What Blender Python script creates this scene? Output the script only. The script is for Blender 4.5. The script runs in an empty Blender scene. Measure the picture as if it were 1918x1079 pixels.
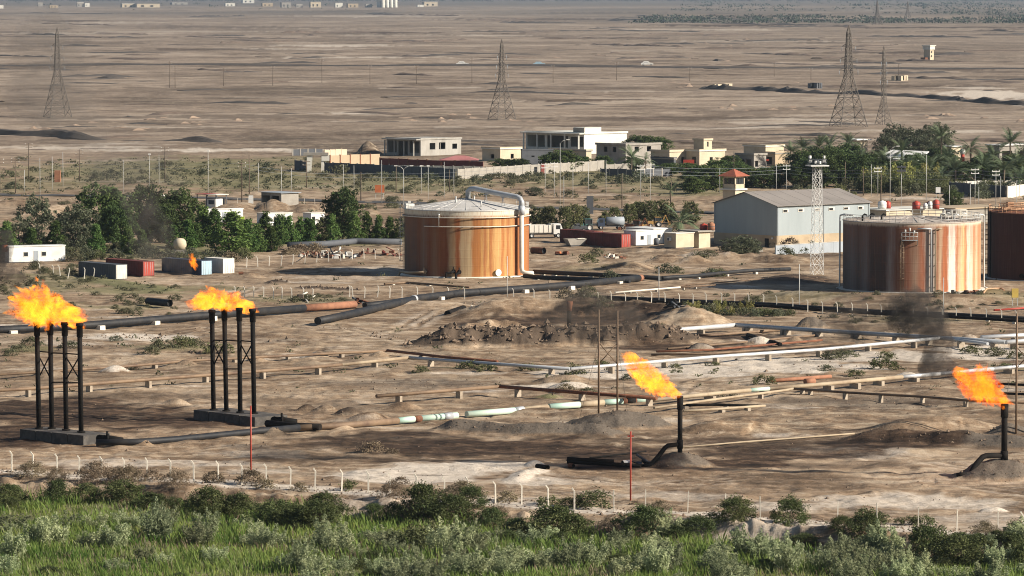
import bpy, bmesh, math, random
import numpy as np
from mathutils import Vector, Matrix

# ------------------------------------------------------------------ camera, sky, sun, exposure
CAM_H = 53.0          # drone height over the flat ground (fence posts come out at 2.3 m)
FPX = 8800.0          # focal length in photo pixels (ellipses of the tank rims)
HORIZON = -20.0       # the horizon lies just above the frame
PITCH = math.atan((539.5 - HORIZON) / FPX)
SP, CP = math.sin(PITCH), math.cos(PITCH)
SC = bpy.context.scene
COL = SC.collection
cam_data = bpy.data.cameras.new('camera')
cam_data.sensor_width = 36.0
cam_data.lens = 36.0 * FPX / 1918.0
cam_data.clip_start = 1.0
cam_data.clip_end = 150000.0
cam = bpy.data.objects.new('camera', cam_data)
COL.objects.link(cam)
cam.location = (0, 0, CAM_H)
cam.rotation_euler = (math.pi / 2 - PITCH, 0, 0)
SC.camera = cam

SUN_EL = math.radians(26.0)
SUN_TO = math.radians(17.0)      # sun stands to the right, this far towards the camera
sun_dir = Vector((math.cos(SUN_EL) * math.cos(SUN_TO), -math.cos(SUN_EL) * math.sin(SUN_TO), math.sin(SUN_EL)))
world = bpy.data.worlds.new('World')
SC.world = world
world.use_nodes = True
wn = world.node_tree
sky = wn.nodes.new('ShaderNodeTexSky')
sky.sky_type = 'NISHITA'
sky.sun_disc = False
sky.sun_elevation = SUN_EL
sky.sun_rotation = math.atan2(sun_dir.x, sun_dir.y)
sky.dust_density = 0.8
sky.air_density = 1.0
bg = wn.nodes['Background']
bg.inputs['Strength'].default_value = 0.05
wn.links.new(sky.outputs[0], bg.inputs[0])
sun_data = bpy.data.lights.new('sun', 'SUN')
sun_data.energy = 5.0
sun_data.angle = math.radians(0.53)
sun_data.color = (1.0, 0.915, 0.79)
sun = bpy.data.objects.new('sun', sun_data)
COL.objects.link(sun)
sun.rotation_euler = sun_dir.to_track_quat('Z', 'Y').to_euler()
sun.location = (300, 300, 300)
SC.view_settings.view_transform = 'Standard'
SC.view_settings.look = 'None'
SC.view_settings.gamma = 1.0
SC.view_settings.use_curve_mapping = False
SC.view_settings.exposure = 0.84
cy = SC.cycles
cy.use_denoising = True
cy.max_bounces = 6
cy.diffuse_bounces = 1
cy.glossy_bounces = 2
cy.transparent_max_bounces = 16
cy.volume_bounces = 0
cy.volume_max_steps = 256
cy.use_adaptive_sampling = True
cy.adaptive_threshold = 0.008
cy.filter_width = 1.05

# ------------------------------------------------------------------ photo pixel -> place
def P(px, py, z=0.0):
    """the point at height z that lies behind photo pixel (px, py)"""
    u, v = px - 959.0, py - 539.5
    dx, dy, dz = u, FPX * CP - v * SP, -FPX * SP - v * CP
    t = (z - CAM_H) / dz
    return Vector((dx * t, dy * t, z))
def at_depth(px, py, Y):
    u, v = px - 959.0, py - 539.5
    dx, dy, dz = u, FPX * CP - v * SP, -FPX * SP - v * CP
    t = Y / dy
    return Vector((dx * t, Y, CAM_H + dz * t))
def top_z(Y, py):
    """height of photo row py on a vertical that stands at depth Y"""
    s = (py - 539.5) / FPX
    return CAM_H + Y * (s * CP + SP) / (s * SP - CP)
def mpp(py, z=0.0):
    return P(960, py, z).x - P(959, py, z).x
def row_of(Y):
    """photo row of flat ground at depth Y"""
    return 539.5 + FPX * (CAM_H * CP - Y * SP) / (Y * CP + CAM_H * SP)

# ------------------------------------------------------------------ noise
def _h(ix, iy, seed):
    n = (ix.astype(np.int64) * 374761393 + iy.astype(np.int64) * 668265263 + seed * 974711 + 12345) & 0x7fffffff
    n = ((n ^ (n >> 13)) * 1274126177) & 0x7fffffff
    n = (n ^ (n >> 16)) & 0xffff
    return n / 65535.0
def vn(x, y, seed=0):
    ix, iy = np.floor(x), np.floor(y)
    fx, fy = x - ix, y - iy
    fx = fx * fx * (3 - 2 * fx); fy = fy * fy * (3 - 2 * fy)
    a, b = _h(ix, iy, seed), _h(ix + 1, iy, seed)
    c, d = _h(ix, iy + 1, seed), _h(ix + 1, iy + 1, seed)
    return (a + (b - a) * fx) * (1 - fy) + (c + (d - c) * fx) * fy
def fbm(x, y, seed=0, oct=4):
    s, a, t = 0.0, 0.5, 0.0
    for i in range(oct):
        s = s + a * vn(x * 2 ** i + 17.3 * i, y * 2 ** i - 9.1 * i, seed + i)
        t += a; a *= 0.5
    return s / t
def sstep(a, b, x):
    t = np.clip((x - a) / (b - a), 0, 1)
    return t * t * (3 - 2 * t)

# ------------------------------------------------------------------ terrain
FENCE = [(-260, 872), (22, 885), (330, 901), (640, 919), (1076, 954), (1288, 964), (1500, 980), (1915, 1007), (2240, 1030)]
FENCE_W = [P(a, b) for a, b in FENCE]
RIDGES, MOUNDS, MASKS = [], [], []
def ridge(px, h, hw, rough=.5, mask=None, seed=0, lump=3.0, flat=0.0):
    """bank of earth along ground pixels px: height h, half width hw in metres"""
    pts = [P(a, b) for a, b in px]
    RIDGES.append((np.array([(p.x, p.y) for p in pts]), h, hw, rough, mask, seed + len(RIDGES), lump, flat))
def mound(px, py, wpx, h, mask=None, depth=0.8, rough=.3):
    """heap whose foot is wpx photo pixels wide"""
    c = P(px, py)
    r = wpx * mpp(py) / 2
    MOUNDS.append((c.x, c.y, r, r * depth, h, mask, rough, len(MOUNDS)))
def patch(kind, px, py, wpx, hpx, amount=1.0):
    """patch of another soil: ellipse wpx x hpx photo pixels on the ground"""
    c = P(px, py); a = P(px, py - hpx / 2.0); b = P(px, py + hpx / 2.0)
    MASKS.append((kind, c.x, (a.y + b.y) / 2, wpx * mpp(py) / 2, (a.y - b.y) / 2, amount))

# the dug pit behind the pole frame
ridge([(772, 655), (860, 646), (960, 645), (1100, 643), (1230, 640), (1305, 634)], 2.6, 6.5, .85, 'dig', 1, 1.3)
ridge([(845, 628), (930, 618), (1010, 622)], 1.7, 4.5, .5, None, 2, 2.0)
ridge([(850, 600), (940, 592), (1060, 589), (1180, 592), (1270, 600), (1320, 618)], 2.7, 9, .35, None, 3, 3.5)
ridge([(640, 575), (760, 572), (900, 578)], .9, 8, .4, None, 4, 5)
ridge([(1180, 612), (1290, 612)], 1.8, 6, .4, None, 4, 3)
# long gravel banks
ridge([(795, 803), (880, 807), (980, 812), (1100, 814), (1180, 818)], 1.35, 3.6, .3, 'gravel', 5, 2.5)
ridge([(1275, 816), (1350, 808), (1420, 806), (1460, 812)], 1.3, 5.5, .3, None, 6, 4)
ridge([(1575, 830), (1640, 824), (1740, 827), (1850, 832), (1990, 840)], 1.25, 4.5, .35, 'gravel', 7, 2.2)
ridge([(1615, 812), (1700, 806), (1800, 801), (1885, 806)], 1.5, 5.5, .25, None, 8, 4)
ridge([(700, 868), (760, 872), (960, 879)], .25, 2.2, .5, None, 9, 3)
ridge([(1480, 842), (1700, 848), (1800, 846)], .3, 3.0, .6, None, 9, 2.0)
ridge([(960, 905), (985, 890), (1010, 880)], .5, 2.0, .5, 'salt', 9, 2)
# rubble bank along the near fence
ridge([(1130, 966), (1290, 975), (1500, 992), (1700, 1006), (1915, 1024), (2200, 1044)], .8, 1.7, .9, None, 10, 1.1)
ridge([(-250, 884), (22, 897), (330, 912), (640, 932), (1076, 966)], .55, 1.5, .9, None, 11, 1.3)
# banks round the tank yard
ridge([(1400, 552), (1520, 560), (1640, 566), (1780, 566), (1990, 562)], 1.3, 10, .25, None, 12, 5)
ridge([(1000, 500), (1150, 503), (1260, 497)], .9, 7, .5, None, 13, 4)
ridge([(1270, 480), (1330, 486), (1420, 487), (1530, 492)], 1.3, 6, .6, None, 14, 2.5)
ridge([(1130, 470), (1250, 475), (1300, 480)], .8, 4, .6, None, 15, 2)
ridge([(1440, 535), (1500, 522), (1580, 524)], 1.0, 9, .2, 'gravel', 16, 5)
ridge([(400, 398), (470, 392), (610, 396), (640, 398)], 1.7, 7, .4, None, 17, 5)
ridge([(0, 400), (60, 403), (150, 392)], 1.6, 8, .4, None, 18, 5)
ridge([(540, 540), (610, 541), (680, 545)], .35, 3, .5, 'dig', 19, 3)
ridge([(150, 520), (230, 533), (330, 548)], .4, 5, .4, 'scrub', 20, 3)
for a in [(60, 640, 190, .5), (300, 655, 220, .5), (1060, 715, 120, .9)]:
    mound(a[0], a[1], a[2], a[3], None, 1.2, .5)
for a in [(1270, 873, 130, 1.5, 'gravel'), (1872, 893, 165, 1.9, 'gravel'), (1160, 797, 210, 1.8, 'gravel'), (1890, 812, 90, 1.2, 'gravel'),
          (215, 697, 62, .95, 'salt'), (92, 704, 66, .9, None), (347, 685, 48, .95, None), (598, 668, 46, .95, None), (712, 667, 44, .9, None),
          (820, 672, 30, .8, None), (480, 676, 40, .6, None), (268, 834, 44, .75, None), (366, 823, 50, .8, None), (512, 813, 46, .8, None),
          (640, 803, 50, .7, None), (1312, 655, 56, 1.1, 'salt'), (1423, 643, 66, 1.2, 'salt'), (1488, 641, 40, .9, None), (1520, 613, 70, 2.0, 'gravel'),
          (1658, 635, 36, 1.2, None), (1815, 640, 44, 1.2, None), (1868, 646, 36, 1.1, None), (690, 785, 80, 1.0, None), (655, 777, 60, 1.0, 'dig'),
          (575, 768, 40, .9, 'dig'), (610, 770, 56, .9, None), (330, 757, 60, .9, None), (1010, 775, 120, .8, None), (1100, 780, 150, .8, None), (750, 765, 90, .8, None),
          (1180, 505, 120, 1.5, None), (1105, 500, 60, .8, None), (1250, 490, 90, 1.4, None), (1300, 492, 80, 1.5, None), (470, 520, 60, .8, None),
          (520, 530, 50, .7, 'dig'), (400, 512, 24, .4, 'dig'), (652, 288, 50, 3.6, None), (690, 287, 46, 3.8, None), (512, 395, 70, 2.4, None),
          (580, 396, 66, 2.0, None), (1030, 745, 60, .5, 'scrub'), (1070, 728, 90, .9, 'salt'), (1860, 958, 60, .5, 'salt'), (1000, 872, 40, .6, 'salt'),
          (25, 385, 90, 1.6, None), (70, 392, 60, 1.4, 'dig'), (690, 402, 50, 1.6, None), (1400, 690, 70, .4, 'salt'), (1520, 700, 60, .5, 'salt'), (1700, 705, 50, .6, 'salt')]:
    mound(a[0], a[1], a[2], a[3], a[4])

# soils: oil-burnt with the pit's painted shadow, pale salt crust, scrub-covered, gravelled
for a in [(120, 772, 420, 55, .95), (20, 815, 200, 40, 1.0), (330, 790, 330, 34, .75), (560, 760, 330, 30, .35), (250, 745, 400, 20, .5), (690, 828, 380, 40, .7), (560, 852, 200, 24, .45), (930, 842, 560, 40, .95),
          (1120, 848, 360, 34, 1.0), (1190, 868, 230, 26, 1.0), (1420, 848, 420, 34, .7), (1380, 868, 260, 18, .9), (1520, 870, 420, 14, .5), (1470, 905, 330, 30, .45),
          (1340, 918, 200, 22, .35), (1690, 830, 340, 20, .8), (1400, 830, 300, 20, .6), (150, 705, 420, 10, .3), (1280, 650, 220, 12, .8), (1400, 632, 260, 10, .7),
          (1480, 655, 300, 14, .6), (1330, 665, 260, 8, .5), (1120, 600, 260, 16, .95), (930, 606, 190, 14, .9), (860, 712, 380, 26, .2), (1640, 750, 360, 24, .2),  # the dark patch on the pit floor is its shadow, painted in
          (620, 530, 180, 6, .2), (1470, 478, 200, 12, .5), (1500, 524, 160, 14, .7), (1740, 560, 200, 10, .4), (1080, 622, 160, 12, .7), (170, 720, 300, 10, .35), (1150, 826, 300, 14, .6)]:
    patch('stain_shade', a[0], a[1], a[2] * 1.3, a[3] * 1.35, a[4])
for a in [(790, 890, 360, 40, 1.0), (905, 872, 230, 26, .9), (1000, 902, 260, 30, .7), (260, 868, 520, 24, .55), (480, 850, 260, 18, .4), (1560, 848, 330, 26, .8),
          (1150, 700, 420, 26, .8), (1300, 690, 420, 30, .9), (1460, 684, 380, 34, .9), (1640, 668, 340, 30, .8), (1850, 660, 260, 36, .9), (1010, 725, 330, 12, .8), (880, 732, 200, 7, .6), (1440, 655, 150, 10, .8),
          (1420, 637, 110, 10, .9), (1480, 630, 90, 8, .7), (260, 632, 200, 16, .9), (140, 645, 160, 12, .5), (60, 610, 320, 10, .8), (330, 594, 330, 8, .6), (60, 690, 170, 12, .4),
          (240, 664, 120, 10, .4), (860, 700, 260, 10, .5), (1700, 940, 520, 40, .7), (1450, 950, 330, 26, .6), (1250, 930, 320, 24, .5), (1850, 970, 260, 24, .5),
          (640, 935, 1500, 16, .4), (1380, 538, 160, 14, .8), (1500, 985, 900, 26, .5), (700, 503, 260, 14, .5), (640, 521, 300, 10, .3),
          (420, 282, 620, 8, .9), (160, 276, 420, 8, .7), (1860, 178, 240, 18, .9), (1830, 165, 200, 6, .7), (1500, 230, 360, 8, .5), (1750, 247, 340, 8, .6), (900, 262, 500, 6, .35),
          (1200, 240, 420, 5, .4), (250, 300, 300, 8, .4), (1660, 20, 500, 3, .7), (700, 30, 500, 5, .4), (700, 350, 300, 5, .5), (250, 340, 520, 4, .6), (1170, 365, 260, 6, .4),
          (1620, 350, 120, 6, .4), (1740, 372, 220, 6, .6), (1150, 240, 900, 4, .4), (560, 350, 300, 4, .6)]:
    patch('salt', *a)
for a in [(320, 322, 700, 60, .8), (760, 340, 420, 50, .8), (1100, 330, 420, 44, .75), (1280, 350, 300, 44, .7), (80, 345, 280, 40, .5), (480, 340, 420, 40, .8), (560, 300, 260, 20, .5),
          (1700, 340, 420, 40, .5), (250, 470, 520, 30, .9), (620, 450, 420, 30, .8), (90, 530, 230, 60, .6), (240, 545, 260, 24, .75), (380, 540, 200, 14, .5), (320, 655, 240, 18, .6),
          (60, 655, 150, 14, .6), (100, 575, 150, 30, .4), (260, 575, 200, 16, .5), (870, 690, 160, 6, .4), (1340, 570, 260, 14, .8), (1870, 555, 150, 34, .5), (1500, 560, 260, 16, .4),
          (1720, 595, 300, 20, .4), (1090, 505, 200, 6, .3), (560, 560, 260, 16, .5), (100, 322, 200, 30, .5),
          (1860, 600, 300, 8, .2), (1880, 690, 130, 10, .5)]:
    patch('scrub', *a)
for a in [(1640, 752, 420, 34, .55), (1660, 725, 260, 14, .3), (760, 720, 420, 34, .45), (930, 725, 240, 14, .4), (560, 735, 300, 20, .25), (1360, 540, 200, 18, .5)]:
    patch('gravel', *a)
for a in [(800, 168, 1900, 24, .35), (600, 220, 900, 14, .6), (1250, 222, 700, 12, .7), (300, 245, 500, 12, .5), (200, 220, 400, 8, .6), (1400, 212, 300, 10, .5), (60, 125, 300, 14, .6),
          (150, 82, 300, 10, .5), (200, 190, 300, 6, .4), (330, 232, 200, 5, .5), (1300, 250, 240, 14, .4), (560, 258, 200, 8, .5), (700, 60, 900, 10, .3), (1350, 85, 300, 20, .3)]:
    patch('dig', *a)

_rs = random.Random(3)
for _ in range(150):        # wind streaks of dark and pale soil on the plain
    _y = _rs.choice((_rs.uniform(18, 110), _rs.uniform(40, 290), _rs.uniform(120, 290)))
    patch(_rs.choice(('dig', 'dig', 'dig', 'salt', 'stain_shade')), _rs.uniform(-100, 2000), _y, _rs.uniform(60, 520), _rs.uniform(2.0, 6.0), _rs.uniform(.3, .75))
for _ in range(110):        # and nearer
    _y = _rs.uniform(480, 900)
    patch(_rs.choice(('dig', 'stain_shade', 'gravel', 'salt', 'salt')), _rs.uniform(-50, 1970), _y, _rs.uniform(30, 200), _rs.uniform(3, 12), _rs.uniform(.25, .6))
TRACKS = [[P(a, b) for a, b in t] for t in (
    [(-80, 868), (120, 862), (330, 866), (560, 884), (800, 905), (1000, 915), (1250, 935), (1500, 950), (1990, 985)],
    [(250, 850), (420, 838), (600, 838), (800, 858), (1000, 890), (1200, 905), (1450, 895), (1750, 900), (1990, 930)],
    [(-60, 640), (120, 632), (300, 622), (480, 606), (640, 612), (760, 640)], [(500, 640), (700, 628), (770, 610), (820, 580), (1000, 560)],
    [(1270, 735), (1290, 715), (1330, 705), (1420, 700), (1560, 690), (1800, 690)], [(560, 720), (700, 712), (900, 715), (1050, 735), (1200, 725), (1400, 712)],
    [(430, 520), (560, 512), (700, 503), (760, 500)], [(1000, 488), (1120, 492), (1250, 500), (1420, 505)], [(150, 760), (320, 750), (500, 742), (640, 752)],
    [(1330, 860), (1500, 850), (1700, 862), (1880, 880)], [(0, 600), (200, 596), (360, 585), (420, 560), (470, 540)], [(1000, 800), (1200, 822), (1400, 838), (1650, 850)])]
def noise_h(x, y):
    D = np.maximum(y, 1.0)
    far = sstep(1000, 2200, D)
    h = (fbm(x / 9, y / 9, 3, 3) - .5) * .5 + (fbm(x / 2.4, y / 3.6, 9, 3) - .5) * .52 * (1 - far) * (.35 + 1.3 * fbm(x / 40, y / 40, 15, 2))
    h = h + (fbm(x / 60, y / 60, 5, 3) - .5) * (.5 + 1.6 * far) * sstep(650, 900, D)
    return h
def pl_dist(x, y, pts):
    """distance to a polyline and signed side of the nearest segment"""
    best = np.full(x.shape, 1e9); along = np.zeros(x.shape); side = np.zeros(x.shape); s0 = 0.0
    for i in range(len(pts) - 1):
        ax, ay = pts[i]; bx, by = pts[i + 1]
        L = math.hypot(bx - ax, by - ay)
        t = np.clip(((x - ax) * (bx - ax) + (y - ay) * (by - ay)) / L ** 2, 0, 1)
        dx, dy = x - ax - t * (bx - ax), y - ay - t * (by - ay)
        d = np.hypot(dx, dy)
        m = d < best
        best = np.where(m, d, best); along = np.where(m, s0 + t * L, along)
        side = np.where(m, np.sign((bx - ax) * (y - ay) - (by - ay) * (x - ax)), side)
        s0 += L
    return best, along, side, s0
def terrain(x, y):
    """height and soil masks of the ground"""
    x = np.asarray(x, float); y = np.asarray(y, float)
    h = noise_h(x, y)
    mk = {k: np.zeros(x.shape) for k in ('salt', 'stain_shade', 'scrub', 'gravel', 'dig')}
    wob = fbm(x / 2.2, y / 2.2, 31, 3) - .5
    wob2 = fbm(x / 7.0, y / 7.0, 33, 4) - .5
    for pts, H, hw, rough, mask, seed, lump, flat in RIDGES:
        m = (x > pts[:, 0].min() - hw * 2) & (x < pts[:, 0].max() + hw * 2) & (y > pts[:, 1].min() - hw * 2) & (y < pts[:, 1].max() + hw * 2)
        if not m.any(): continue
        xs, ys = x[m], y[m]
        d, s, side, L = pl_dist(xs, ys, pts)
        d = d + wob[m] * hw * .55 * (0.4 + rough)
        end = sstep(0, hw * 1.3, s) * sstep(0, hw * 1.3, L - s)
        n = fbm(xs / lump, ys / lump, 50 + seed, 3)
        k = np.clip(1 - d / hw, 0, 1)
        k = k * k * (3 - 2 * k) * .6 + k * .4
        hh = H * k * end * (1 - rough * .55 + rough * 1.1 * n)
        base = h[m]
        h[m] = np.maximum(base, hh + base * .5)
        if mask:
            mk[mask][m] = np.maximum(mk[mask][m], sstep(0.02, .3, k * end) * .95)
    for cx, cy_, rx, ry, H, mask, rough, i in MOUNDS:
        m = (abs(x - cx) < rx * 1.5) & (abs(y - cy_) < ry * 1.5)
        if not m.any(): continue
        xs, ys = x[m], y[m]
        d = np.hypot((xs - cx) / rx, (ys - cy_) / ry) + wob[m] * .5 * (.5 + rough)
        k = np.clip(1.05 - d, 0, 1)
        hh = H * (1 - (1 - k) ** 1.6) * (1 - rough * .4 + rough * .8 * fbm(xs / 1.1, ys / 1.1, 90 + i, 2))
        base = h[m]
        h[m] = np.maximum(base, hh + base * .3)
        if mask:
            mk[mask][m] = np.maximum(mk[mask][m], sstep(0.0, .15, k) * .95)
    for kind, cx, cy_, rx, ry, am in MASKS:
        m = (abs(x - cx) < rx * 1.6) & (abs(y - cy_) < ry * 1.6)
        if not m.any(): continue
        d = np.hypot((x[m] - cx) / rx, (y[m] - cy_) / ry) + wob2[m] * 1.1 + wob[m] * .35
        mk[kind][m] = np.maximum(mk[kind][m], min(1, am * (1.15 if kind == 'stain_shade' else 1)) * sstep(1.05, .5, d))
    for pts in TRACKS:
        q = np.array([(p.x, p.y) for p in pts])
        m = (x > q[:, 0].min() - 5) & (x < q[:, 0].max() + 5) & (y > q[:, 1].min() - 5) & (y < q[:, 1].max() + 5)
        if not m.any(): continue
        d, s_, sd, L = pl_dist(x[m], y[m] + (fbm(x[m] / 25, y[m] / 25, 77, 2) - .5) * 8, q)
        r = np.exp(-((d - 1.1) / .45) ** 2)
        h[m] -= r * .10
        mk['dig'][m] = np.maximum(mk['dig'][m], r * .55 * (.4 + fbm(x[m] / 6, y[m] / 6, 78, 2)))
        mk['salt'][m] = np.maximum(mk['salt'][m], .5 * sstep(4.5, 2.0, d) * (1 - r) * fbm(x[m] / 12, y[m] / 12, 79, 2) * (mk['stain_shade'][m] < .3))
    # the ground drops away on the near side of the fence
    near = y < 640
    if near.any():
        d, s, side, L = pl_dist(x[near], y[near], np.array([(p.x, p.y) for p in FENCE_W]))
        d = d + wob[near] * 2.0
        low = (side < 0)
        h[near] = h[near] - np.where(low, sstep(2.0, 10.0, d) * 1.7, 0)
        mk['scrub'][near] = np.maximum(mk['scrub'][near], np.where(low, sstep(7.5, 10.5, d + wob2[near] * 5), 0))
        mk['salt'][near] = np.maximum(mk['salt'][near], np.where(d < 3.2, .85, 0) * sstep(3.2, 1.6, d))
    # tank pads stay level
    for cx, cy_, r in PADS:
        m = np.hypot(x - cx, y - cy_) < r * 1.35
        if m.any():
            w = sstep(r * 1.35, r * 1.1, np.hypot(x[m] - cx, y[m] - cy_))
            h[m] = h[m] * (1 - w)
    return h, mk
TANKS = {}
def _tank(key, cx, front_y, rpx, top_y):
    D0 = P(cx, front_y).y
    R = rpx * D0 / FPX / (1 - rpx / FPX)
    c = P(cx, front_y); Y = D0 + R
    X = (cx - 959) / FPX * Y
    TANKS[key] = (X, Y, R, top_z(D0, top_y))
_tank('a', 874, 521, 117, 395)
_tank('b', 1709, 549, 129, 418)
_tank('c', 1983, 528, 130, 402)
PADS = [(t[0], t[1], t[2]) for t in TANKS.values()]
def gz(x, y):
    h, _ = terrain(np.array([x]), np.array([y]))
    return float(h[0])
def G(px, py, sink=0.0):
    """ground point behind photo pixel, on the relief"""
    p = P(px, py)
    return Vector((p.x, p.y, gz(p.x, p.y) - sink))
# ------------------------------------------------------------------ mesh helpers
class MB:
    def __init__(s): s.v, s.f, s.sm = [], [], []
    def add(s, vs, fs, smooth=False):
        o = len(s.v); s.v += [tuple(q) for q in vs]
        for f in fs: s.f.append([i + o for i in f]); s.sm.append(smooth)
        return s
    def box(s, c, d, rz=0.0, taper=1.0, top=(0, 0)):
        """box with its base centre at c, size d"""
        x, y, z = d[0] / 2, d[1] / 2, d[2]
        ca, sa = math.cos(rz), math.sin(rz)
        vs = []
        for k, t in ((0, 1.0), (z, taper)):
            for a, b in ((-x, -y), (x, -y), (x, y), (-x, y)):
                a, b = a * t + (top[0] if k else 0), b * t + (top[1] if k else 0)
                vs.append((c[0] + a * ca - b * sa, c[1] + a * sa + b * ca, c[2] + k))
        return s.add(vs, [(0, 3, 2, 1), (4, 5, 6, 7), (0, 1, 5, 4), (1, 2, 6, 5), (2, 3, 7, 6), (3, 0, 4, 7)])
    def tube(s, pts, r, n=8, caps=True, smooth=True):
        """round bar through points; r may be a list of radii"""
        pts = [Vector(p) for p in pts]
        rs = r if isinstance(r, (list, tuple)) else [r] * len(pts)
        vs, fs = [], []
        ref = None
        for i, p in enumerate(pts):
            a = pts[min(i + 1, len(pts) - 1)] - pts[max(i - 1, 0)]
            a = a.normalized() if a.length > 1e-9 else Vector((0, 0, 1))
            if ref is None or abs(ref.dot(a)) > .98:
                ref = Vector((0, 0, 1)) if abs(a.z) < .9 else Vector((1, 0, 0))
            u = a.cross(ref).normalized(); w = u.cross(a).normalized(); ref = w
            for k in range(n):
                t = 2 * math.pi * k / n
                vs.append(p + u * (math.cos(t) * rs[i]) + w * (math.sin(t) * rs[i]))
        for i in range(len(pts) - 1):
            for k in range(n):
                k2 = (k + 1) % n
                fs.append((i * n + k, i * n + k2, (i + 1) * n + k2, (i + 1) * n + k))
        s.add(vs, fs, smooth)
        if caps:
            o = len(s.v) - len(vs)
            s.f.append([o + k for k in range(n)][::-1]); s.sm.append(False)
            s.f.append([o + (len(pts) - 1) * n + k for k in range(n)]); s.sm.append(False)
        return s
    def beam(s, a, b, w, h=None):
        a, b = Vector(a), Vector(b); h = h or w
        d = (b - a).normalized()
        ref = Vector((0, 0, 1)) if abs(d.z) < .95 else Vector((1, 0, 0))
        u = d.cross(ref).normalized() * (w / 2); k = u.cross(d).normalized() * (h / 2)
        vs = [a - u - k, a + u - k, a + u + k, a - u + k, b - u - k, b + u - k, b + u + k, b - u + k]
        return s.add(vs, [(0, 1, 2, 3), (7, 6, 5, 4), (0, 4, 5, 1), (1, 5, 6, 2), (2, 6, 7, 3), (3, 7, 4, 0)])
    def lathe(s, prof, n=32, c=(0, 0, 0), smooth=True, a0=0.0, a1=2 * math.pi, close=True):
        vs, fs = [], []
        for r, z in prof:
            for k in range(n + (0 if close else 1)):
                t = a0 + (a1 - a0) * k / n
                vs.append((c[0] + r * math.cos(t), c[1] + r * math.sin(t), c[2] + z))
        m = n if close else n + 1
        for i in range(len(prof) - 1):
            for k in range(n):
                k2 = (k + 1) % m
                fs.append((i * m + k, i * m + k2, (i + 1) * m + k2, (i + 1) * m + k))
        return s.add(vs, fs, smooth)
    def disc(s, c, axis, r, n=16, r2=0.0):
        axis = Vector(axis).normalized(); ref = Vector((0, 0, 1)) if abs(axis.z) < .9 else Vector((1, 0, 0))
        u = axis.cross(ref).normalized(); w = u.cross(axis)
        return s.add([Vector(c) + (u * math.cos(2 * math.pi * k / n) + w * math.sin(2 * math.pi * k / n)) * r for k in range(n)], [list(range(n))])
    def mesh(s, name, mat):
        me = bpy.data.meshes.new(name)
        me.from_pydata(s.v, [], s.f)
        me.polygons.foreach_set('use_smooth', s.sm)
        if mat: me.materials.append(mat)
        me.update()
        return me
    def build(s, name, mat, parent=None, loc=None, rz=0.0, local=False):
        """world-space vertices; the object's origin goes to loc or to its parent's"""
        o = bpy.data.objects.new(name, s.mesh(name, mat))
        COL.objects.link(o)
        if parent is not None:
            if not local and loc is None: shift(o.data, wloc(parent))
            if loc is not None: o.location = loc
            o.parent = parent
        elif loc is not None:
            if not local: shift(o.data, loc)
            o.location = loc
        o.rotation_euler.z = rz
        return o
def wloc(o):
    v = Vector(o.location)
    while o.parent: o = o.parent; v = v + o.location
    return v
def shift(me, loc):
    n = len(me.vertices); co = np.empty(n * 3, 'f')
    me.vertices.foreach_get('co', co)
    co = co.reshape(-1, 3) - np.array(tuple(loc), 'f')
    me.vertices.foreach_set('co', co.ravel()); me.update()
def np_mesh(name, v, f, mat, smooth=False):
    """mesh from numpy arrays; f is (n,3) or (n,4)"""
    me = bpy.data.meshes.new(name)
    k = f.shape[1]
    me.vertices.add(len(v)); me.vertices.foreach_set('co', np.ascontiguousarray(v, 'f').ravel())
    me.loops.add(f.size); me.loops.foreach_set('vertex_index', np.ascontiguousarray(f, 'i').ravel())
    me.polygons.add(len(f)); me.polygons.foreach_set('loop_start', np.arange(0, f.size, k, dtype='i'))
    me.polygons.foreach_set('use_smooth', np.full(len(f), smooth))
    if mat: me.materials.append(mat)
    me.update(calc_edges=True); me.validate()
    return me
def tag(o, label=None, cat=None, group=None, kind=None):
    if label: o['label'] = label
    if cat: o['category'] = cat
    if group: o['group'] = group
    if kind: o['kind'] = kind
    return o
def thing(name, label, cat, loc=(0, 0, 0), rz=0.0, group=None):
    o = bpy.data.objects.new(name, None)
    o.empty_display_size = .5
    COL.objects.link(o)
    o.location = loc; o.rotation_euler.z = rz
    return tag(o, label, cat, group, 'thing')
def obj(name, me, parent=None, loc=(0, 0, 0), rz=0.0, scale=None):
    o = bpy.data.objects.new(name, me); COL.objects.link(o)
    o.location = loc; o.rotation_euler.z = rz
    if scale: o.scale = scale
    if parent: o.parent = parent
    return o
def dup(o, parent=None):
    c = o.copy(); COL.objects.link(c); c.parent = parent
    for ch in o.children: dup(ch, c)
    return c

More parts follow.
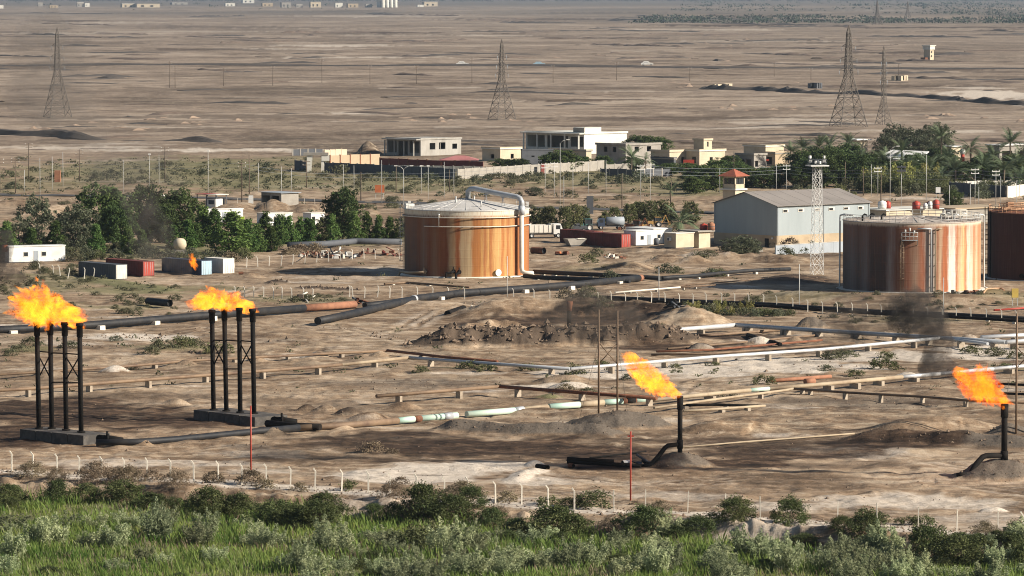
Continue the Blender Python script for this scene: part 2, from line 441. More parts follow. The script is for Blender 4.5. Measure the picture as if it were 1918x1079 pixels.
# ------------------------------------------------------------------ materials
class NT:
    def __init__(s, name):
        s.m = bpy.data.materials.new(name); s.m.use_nodes = True
        s.t = s.m.node_tree; s.t.nodes.clear()
        s.out = s.t.nodes.new('ShaderNodeOutputMaterial')
    def n(s, typ, ins=None, **kw):
        nd = s.t.nodes.new('ShaderNode' + typ)
        for k, v in kw.items(): setattr(nd, k, v)
        for k, v in (ins or {}).items():
            sock = nd.inputs[k]
            if hasattr(v, 'is_output') or isinstance(v, bpy.types.NodeSocket): s.t.links.new(v, sock)
            else: sock.default_value = v
        return nd
    def coord(s, which='Object'): return s.n('TexCoord').outputs[which]
    def mapped(s, sc, co=None, loc=(0, 0, 0)):
        sc = sc if isinstance(sc, (tuple, list)) else (sc, sc, sc)
        return s.n('Mapping', {'Vector': co or s.coord(), 'Scale': sc, 'Location': loc}).outputs[0]
    def noise(s, scale, detail=4, rough=.6, co=None, dist=0.0):
        return s.n('TexNoise', {'Vector': co or s.coord(), 'Scale': scale, 'Detail': detail, 'Roughness': rough, 'Distortion': dist}).outputs[0]
    def ramp(s, fac, stops, interp='LINEAR'):
        nd = s.n('ValToRGB', {'Fac': fac}); cr = nd.color_ramp; cr.interpolation = interp
        while len(cr.elements) < len(stops): cr.elements.new(.5)
        for e, (p, c) in zip(cr.elements, stops):
            e.position = p; e.color = (*c, 1) if len(c) == 3 else c
        return nd.outputs[0]
    def mix(s, a, b, fac, mode='MIX'):
        nd = s.n('Mix', data_type='RGBA', blend_type=mode)
        for sock, v in ((nd.inputs[0], fac), (nd.inputs[6], a), (nd.inputs[7], b)):
            if isinstance(v, bpy.types.NodeSocket): s.t.links.new(v, sock)
            elif sock.type == 'RGBA': sock.default_value = (*v, 1) if len(v) == 3 else v
            else: sock.default_value = v
        return nd.outputs[2]
    def math(s, op, a, b=0.0, c=None, clamp=False):
        nd = s.n('Math', operation=op, use_clamp=clamp)
        for sock, v in zip(nd.inputs, (a, b, c if c is not None else 0.0)):
            if isinstance(v, bpy.types.NodeSocket): s.t.links.new(v, sock)
            else: sock.default_value = v
        return nd.outputs[0]
    def rng(s, v, a, b, c=0.0, d=1.0):
        return s.n('MapRange', {'Value': v, 'From Min': a, 'From Max': b, 'To Min': c, 'To Max': d}, clamp=True).outputs[0]
    def bsdf(s, col, rough=.8, metal=0.0, bump=None, bstr=.3, bdist=.1, spec=.3, **kw):
        nd = s.n('BsdfPrincipled', {'Roughness': rough, 'Metallic': metal, 'Specular IOR Level': spec})
        if isinstance(col, bpy.types.NodeSocket): s.t.links.new(col, nd.inputs['Base Color'])
        else: nd.inputs['Base Color'].default_value = (*col, 1)
        if bump is not None:
            b = s.n('Bump', {'Height': bump, 'Strength': bstr, 'Distance': bdist})
            s.t.links.new(b.outputs[0], nd.inputs['Normal'])
        s.t.links.new(nd.outputs[0], s.out.inputs[0])
        return nd
M = {}
def pm(name, c1, c2=None, scale=1.0, rough=.8, metal=0.0, bump=.0, stretch=(1, 1, 1), dirt=.35, spec=.3, vary=.0):
    """weathered paint, metal or concrete: two tones broken by noise, with a coarser grime tone"""
    if name in M: return M[name]
    t = NT(name)
    c2 = c2 or tuple(k * .72 for k in c1)
    co = t.mapped(stretch)
    n1 = t.noise(scale, 5, .65, co)
    n2 = t.noise(scale * .23, 3, .6, co)
    col = t.mix(c1, c2, t.rng(n1, .42, .68))
    col = t.mix(col, tuple(k * .5 for k in c2), t.math('MULTIPLY', t.rng(n2, .5, .75), dirt))
    if vary:
        r = t.n('ObjectInfo').outputs['Random']
        col = t.n('HueSaturation', {'Color': col, 'Value': t.rng(r, 0, 1, 1 - vary, 1 + vary), 'Hue': t.rng(r, 0, 1, .5 - vary * .04, .5 + vary * .04)}).outputs[0]
    t.bsdf(col, rough, metal, n1 if bump else None, bump, .05, spec)
    M[name] = t.m
    return t.m
def leafmat(name, c1, c2, scale=.5, trans=.25, vary=.22):
    """foliage: tone varies by clump, by plant and towards dry tips"""
    t = NT(name)
    r = t.n('ObjectInfo').outputs['Random']
    n1 = t.noise(scale, 2, .6); n2 = t.noise(scale * 6, 2, .6)
    col = t.mix(c1, c2, t.rng(t.math('ADD', t.math('MULTIPLY', n1, .6), t.math('MULTIPLY', n2, .4)), .36, .64))
    col = t.n('HueSaturation', {'Color': col, 'Value': t.rng(r, 0, 1, 1 - vary, 1 + vary), 'Hue': t.rng(t.math('FRACT', t.math('MULTIPLY', r, 7.3)), 0, 1, .485, .515)}).outputs[0]
    d = t.n('BsdfPrincipled', {'Base Color': col, 'Roughness': .75, 'Specular IOR Level': .15})
    tr = t.n('BsdfTranslucent', {'Color': col})
    mx = t.n('MixShader', {0: trans, 1: d.outputs[0], 2: tr.outputs[0]})
    t.t.links.new(mx.outputs[0], t.out.inputs[0])
    M[name] = t.m
    return t.m

# ------------------------------------------------------------------ ground
def ground_material():
    t = NT('desert_soil')
    co = t.coord()
    A = t.n('Attribute', attribute_name='soil_a').outputs['Color']
    B = t.n('Attribute', attribute_name='soil_b').outputs['Color']
    sa = t.n('SeparateColor', {0: A}); sb = t.n('SeparateColor', {0: B})
    salt, stain_shade, scrub = sa.outputs[0], sa.outputs[1], sa.outputs[2]
    gravel, dig, far = sb.outputs[0], sb.outputs[1], sb.outputs[2]
    nL = t.noise(.022, 8, .70, co, .6)      # ~45 m
    nM = t.noise(.13, 8, .74, co, .8)       # ~8 m
    nS = t.noise(.9, 4, .7, co)             # ~1 m
    nX = t.noise(4.5, 3, .7, co)            # grit
    nK = t.noise(.0035, 8, .72, co, .5)      # ~300 m tracts on the plain
    sand = t.ramp(t.math('ADD', t.math('MULTIPLY', nL, .45), t.math('MULTIPLY', nM, .55)),
                  [(.38, (.094, .060, .038)), (.46, (.220, .149, .094)), (.53, (.338, .243, .160)), (.62, (.545, .422, .302))])
    plain = t.ramp(t.math('ADD', t.math('MULTIPLY', nK, .5), t.math('MULTIPLY', nL, .5)),
                   [(.39, (.085, .064, .048)), (.46, (.19, .142, .105)), (.53, (.285, .219, .166)), (.62, (.47, .383, .30))])
    col = t.mix(sand, plain, far)
    nD = t.noise(.34, 6, .72, t.mapped((1, 1, 1), co, (40, 9, 0)), .5)     # ~3 m clods, ruts and crusts
    nE = t.noise(.07, 7, .75, t.mapped((1, 1, 1), co, (7, 80, 0)), 1.0)
    col = t.mix(col, t.mix((.07, .05, .036), col, .38), t.math('MULTIPLY', t.rng(nD, .53, .66), .8))
    col = t.mix(col, (.51, .415, .305), t.math('MULTIPLY', t.rng(nD, .46, .34), .55))
    col = t.mix(col, t.mix((.085, .062, .046), col, .4), t.math('MULTIPLY', t.rng(nE, .54, .66), .75))
    col = t.mix(col, (.50, .40, .283), t.math('MULTIPLY', t.rng(nE, .45, .33), .5))
    nT = t.noise(1.0, 6, .7, t.mapped((.035, .30, 1), co), .6)             # drifts and tyre lanes along the yard
    col = t.mix(col, t.mix((.075, .052, .037), col, .45), t.math('MULTIPLY', t.rng(nT, .53, .64), .8))
    col = t.mix(col, (.53, .43, .312), t.math('MULTIPLY', t.rng(nT, .46, .36), .55))
    def cover(col, c, fac, n, lo=.0, soft=.35):
        """fac as a threshold on noise n, so that the edge of a patch breaks up"""
        f = t.rng(t.math('ADD', fac, t.math('MULTIPLY', t.math('SUBTRACT', n, .5), 1.1)), .5 - soft, .5 + soft)
        f = t.math('MULTIPLY', f, t.rng(fac, 0.0, .12))
        return t.mix(col, c, f)
    nMS = t.math('ADD', t.math('MULTIPLY', nM, .6), t.math('MULTIPLY', nS, .4))
    col = cover(col, t.mix((.125, .091, .065), (.072, .053, .039), nS), dig, nMS)
    col = cover(col, t.ramp(nS, [(.3, (.46, .385, .305)), (.7, (.66, .58, .485))]), salt, nMS)
    col = cover(col, t.mix((.105, .085, .068), (.185, .152, .119), nX), gravel, nMS)
    col = cover(col, t.ramp(nMS, [(.35, (.115, .128, .050)), (.5, (.178, .172, .085)), (.66, (.31, .245, .16))]), scrub, nMS, soft=.5)
    col = cover(col, t.ramp(t.math('ADD', t.math('MULTIPLY', nT, .55), t.math('MULTIPLY', nD, .45)), [(.40, (.165, .108, .070)), (.48, (.070, .045, .030)), (.58, (.024, .017, .013))]), stain_shade, t.math('ADD', t.math('MULTIPLY', nM, .75), t.math('MULTIPLY', nL, .25)), soft=.36)
    col = t.mix(col, t.mix((.0, .0, .0), col, t.rng(nX, .25, .6, .55, 1.0)), .55)
    col = t.mix(col, t.mix((.05, .038, .028), col, t.rng(nS, .22, .42)), .5)
    bump = t.math('ADD', t.math('MULTIPLY', nS, .7), t.math('MULTIPLY', nX, .22))
    t.bsdf(col, .95, 0, bump, .9, .22, .08)
    return t.m
def axis(lo, hi, step, out_lo, out_hi, grow=1.35):
    a = list(np.arange(lo, hi + .01, step)); b, d = lo, step
    while b > out_lo: d *= grow; b -= d; a.insert(0, b)
    b, d = hi, step
    while b < out_hi: d *= grow; b += d; a.append(b)
    return np.array(a)
def build_ground():
    cols = axis(-120, 2040, 3.5, -6000, 8000)
    rows = np.concatenate([np.array([-12, -8, -5]), np.arange(-3, 400, 2.0), np.arange(400, 1090, 1.2), axis(1090, 1092, 2, 1090, 5200, 1.25)[2:]])
    PX, PY = np.meshgrid(cols, rows)
    u, v = PX - 959.0, PY - 539.5
    dy, dz = FPX * CP - v * SP, -FPX * SP - v * CP
    tt = -CAM_H / dz
    X, Y = u * tt, dy * tt
    h, mk = terrain(X.ravel(), Y.ravel())
    nr, nc = PX.shape
    i = np.arange(nr * nc).reshape(nr, nc)
    f = np.stack([i[1:, :-1], i[1:, 1:], i[:-1, 1:], i[:-1, :-1]], -1).reshape(-1, 4)
    me = np_mesh('ground', np.stack([X.ravel(), Y.ravel(), h], -1), f, ground_material(), True)
    far = sstep(1250, 1700, Y.ravel())
    one = np.ones(nr * nc)
    belt = np.zeros(nr * nc)
    # green belts that lie across the far plain
    D = Y.ravel(); xs = X.ravel()
    nb = fbm(xs / 900, D / 2500, 71, 4)
    belt = np.maximum(sstep(8500, 11000, D) * sstep(.42, .55, nb), sstep(13500, 16000, D)) * .9
    side = sstep(-.02, .05, xs / D)
    belt = np.maximum(belt, side * sstep(6800, 7800, D) * sstep(.40, .52, nb))
    scrub = mk['scrub']; mk['gravel'] = np.maximum(mk['gravel'], belt * .8)
    for nm, arr in (('soil_a', (mk['salt'], mk['stain_shade'], scrub)), ('soil_b', (mk['gravel'], mk['dig'], far))):
        ca = me.color_attributes.new(nm, 'FLOAT_COLOR', 'POINT')
        ca.data.foreach_set('color', np.stack([*arr, one], -1).astype('f').ravel())
    o = bpy.data.objects.new('ground', me); COL.objects.link(o)
    return tag(o, 'sandy desert oilfield ground with pale salt crust and dark oil stains', None, None, 'structure')
GROUND = build_ground()
# ------------------------------------------------------------------ common materials
pm('concrete', (.46, .42, .36), (.36, .32, .27), 1.3, .9, bump=.2)
pm('stand_concrete', (.36, .30, .23), (.25, .20, .15), 1.3, .9, bump=.2)
pm('concrete_dark', (.055, .05, .046), (.11, .098, .085), .9, .9, bump=.3)
pm('pale_block', (.72, .66, .56), (.55, .49, .40), 1.5, .9)
pm('sooty_steel', (.007, .0065, .006), (.016, .012, .0095), .8, .8, .0, dirt=.2, spec=.12)
pm('black_pipe', (.014, .015, .018), (.032, .029, .027), .5, .6, .0, dirt=.3, spec=.25)
pm('brown_pipe', (.20, .135, .085), (.10, .062, .042), .35, .7, .1)
pm('rust', (.21, .085, .045), (.11, .048, .03), 1.2, .85, .1)
pm('rust_light', (.30, .14, .08), (.2, .09, .055), .8, .85)
pm('silver_clad', (.62, .62, .62), (.47, .465, .46), .5, .42, .35, dirt=.15)
pm('grey_pipe', (.42, .44, .46), (.33, .34, .35), .4, .45, .2, dirt=.2)
pm('tan_pipe', (.36, .29, .2), (.24, .175, .115), .3, .75)
pm('mint_pipe', (.36, .52, .44), (.5, .56, .46), .25, .6)
pm('white_paint', (.70, .69, .66), (.60, .58, .53), .7, .6, dirt=.25)
pm('off_white', (.66, .62, .54), (.55, .50, .42), .6, .75, dirt=.2)
pm('grey_panel', (.30, .33, .36), (.25, .275, .30), .5, .6, stretch=(1, 1, .2), dirt=.2)
pm('red_paint', (.36, .05, .03), (.25, .04, .03), .6, .5)
pm('red_oxide', (.15, .035, .028), (.10, .027, .022), .6, .75)  # tone lowered so the container sides look shaded
pm('yellow_paint', (.58, .42, .10), (.46, .32, .08), .8, .6)
pm('blue_dark', (.035, .05, .085), (.03, .035, .05), .4, .6)
pm('pale_blue', (.36, .50, .58), (.30, .42, .48), .6, .6)
pm('slate_grey', (.085, .09, .10), (.06, .065, .075), .4, .7)
pm('dark_opening', (.012, .012, .013), (.02, .019, .018), 1.0, .9, dirt=0)
pm('plaster_tan', (.42, .33, .22), (.35, .27, .18), .4, .9)
pm('plaster_cream', (.52, .44, .32), (.42, .345, .245), .35, .9)
pm('plaster_white', (.64, .62, .55), (.54, .51, .44), .3, .85, dirt=.25)
pm('plaster_grey', (.30, .275, .24), (.235, .212, .183), .5, .9)
pm('block_wall', (.31, .285, .245), (.245, .222, .19), .6, .9, bump=.2)
pm('wood_pole', (.10, .075, .055), (.15, .115, .085), 2.0, .9)
pm('steel_pole', (.50, .50, .48), (.40, .39, .37), 1.0, .55, .1, dirt=.15)
pm('lattice_steel', (.13, .112, .095), (.09, .078, .066), 1.0, .8, .0)
pm('rubber', (.02, .02, .02), (.03, .028, .026), 2, .8)
pm('glass_dark', (.02, .025, .03), (.03, .035, .04), 1, .12, spec=.6, dirt=0)
pm('green_paint', (.03, .10, .09), (.04, .08, .07), 1, .5)
pm('orange_paint', (.45, .13, .045), (.34, .11, .05), 1, .6)
pm('lime_paint', (.45, .62, .05), (.4, .55, .05), 1, .6)
pm('asphalt', (.055, .053, .052), (.085, .08, .075), .2, .9)
pm('bark', (.11, .085, .06), (.18, .145, .11), 2.0, .95)

def shell_material(name, stops, top, rust, seed):
    """tank plate: rust and faded paint run down in streaks round the shell"""
    t = NT(name)
    co = t.coord()
    s = t.n('SeparateXYZ', {0: co})
    x, y, z = s.outputs
    phi = t.math('ARCTAN2', x, t.math('MULTIPLY', y, -1.0))
    wob = t.noise(1.0, 4, .65, t.mapped((1.6, 1.6, .22)))
    fine = t.noise(1.0, 4, .7, t.mapped((5.0, 5.0, .10), loc=(seed, 0, 0)))
    blot = t.noise(.45, 5, .7)
    fac = t.math('ADD', t.math('DIVIDE', phi, math.pi), .5)
    fac = t.math('ADD', fac, t.math('MULTIPLY', t.math('SUBTRACT', wob, .5), .034))
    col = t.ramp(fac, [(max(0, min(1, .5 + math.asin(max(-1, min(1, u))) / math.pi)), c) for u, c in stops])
    back = t.ramp(fine, [(.3, rust), (.5, tuple(k * .6 for k in rust)), (.7, tuple(min(.6, k * 1.5) for k in rust))])
    front = t.math('GREATER_THAN', t.math('COSINE', phi), 0.0)
    col = t.mix(back, col, front)
    col = t.mix(col, tuple(k * .5 for k in rust), t.math('MULTIPLY', t.rng(fine, .5, .72), .55))
    col = t.mix(col, tuple(k * 1.0 for k in rust), t.math('MULTIPLY', t.rng(blot, .52, .72), .25))
    hair = t.noise(1.0, 4, .75, t.mapped((17.0, 17.0, .12), loc=(seed * 3, 5, 0)))
    col = t.mix(col, tuple(k * .35 for k in rust), t.math('MULTIPLY', t.rng(hair, .50, .66), .62))
    col = t.mix(col, (.55, .47, .34), t.math('MULTIPLY', t.rng(hair, .45, .33), .12))
    drip = t.math('MULTIPLY', t.rng(t.math('ADD', z, t.math('MULTIPLY', t.math('SUBTRACT', fine, .5), 14.0)), 5.0, 12.0), .38)
    col = t.mix(col, tuple(k * .8 for k in rust), drip)
    zt = t.math('ADD', z, t.math('MULTIPLY', t.math('SUBTRACT', fine, .5), 1.6))
    if top:
        col = t.mix(col, t.mix(top[1], rust, t.math('MULTIPLY', t.rng(fine, .48, .75), .7)), t.rng(zt, top[0] - .25, top[0] + .25))
    weld = t.n('TexWave', {'Vector': t.mapped((0, 0, 1)), 'Scale': .21, 'Distortion': 0.0}, bands_direction='Z').outputs[1]
    t.bsdf(col, .75, .0, t.math('ADD', t.math('MULTIPLY', fine, .4), t.math('MULTIPLY', t.math('POWER', weld, 40.0), .6)), .35, .06, .25)
    M[name] = t.m
    return t.m
def stripes(data, c, r, k=(.76, .64, .58)):
    return [((x - c) / r, (col[0] * k[0], col[1] * k[1], col[2] * k[2])) for x, col in data]
shell_material('shell_streaked', stripes([  # left stripes darkened for the shaded side, besides soot and rust
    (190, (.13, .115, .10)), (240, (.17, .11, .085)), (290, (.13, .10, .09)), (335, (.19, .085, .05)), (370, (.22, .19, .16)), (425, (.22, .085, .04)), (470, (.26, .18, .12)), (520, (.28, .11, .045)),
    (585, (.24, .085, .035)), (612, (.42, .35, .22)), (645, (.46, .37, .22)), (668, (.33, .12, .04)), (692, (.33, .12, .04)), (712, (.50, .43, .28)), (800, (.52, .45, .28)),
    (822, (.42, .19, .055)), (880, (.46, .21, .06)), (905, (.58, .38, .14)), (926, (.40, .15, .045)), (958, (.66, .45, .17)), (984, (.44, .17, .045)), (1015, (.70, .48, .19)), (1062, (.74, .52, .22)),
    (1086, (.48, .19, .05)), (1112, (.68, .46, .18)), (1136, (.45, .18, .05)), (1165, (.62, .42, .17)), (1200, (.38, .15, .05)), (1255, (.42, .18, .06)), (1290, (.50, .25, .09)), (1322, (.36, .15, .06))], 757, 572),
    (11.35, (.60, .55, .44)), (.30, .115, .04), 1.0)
shell_material('shell_white_red', stripes([  # left stripes carry shade and smoke darkness in their colour
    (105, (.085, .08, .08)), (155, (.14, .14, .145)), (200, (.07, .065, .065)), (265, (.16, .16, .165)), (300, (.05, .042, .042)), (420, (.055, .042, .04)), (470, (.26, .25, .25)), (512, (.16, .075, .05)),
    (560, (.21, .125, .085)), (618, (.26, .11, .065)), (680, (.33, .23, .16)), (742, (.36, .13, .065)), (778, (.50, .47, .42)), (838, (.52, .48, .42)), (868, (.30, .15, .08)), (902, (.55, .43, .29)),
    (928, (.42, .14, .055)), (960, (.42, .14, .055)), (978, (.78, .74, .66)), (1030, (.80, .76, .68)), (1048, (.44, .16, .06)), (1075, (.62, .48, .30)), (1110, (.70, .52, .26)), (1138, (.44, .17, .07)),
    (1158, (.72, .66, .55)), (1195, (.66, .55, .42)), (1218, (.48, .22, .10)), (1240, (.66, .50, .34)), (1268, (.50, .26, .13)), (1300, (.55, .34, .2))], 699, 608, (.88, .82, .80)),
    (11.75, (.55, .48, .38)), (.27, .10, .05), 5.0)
shell_material('shell_dark_rust', stripes([(0, (.085, .036, .026)), (100, (.11, .042, .03)), (200, (.075, .034, .026)), (330, (.12, .05, .034)), (470, (.08, .036, .028)), (600, (.1, .042, .03)), (900, (.13, .055, .035)), (1200, (.2, .08, .045))], 605, 605),
    None, (.085, .036, .026), 9.0)
pm('roof_plate_grey', (.52, .50, .47), (.40, .375, .34), .5, .7)
pm('roof_plate_stained', (.42, .37, .32), (.26, .2, .165), .35, .8)

# ------------------------------------------------------------------ tanks
def tpos(key, px):
    """angle round a tank (0 faces the camera) at photo column px"""
    X, Y, R, H = TANKS[key]
    return math.asin(max(-1, min(1, ((px - 959) / FPX * Y - X) / R)))
def on(a, r, z): return (r * math.sin(a), -r * math.cos(a), z)
def ring_rail(root, name, R, z0, h, a0, a1, n, mat, r=.05):
    mb = MB()
    P_ = [on(a0 + (a1 - a0) * k / n, R, z0) for k in range(n + 1)]
    for p in P_: mb.tube([p, (p[0], p[1], z0 + h)], r, 5)
    for hh in (h, h * .5): mb.tube([(p[0], p[1], z0 + hh) for p in P_], r, 5)
    return mb.build(name, mat, root, local=True)
def caged_ladder(root, a, R, z0, z1, mat):
    mb = MB(); w = .28; o = R + .25
    ta = w / o
    for s in (-1, 1): mb.tube([on(a + s * ta, o, z0), on(a + s * ta, o, z1)], .05, 5)
    z = z0 + .3
    while z < z1:
        mb.tube([on(a - ta, o, z), on(a + ta, o, z)], .03, 4); z += .35
    lad = mb.build('ladder', mat, root, local=True)
    mb = MB(); z = z0 + 2.4
    while z < z1:
        mb.tube([on(a + k * ta * 1.3, o + .75 * math.sqrt(max(0, 1 - k * k)), z) for k in (-1, -.7, -.3, 0, .3, .7, 1)], .035, 4); z += .9
    for k in (-.7, 0, .7):
        mb.tube([on(a + k * ta * 1.3, o + .75 * math.sqrt(1 - k * k), z0 + 2.4), on(a + k * ta * 1.3, o + .75 * math.sqrt(1 - k * k), z1)], .03, 4)
    mb.build('ladder_cage', mat, lad, local=True)
def tank_base(key, name, label, shellmat, roofmat, rise):
    X, Y, R, H = TANKS[key]
    root = thing(name, label, 'storage tank', (X, Y, 0))
    MB().lathe([(R, -.4), (R, H)], 96).build('shell', M[shellmat], root, local=True)
    rf = MB().lathe([(R + .02, H), (R * .96, H + .10), (R * .6, H + rise * .45), (R * .25, H + rise * .82), (.5, H + rise), (.02, H + rise + .02)], 72)
    # rim angle
    rf.lathe([(R + .10, H - .12), (R + .10, H + .03), (R + .02, H + .03)], 96)
    roof = rf.build('roof', M[roofmat], root, local=True)
    sm = MB()
    for k in range(24):
        a = 2 * math.pi * k / 24
        sm.beam(on(a, R * .97, H + .14), on(a, R * .06, H + rise + .03), .10, .06)
    sm.build('roof_seam', M[roofmat], roof, local=True)
    return root, roof, X, Y, R, H
# the streaked tank
root, roof, X, Y, R, H = tank_base('a', 'storage_tank', 'rust and cream streaked oil tank with a bent vapour pipe over its roof', 'shell_streaked', 'roof_plate_grey', 1.75)
MB().lathe([(R + 1.0, -.4), (R + 1.0, .16), (R - .2, .22)], 72).build('foundation_pad', M['pale_block'], root, local=True)
for z, rr in ((H - 1.3, .32), (H - 2.95, .34)):
    mb = MB(); a0 = -1.75 if z > H - 2 else tpos('a', 798); n = 60
    mb.tube([on(a0 + (1.75 - a0) * k / n, R + rr, z) for k in range(n + 1)], .09, 6)
    w = mb.build('ring_pipe', M['off_white'], root, local=True)
    for k in range(0, 61, 4):
        a = a0 + (1.75 - a0) * k / n
        MB().beam(on(a, R - .05, z - .05), on(a, R + rr, z - .05), .10, .14).build('bracket', M['rust'], w, local=True)
a = tpos('a', 825)
MB().tube([on(a, R + .34, H - 2.95), on(a, R + .34, H - .75)], .10, 6).build('riser', M['off_white'], root, local=True)
MB().tube([on(a, R + .34, H - .8), on(a, R + .34, H - .62)], .2, 8).build('riser_head', M['white_paint'], root, local=True)
# bent pipe from the roof centre over the rim and down the front
a = tpos('a', 969)
ro = R + .95
pth = [on(a, .3, H + 1.6), on(a, .3, H + 3.1), on(a, .9, H + 3.55), on(a, 1.8, H + 3.65), on(a, R * .55, H + 3.0), on(a, ro - 1.0, H + 2.35), on(a, ro - .35, H + 2.1), on(a, ro, H + 1.5), on(a, ro, 1.6), on(a, ro + .15, .9)]
vp = MB().tube(pth[:8] + [on(a, ro, H + .2)], .48, 14).build('vapour_pipe', M['grey_pipe'], root, local=True)
d = Vector(on(a + 1.0, 1, 0)).normalized()
q = Vector(on(a, ro, .75))
MB().tube([on(a, ro, H + .2), on(a, ro, 1.7), q + Vector((.12, -.05, .25)), q + Vector((.7, -.2, -.05)), q + Vector((2.2, -.5, -.15))], .42, 12).build('down_pipe', M['off_white'], root, local=True)
MB().tube([on(a, ro, H - .9), on(a, ro, H + .75)], .62, 14).build('pipe_sleeve', M['grey_pipe'], vp, local=True)
for f in (.38, .72):
    mb = MB()
    r_ = R * f; zb = H + 1.75 * (1 - f) ; zt = H + 3.5 - f * 1.1
    for s in (-.45, .45):
        mb.beam(on(a + s / r_, r_, zb), on(a, r_, zt), .12)
    mb.beam(on(a, r_ - .5, zt - .5), on(a, r_ + .5, zt - .5), .16)
    mb.build('pipe_support', M['grey_pipe'], vp, local=True)
m_ = MB(); a = tpos('a', 932)
m_.tube([on(a, R - .1, .95), on(a, R + .35, .95)], .52, 18)
mh = m_.build('manhole', M['rust_light'], root, local=True)
MB().tube([on(a, R + .35, .95), on(a, R + .44, .95)], .62, 20).build('manhole_cover', M['white_paint'], mh, local=True)
caged_ladder(root, -1.48, R, .2, H + .9, M['steel_pole'])
ring_rail(root, 'roof_railing', R - .1, H, 1.1, -1.62, -1.05, 8, M['white_paint'])
ring_rail(root, 'roof_railing', R - .1, H, 1.1, 1.1, 2.2, 12, M['steel_pole'], .035)
ring_rail(root, 'roof_railing', R - .1, H, 1.1, -1.05, .2, 18, M['steel_pole'], .022)
mb = MB(); mb.box((*on(-1.38, R - .8, H)[:2], H), (1.6, 1.2, .9), .3); mb.box((*on(-1.38, R - .8, H)[:2], H + .9), (.5, .5, .5))
mb.build('gauge_platform', M['white_paint'], root, local=True)
for px, ry, hh in ((852, .35, .8), (905, .7, .7), (890, .1, .5)):
    aa = tpos('a', px)
    MB().tube([(R * .9 * math.sin(aa), -R * ry, H + .6), (R * .9 * math.sin(aa), -R * ry, H + 1.75 * (1 - ry) + hh + .4)], .14, 7).build('vent', M['steel_pole'], roof, local=True)
for px0, px1, z, l in ((747, 800, .75, 3.2), (842, 852, 1.0, 1.4), (858, 862, .9, 1.6)):
    a = tpos('a', max(764, px0)); b = tpos('a', px1)
    mb = MB(); mb.tube([on(b, R - .1, z + .25), on(b, R + .9, z + .25), on((a + b) / 2, R + 1.3, z), on(a, R + 1.4, z), on(a, R + 1.8, .05), on(a, R + 2.4, -.05)], .24, 8)
    mb.tube([on(b, R + .7, z - .1), on(b, R + .7, z + 1.1)], .12, 6); mb.tube([on(b, R + .5, z + .25), on(b, R + .62, z + .25)], .42, 10)
    mb.build('nozzle_pipe', M['tan_pipe'] if px0 < 800 else M['sooty_steel'], root, local=True)
# the white and red streaked tank
root, roof, X, Y, R, H = tank_base('b', 'storage_tank', 'white and red streaked oil tank with railed roof and caged platform', 'shell_white_red', 'roof_plate_stained', .75)
MB().lathe([(R + .8, -.4), (R + .8, .12), (R - .2, .16)], 72).build('foundation_pad', M['concrete'], root, local=True)
ring_rail(root, 'roof_railing', R - .1, H, 1.15, -1.6, .1, 20, M['steel_pole'], .04)
ring_rail(root, 'roof_railing', R - .1, H, 1.15, .35, 3.4, 26, M['steel_pole'], .05)
a0, a1 = tpos('b', 1681), tpos('b', 1708)
mb = MB()
for k in range(5):
    aa = a0 + (a1 - a0) * k / 4
    mb.tube([on(aa, R + .95, H - 3.0), on(aa, R + .95, H - 1.6)], .04, 5)
for hh in (-3.0, -2.3, -1.6): mb.tube([on(a0 + (a1 - a0) * k / 6, R + .95, H + hh) for k in range(7)], .05, 5)
for aa in (a0, a1):
    mb.tube([on(aa, R, H - 1.6), on(aa, R + .95, H - 1.6)], .05, 5); mb.beam(on(aa, R, H - 3.9), on(aa, R + .95, H - 3.0), .10)
pl = mb.build('platform_railing', M['steel_pole'], root, local=True)
mb = MB(); mb.lathe([(R, -.05), (R + 1.0, -.05), (R + 1.0, .03), (R, .03)], 8, (0, 0, H - 3.0), False, a0 - math.pi / 2, a1 - math.pi / 2, False)
mb.build('platform_deck', M['grey_panel'], pl, local=True)
mb = MB(); am = (a0 + a1) / 2
for dz, dx in ((-.2, -.06), (.1, .0), (-.35, .06)): mb.tube([on(am + dx, R + .1, H - 1.4 + dz), on(am + dx, R + .75, H - 1.4 + dz), on(am + dx, R + .75, H - .9 + dz)], .16, 7)
mb.build('valve_group', M['steel_pole'], root, local=True)
caged_ladder(root, tpos('b', 1681), R, .2, H - 3.0, M['brown_pipe'])
for px, px2, z in ((1733, 1708, H - .95), (1741, 1752, H - 1.0)):
    a, b = tpos('b', px), tpos('b', px2)
    mb = MB(); mb.tube([on(b, R + .3, z), on((a + b) / 2, R + .3, z), on(a, R + .3, z - .1), on(a, R + .3, z - .6), on(a, R + .3, .3)], .14, 7)
    for k in range(6): mb.beam(on(a, R - .05, 1 + k * 1.9), on(a, R + .35, 1 + k * 1.9), .12)
    mb.build('wall_pipe', M['tan_pipe'] if px == 1741 else M['grey_pipe'], root, local=True)
for s, ex in ((1, 2.2), (-1, 1.8)):
    a = s * (math.pi / 2 - .03)
    mb = MB(); mb.tube([on(a - s * .25, R - 1.2, H + .9), on(a - s * .06, R + .2, H + .95), on(a, R + .55, H + .8), on(a, R + .6, H + .2), on(a, R + .6, .4), on(a, R + 1.2, .1)], .15, 7)
    mb.build('side_pipe', M['steel_pole'], root, local=True)
for px, ry in ((1600, .55), (1618, .35), (1640, .5), (1765, .3), (1790, .5), (1810, .2), (1778, .1)):
    aa = tpos('b', px); x = R * .9 * math.sin(aa)
    mb = MB(); zb = H + .3; mb.tube([(x, -R * ry, zb - .25), (x, -R * ry, zb + .7), (x + .35, -R * ry, zb + 1.0), (x + .8, -R * ry, zb + .8)], .17, 7)
    mb.build('vent', M['steel_pole'] if px > 1700 else M['sooty_steel'], roof, local=True)
mb = MB()
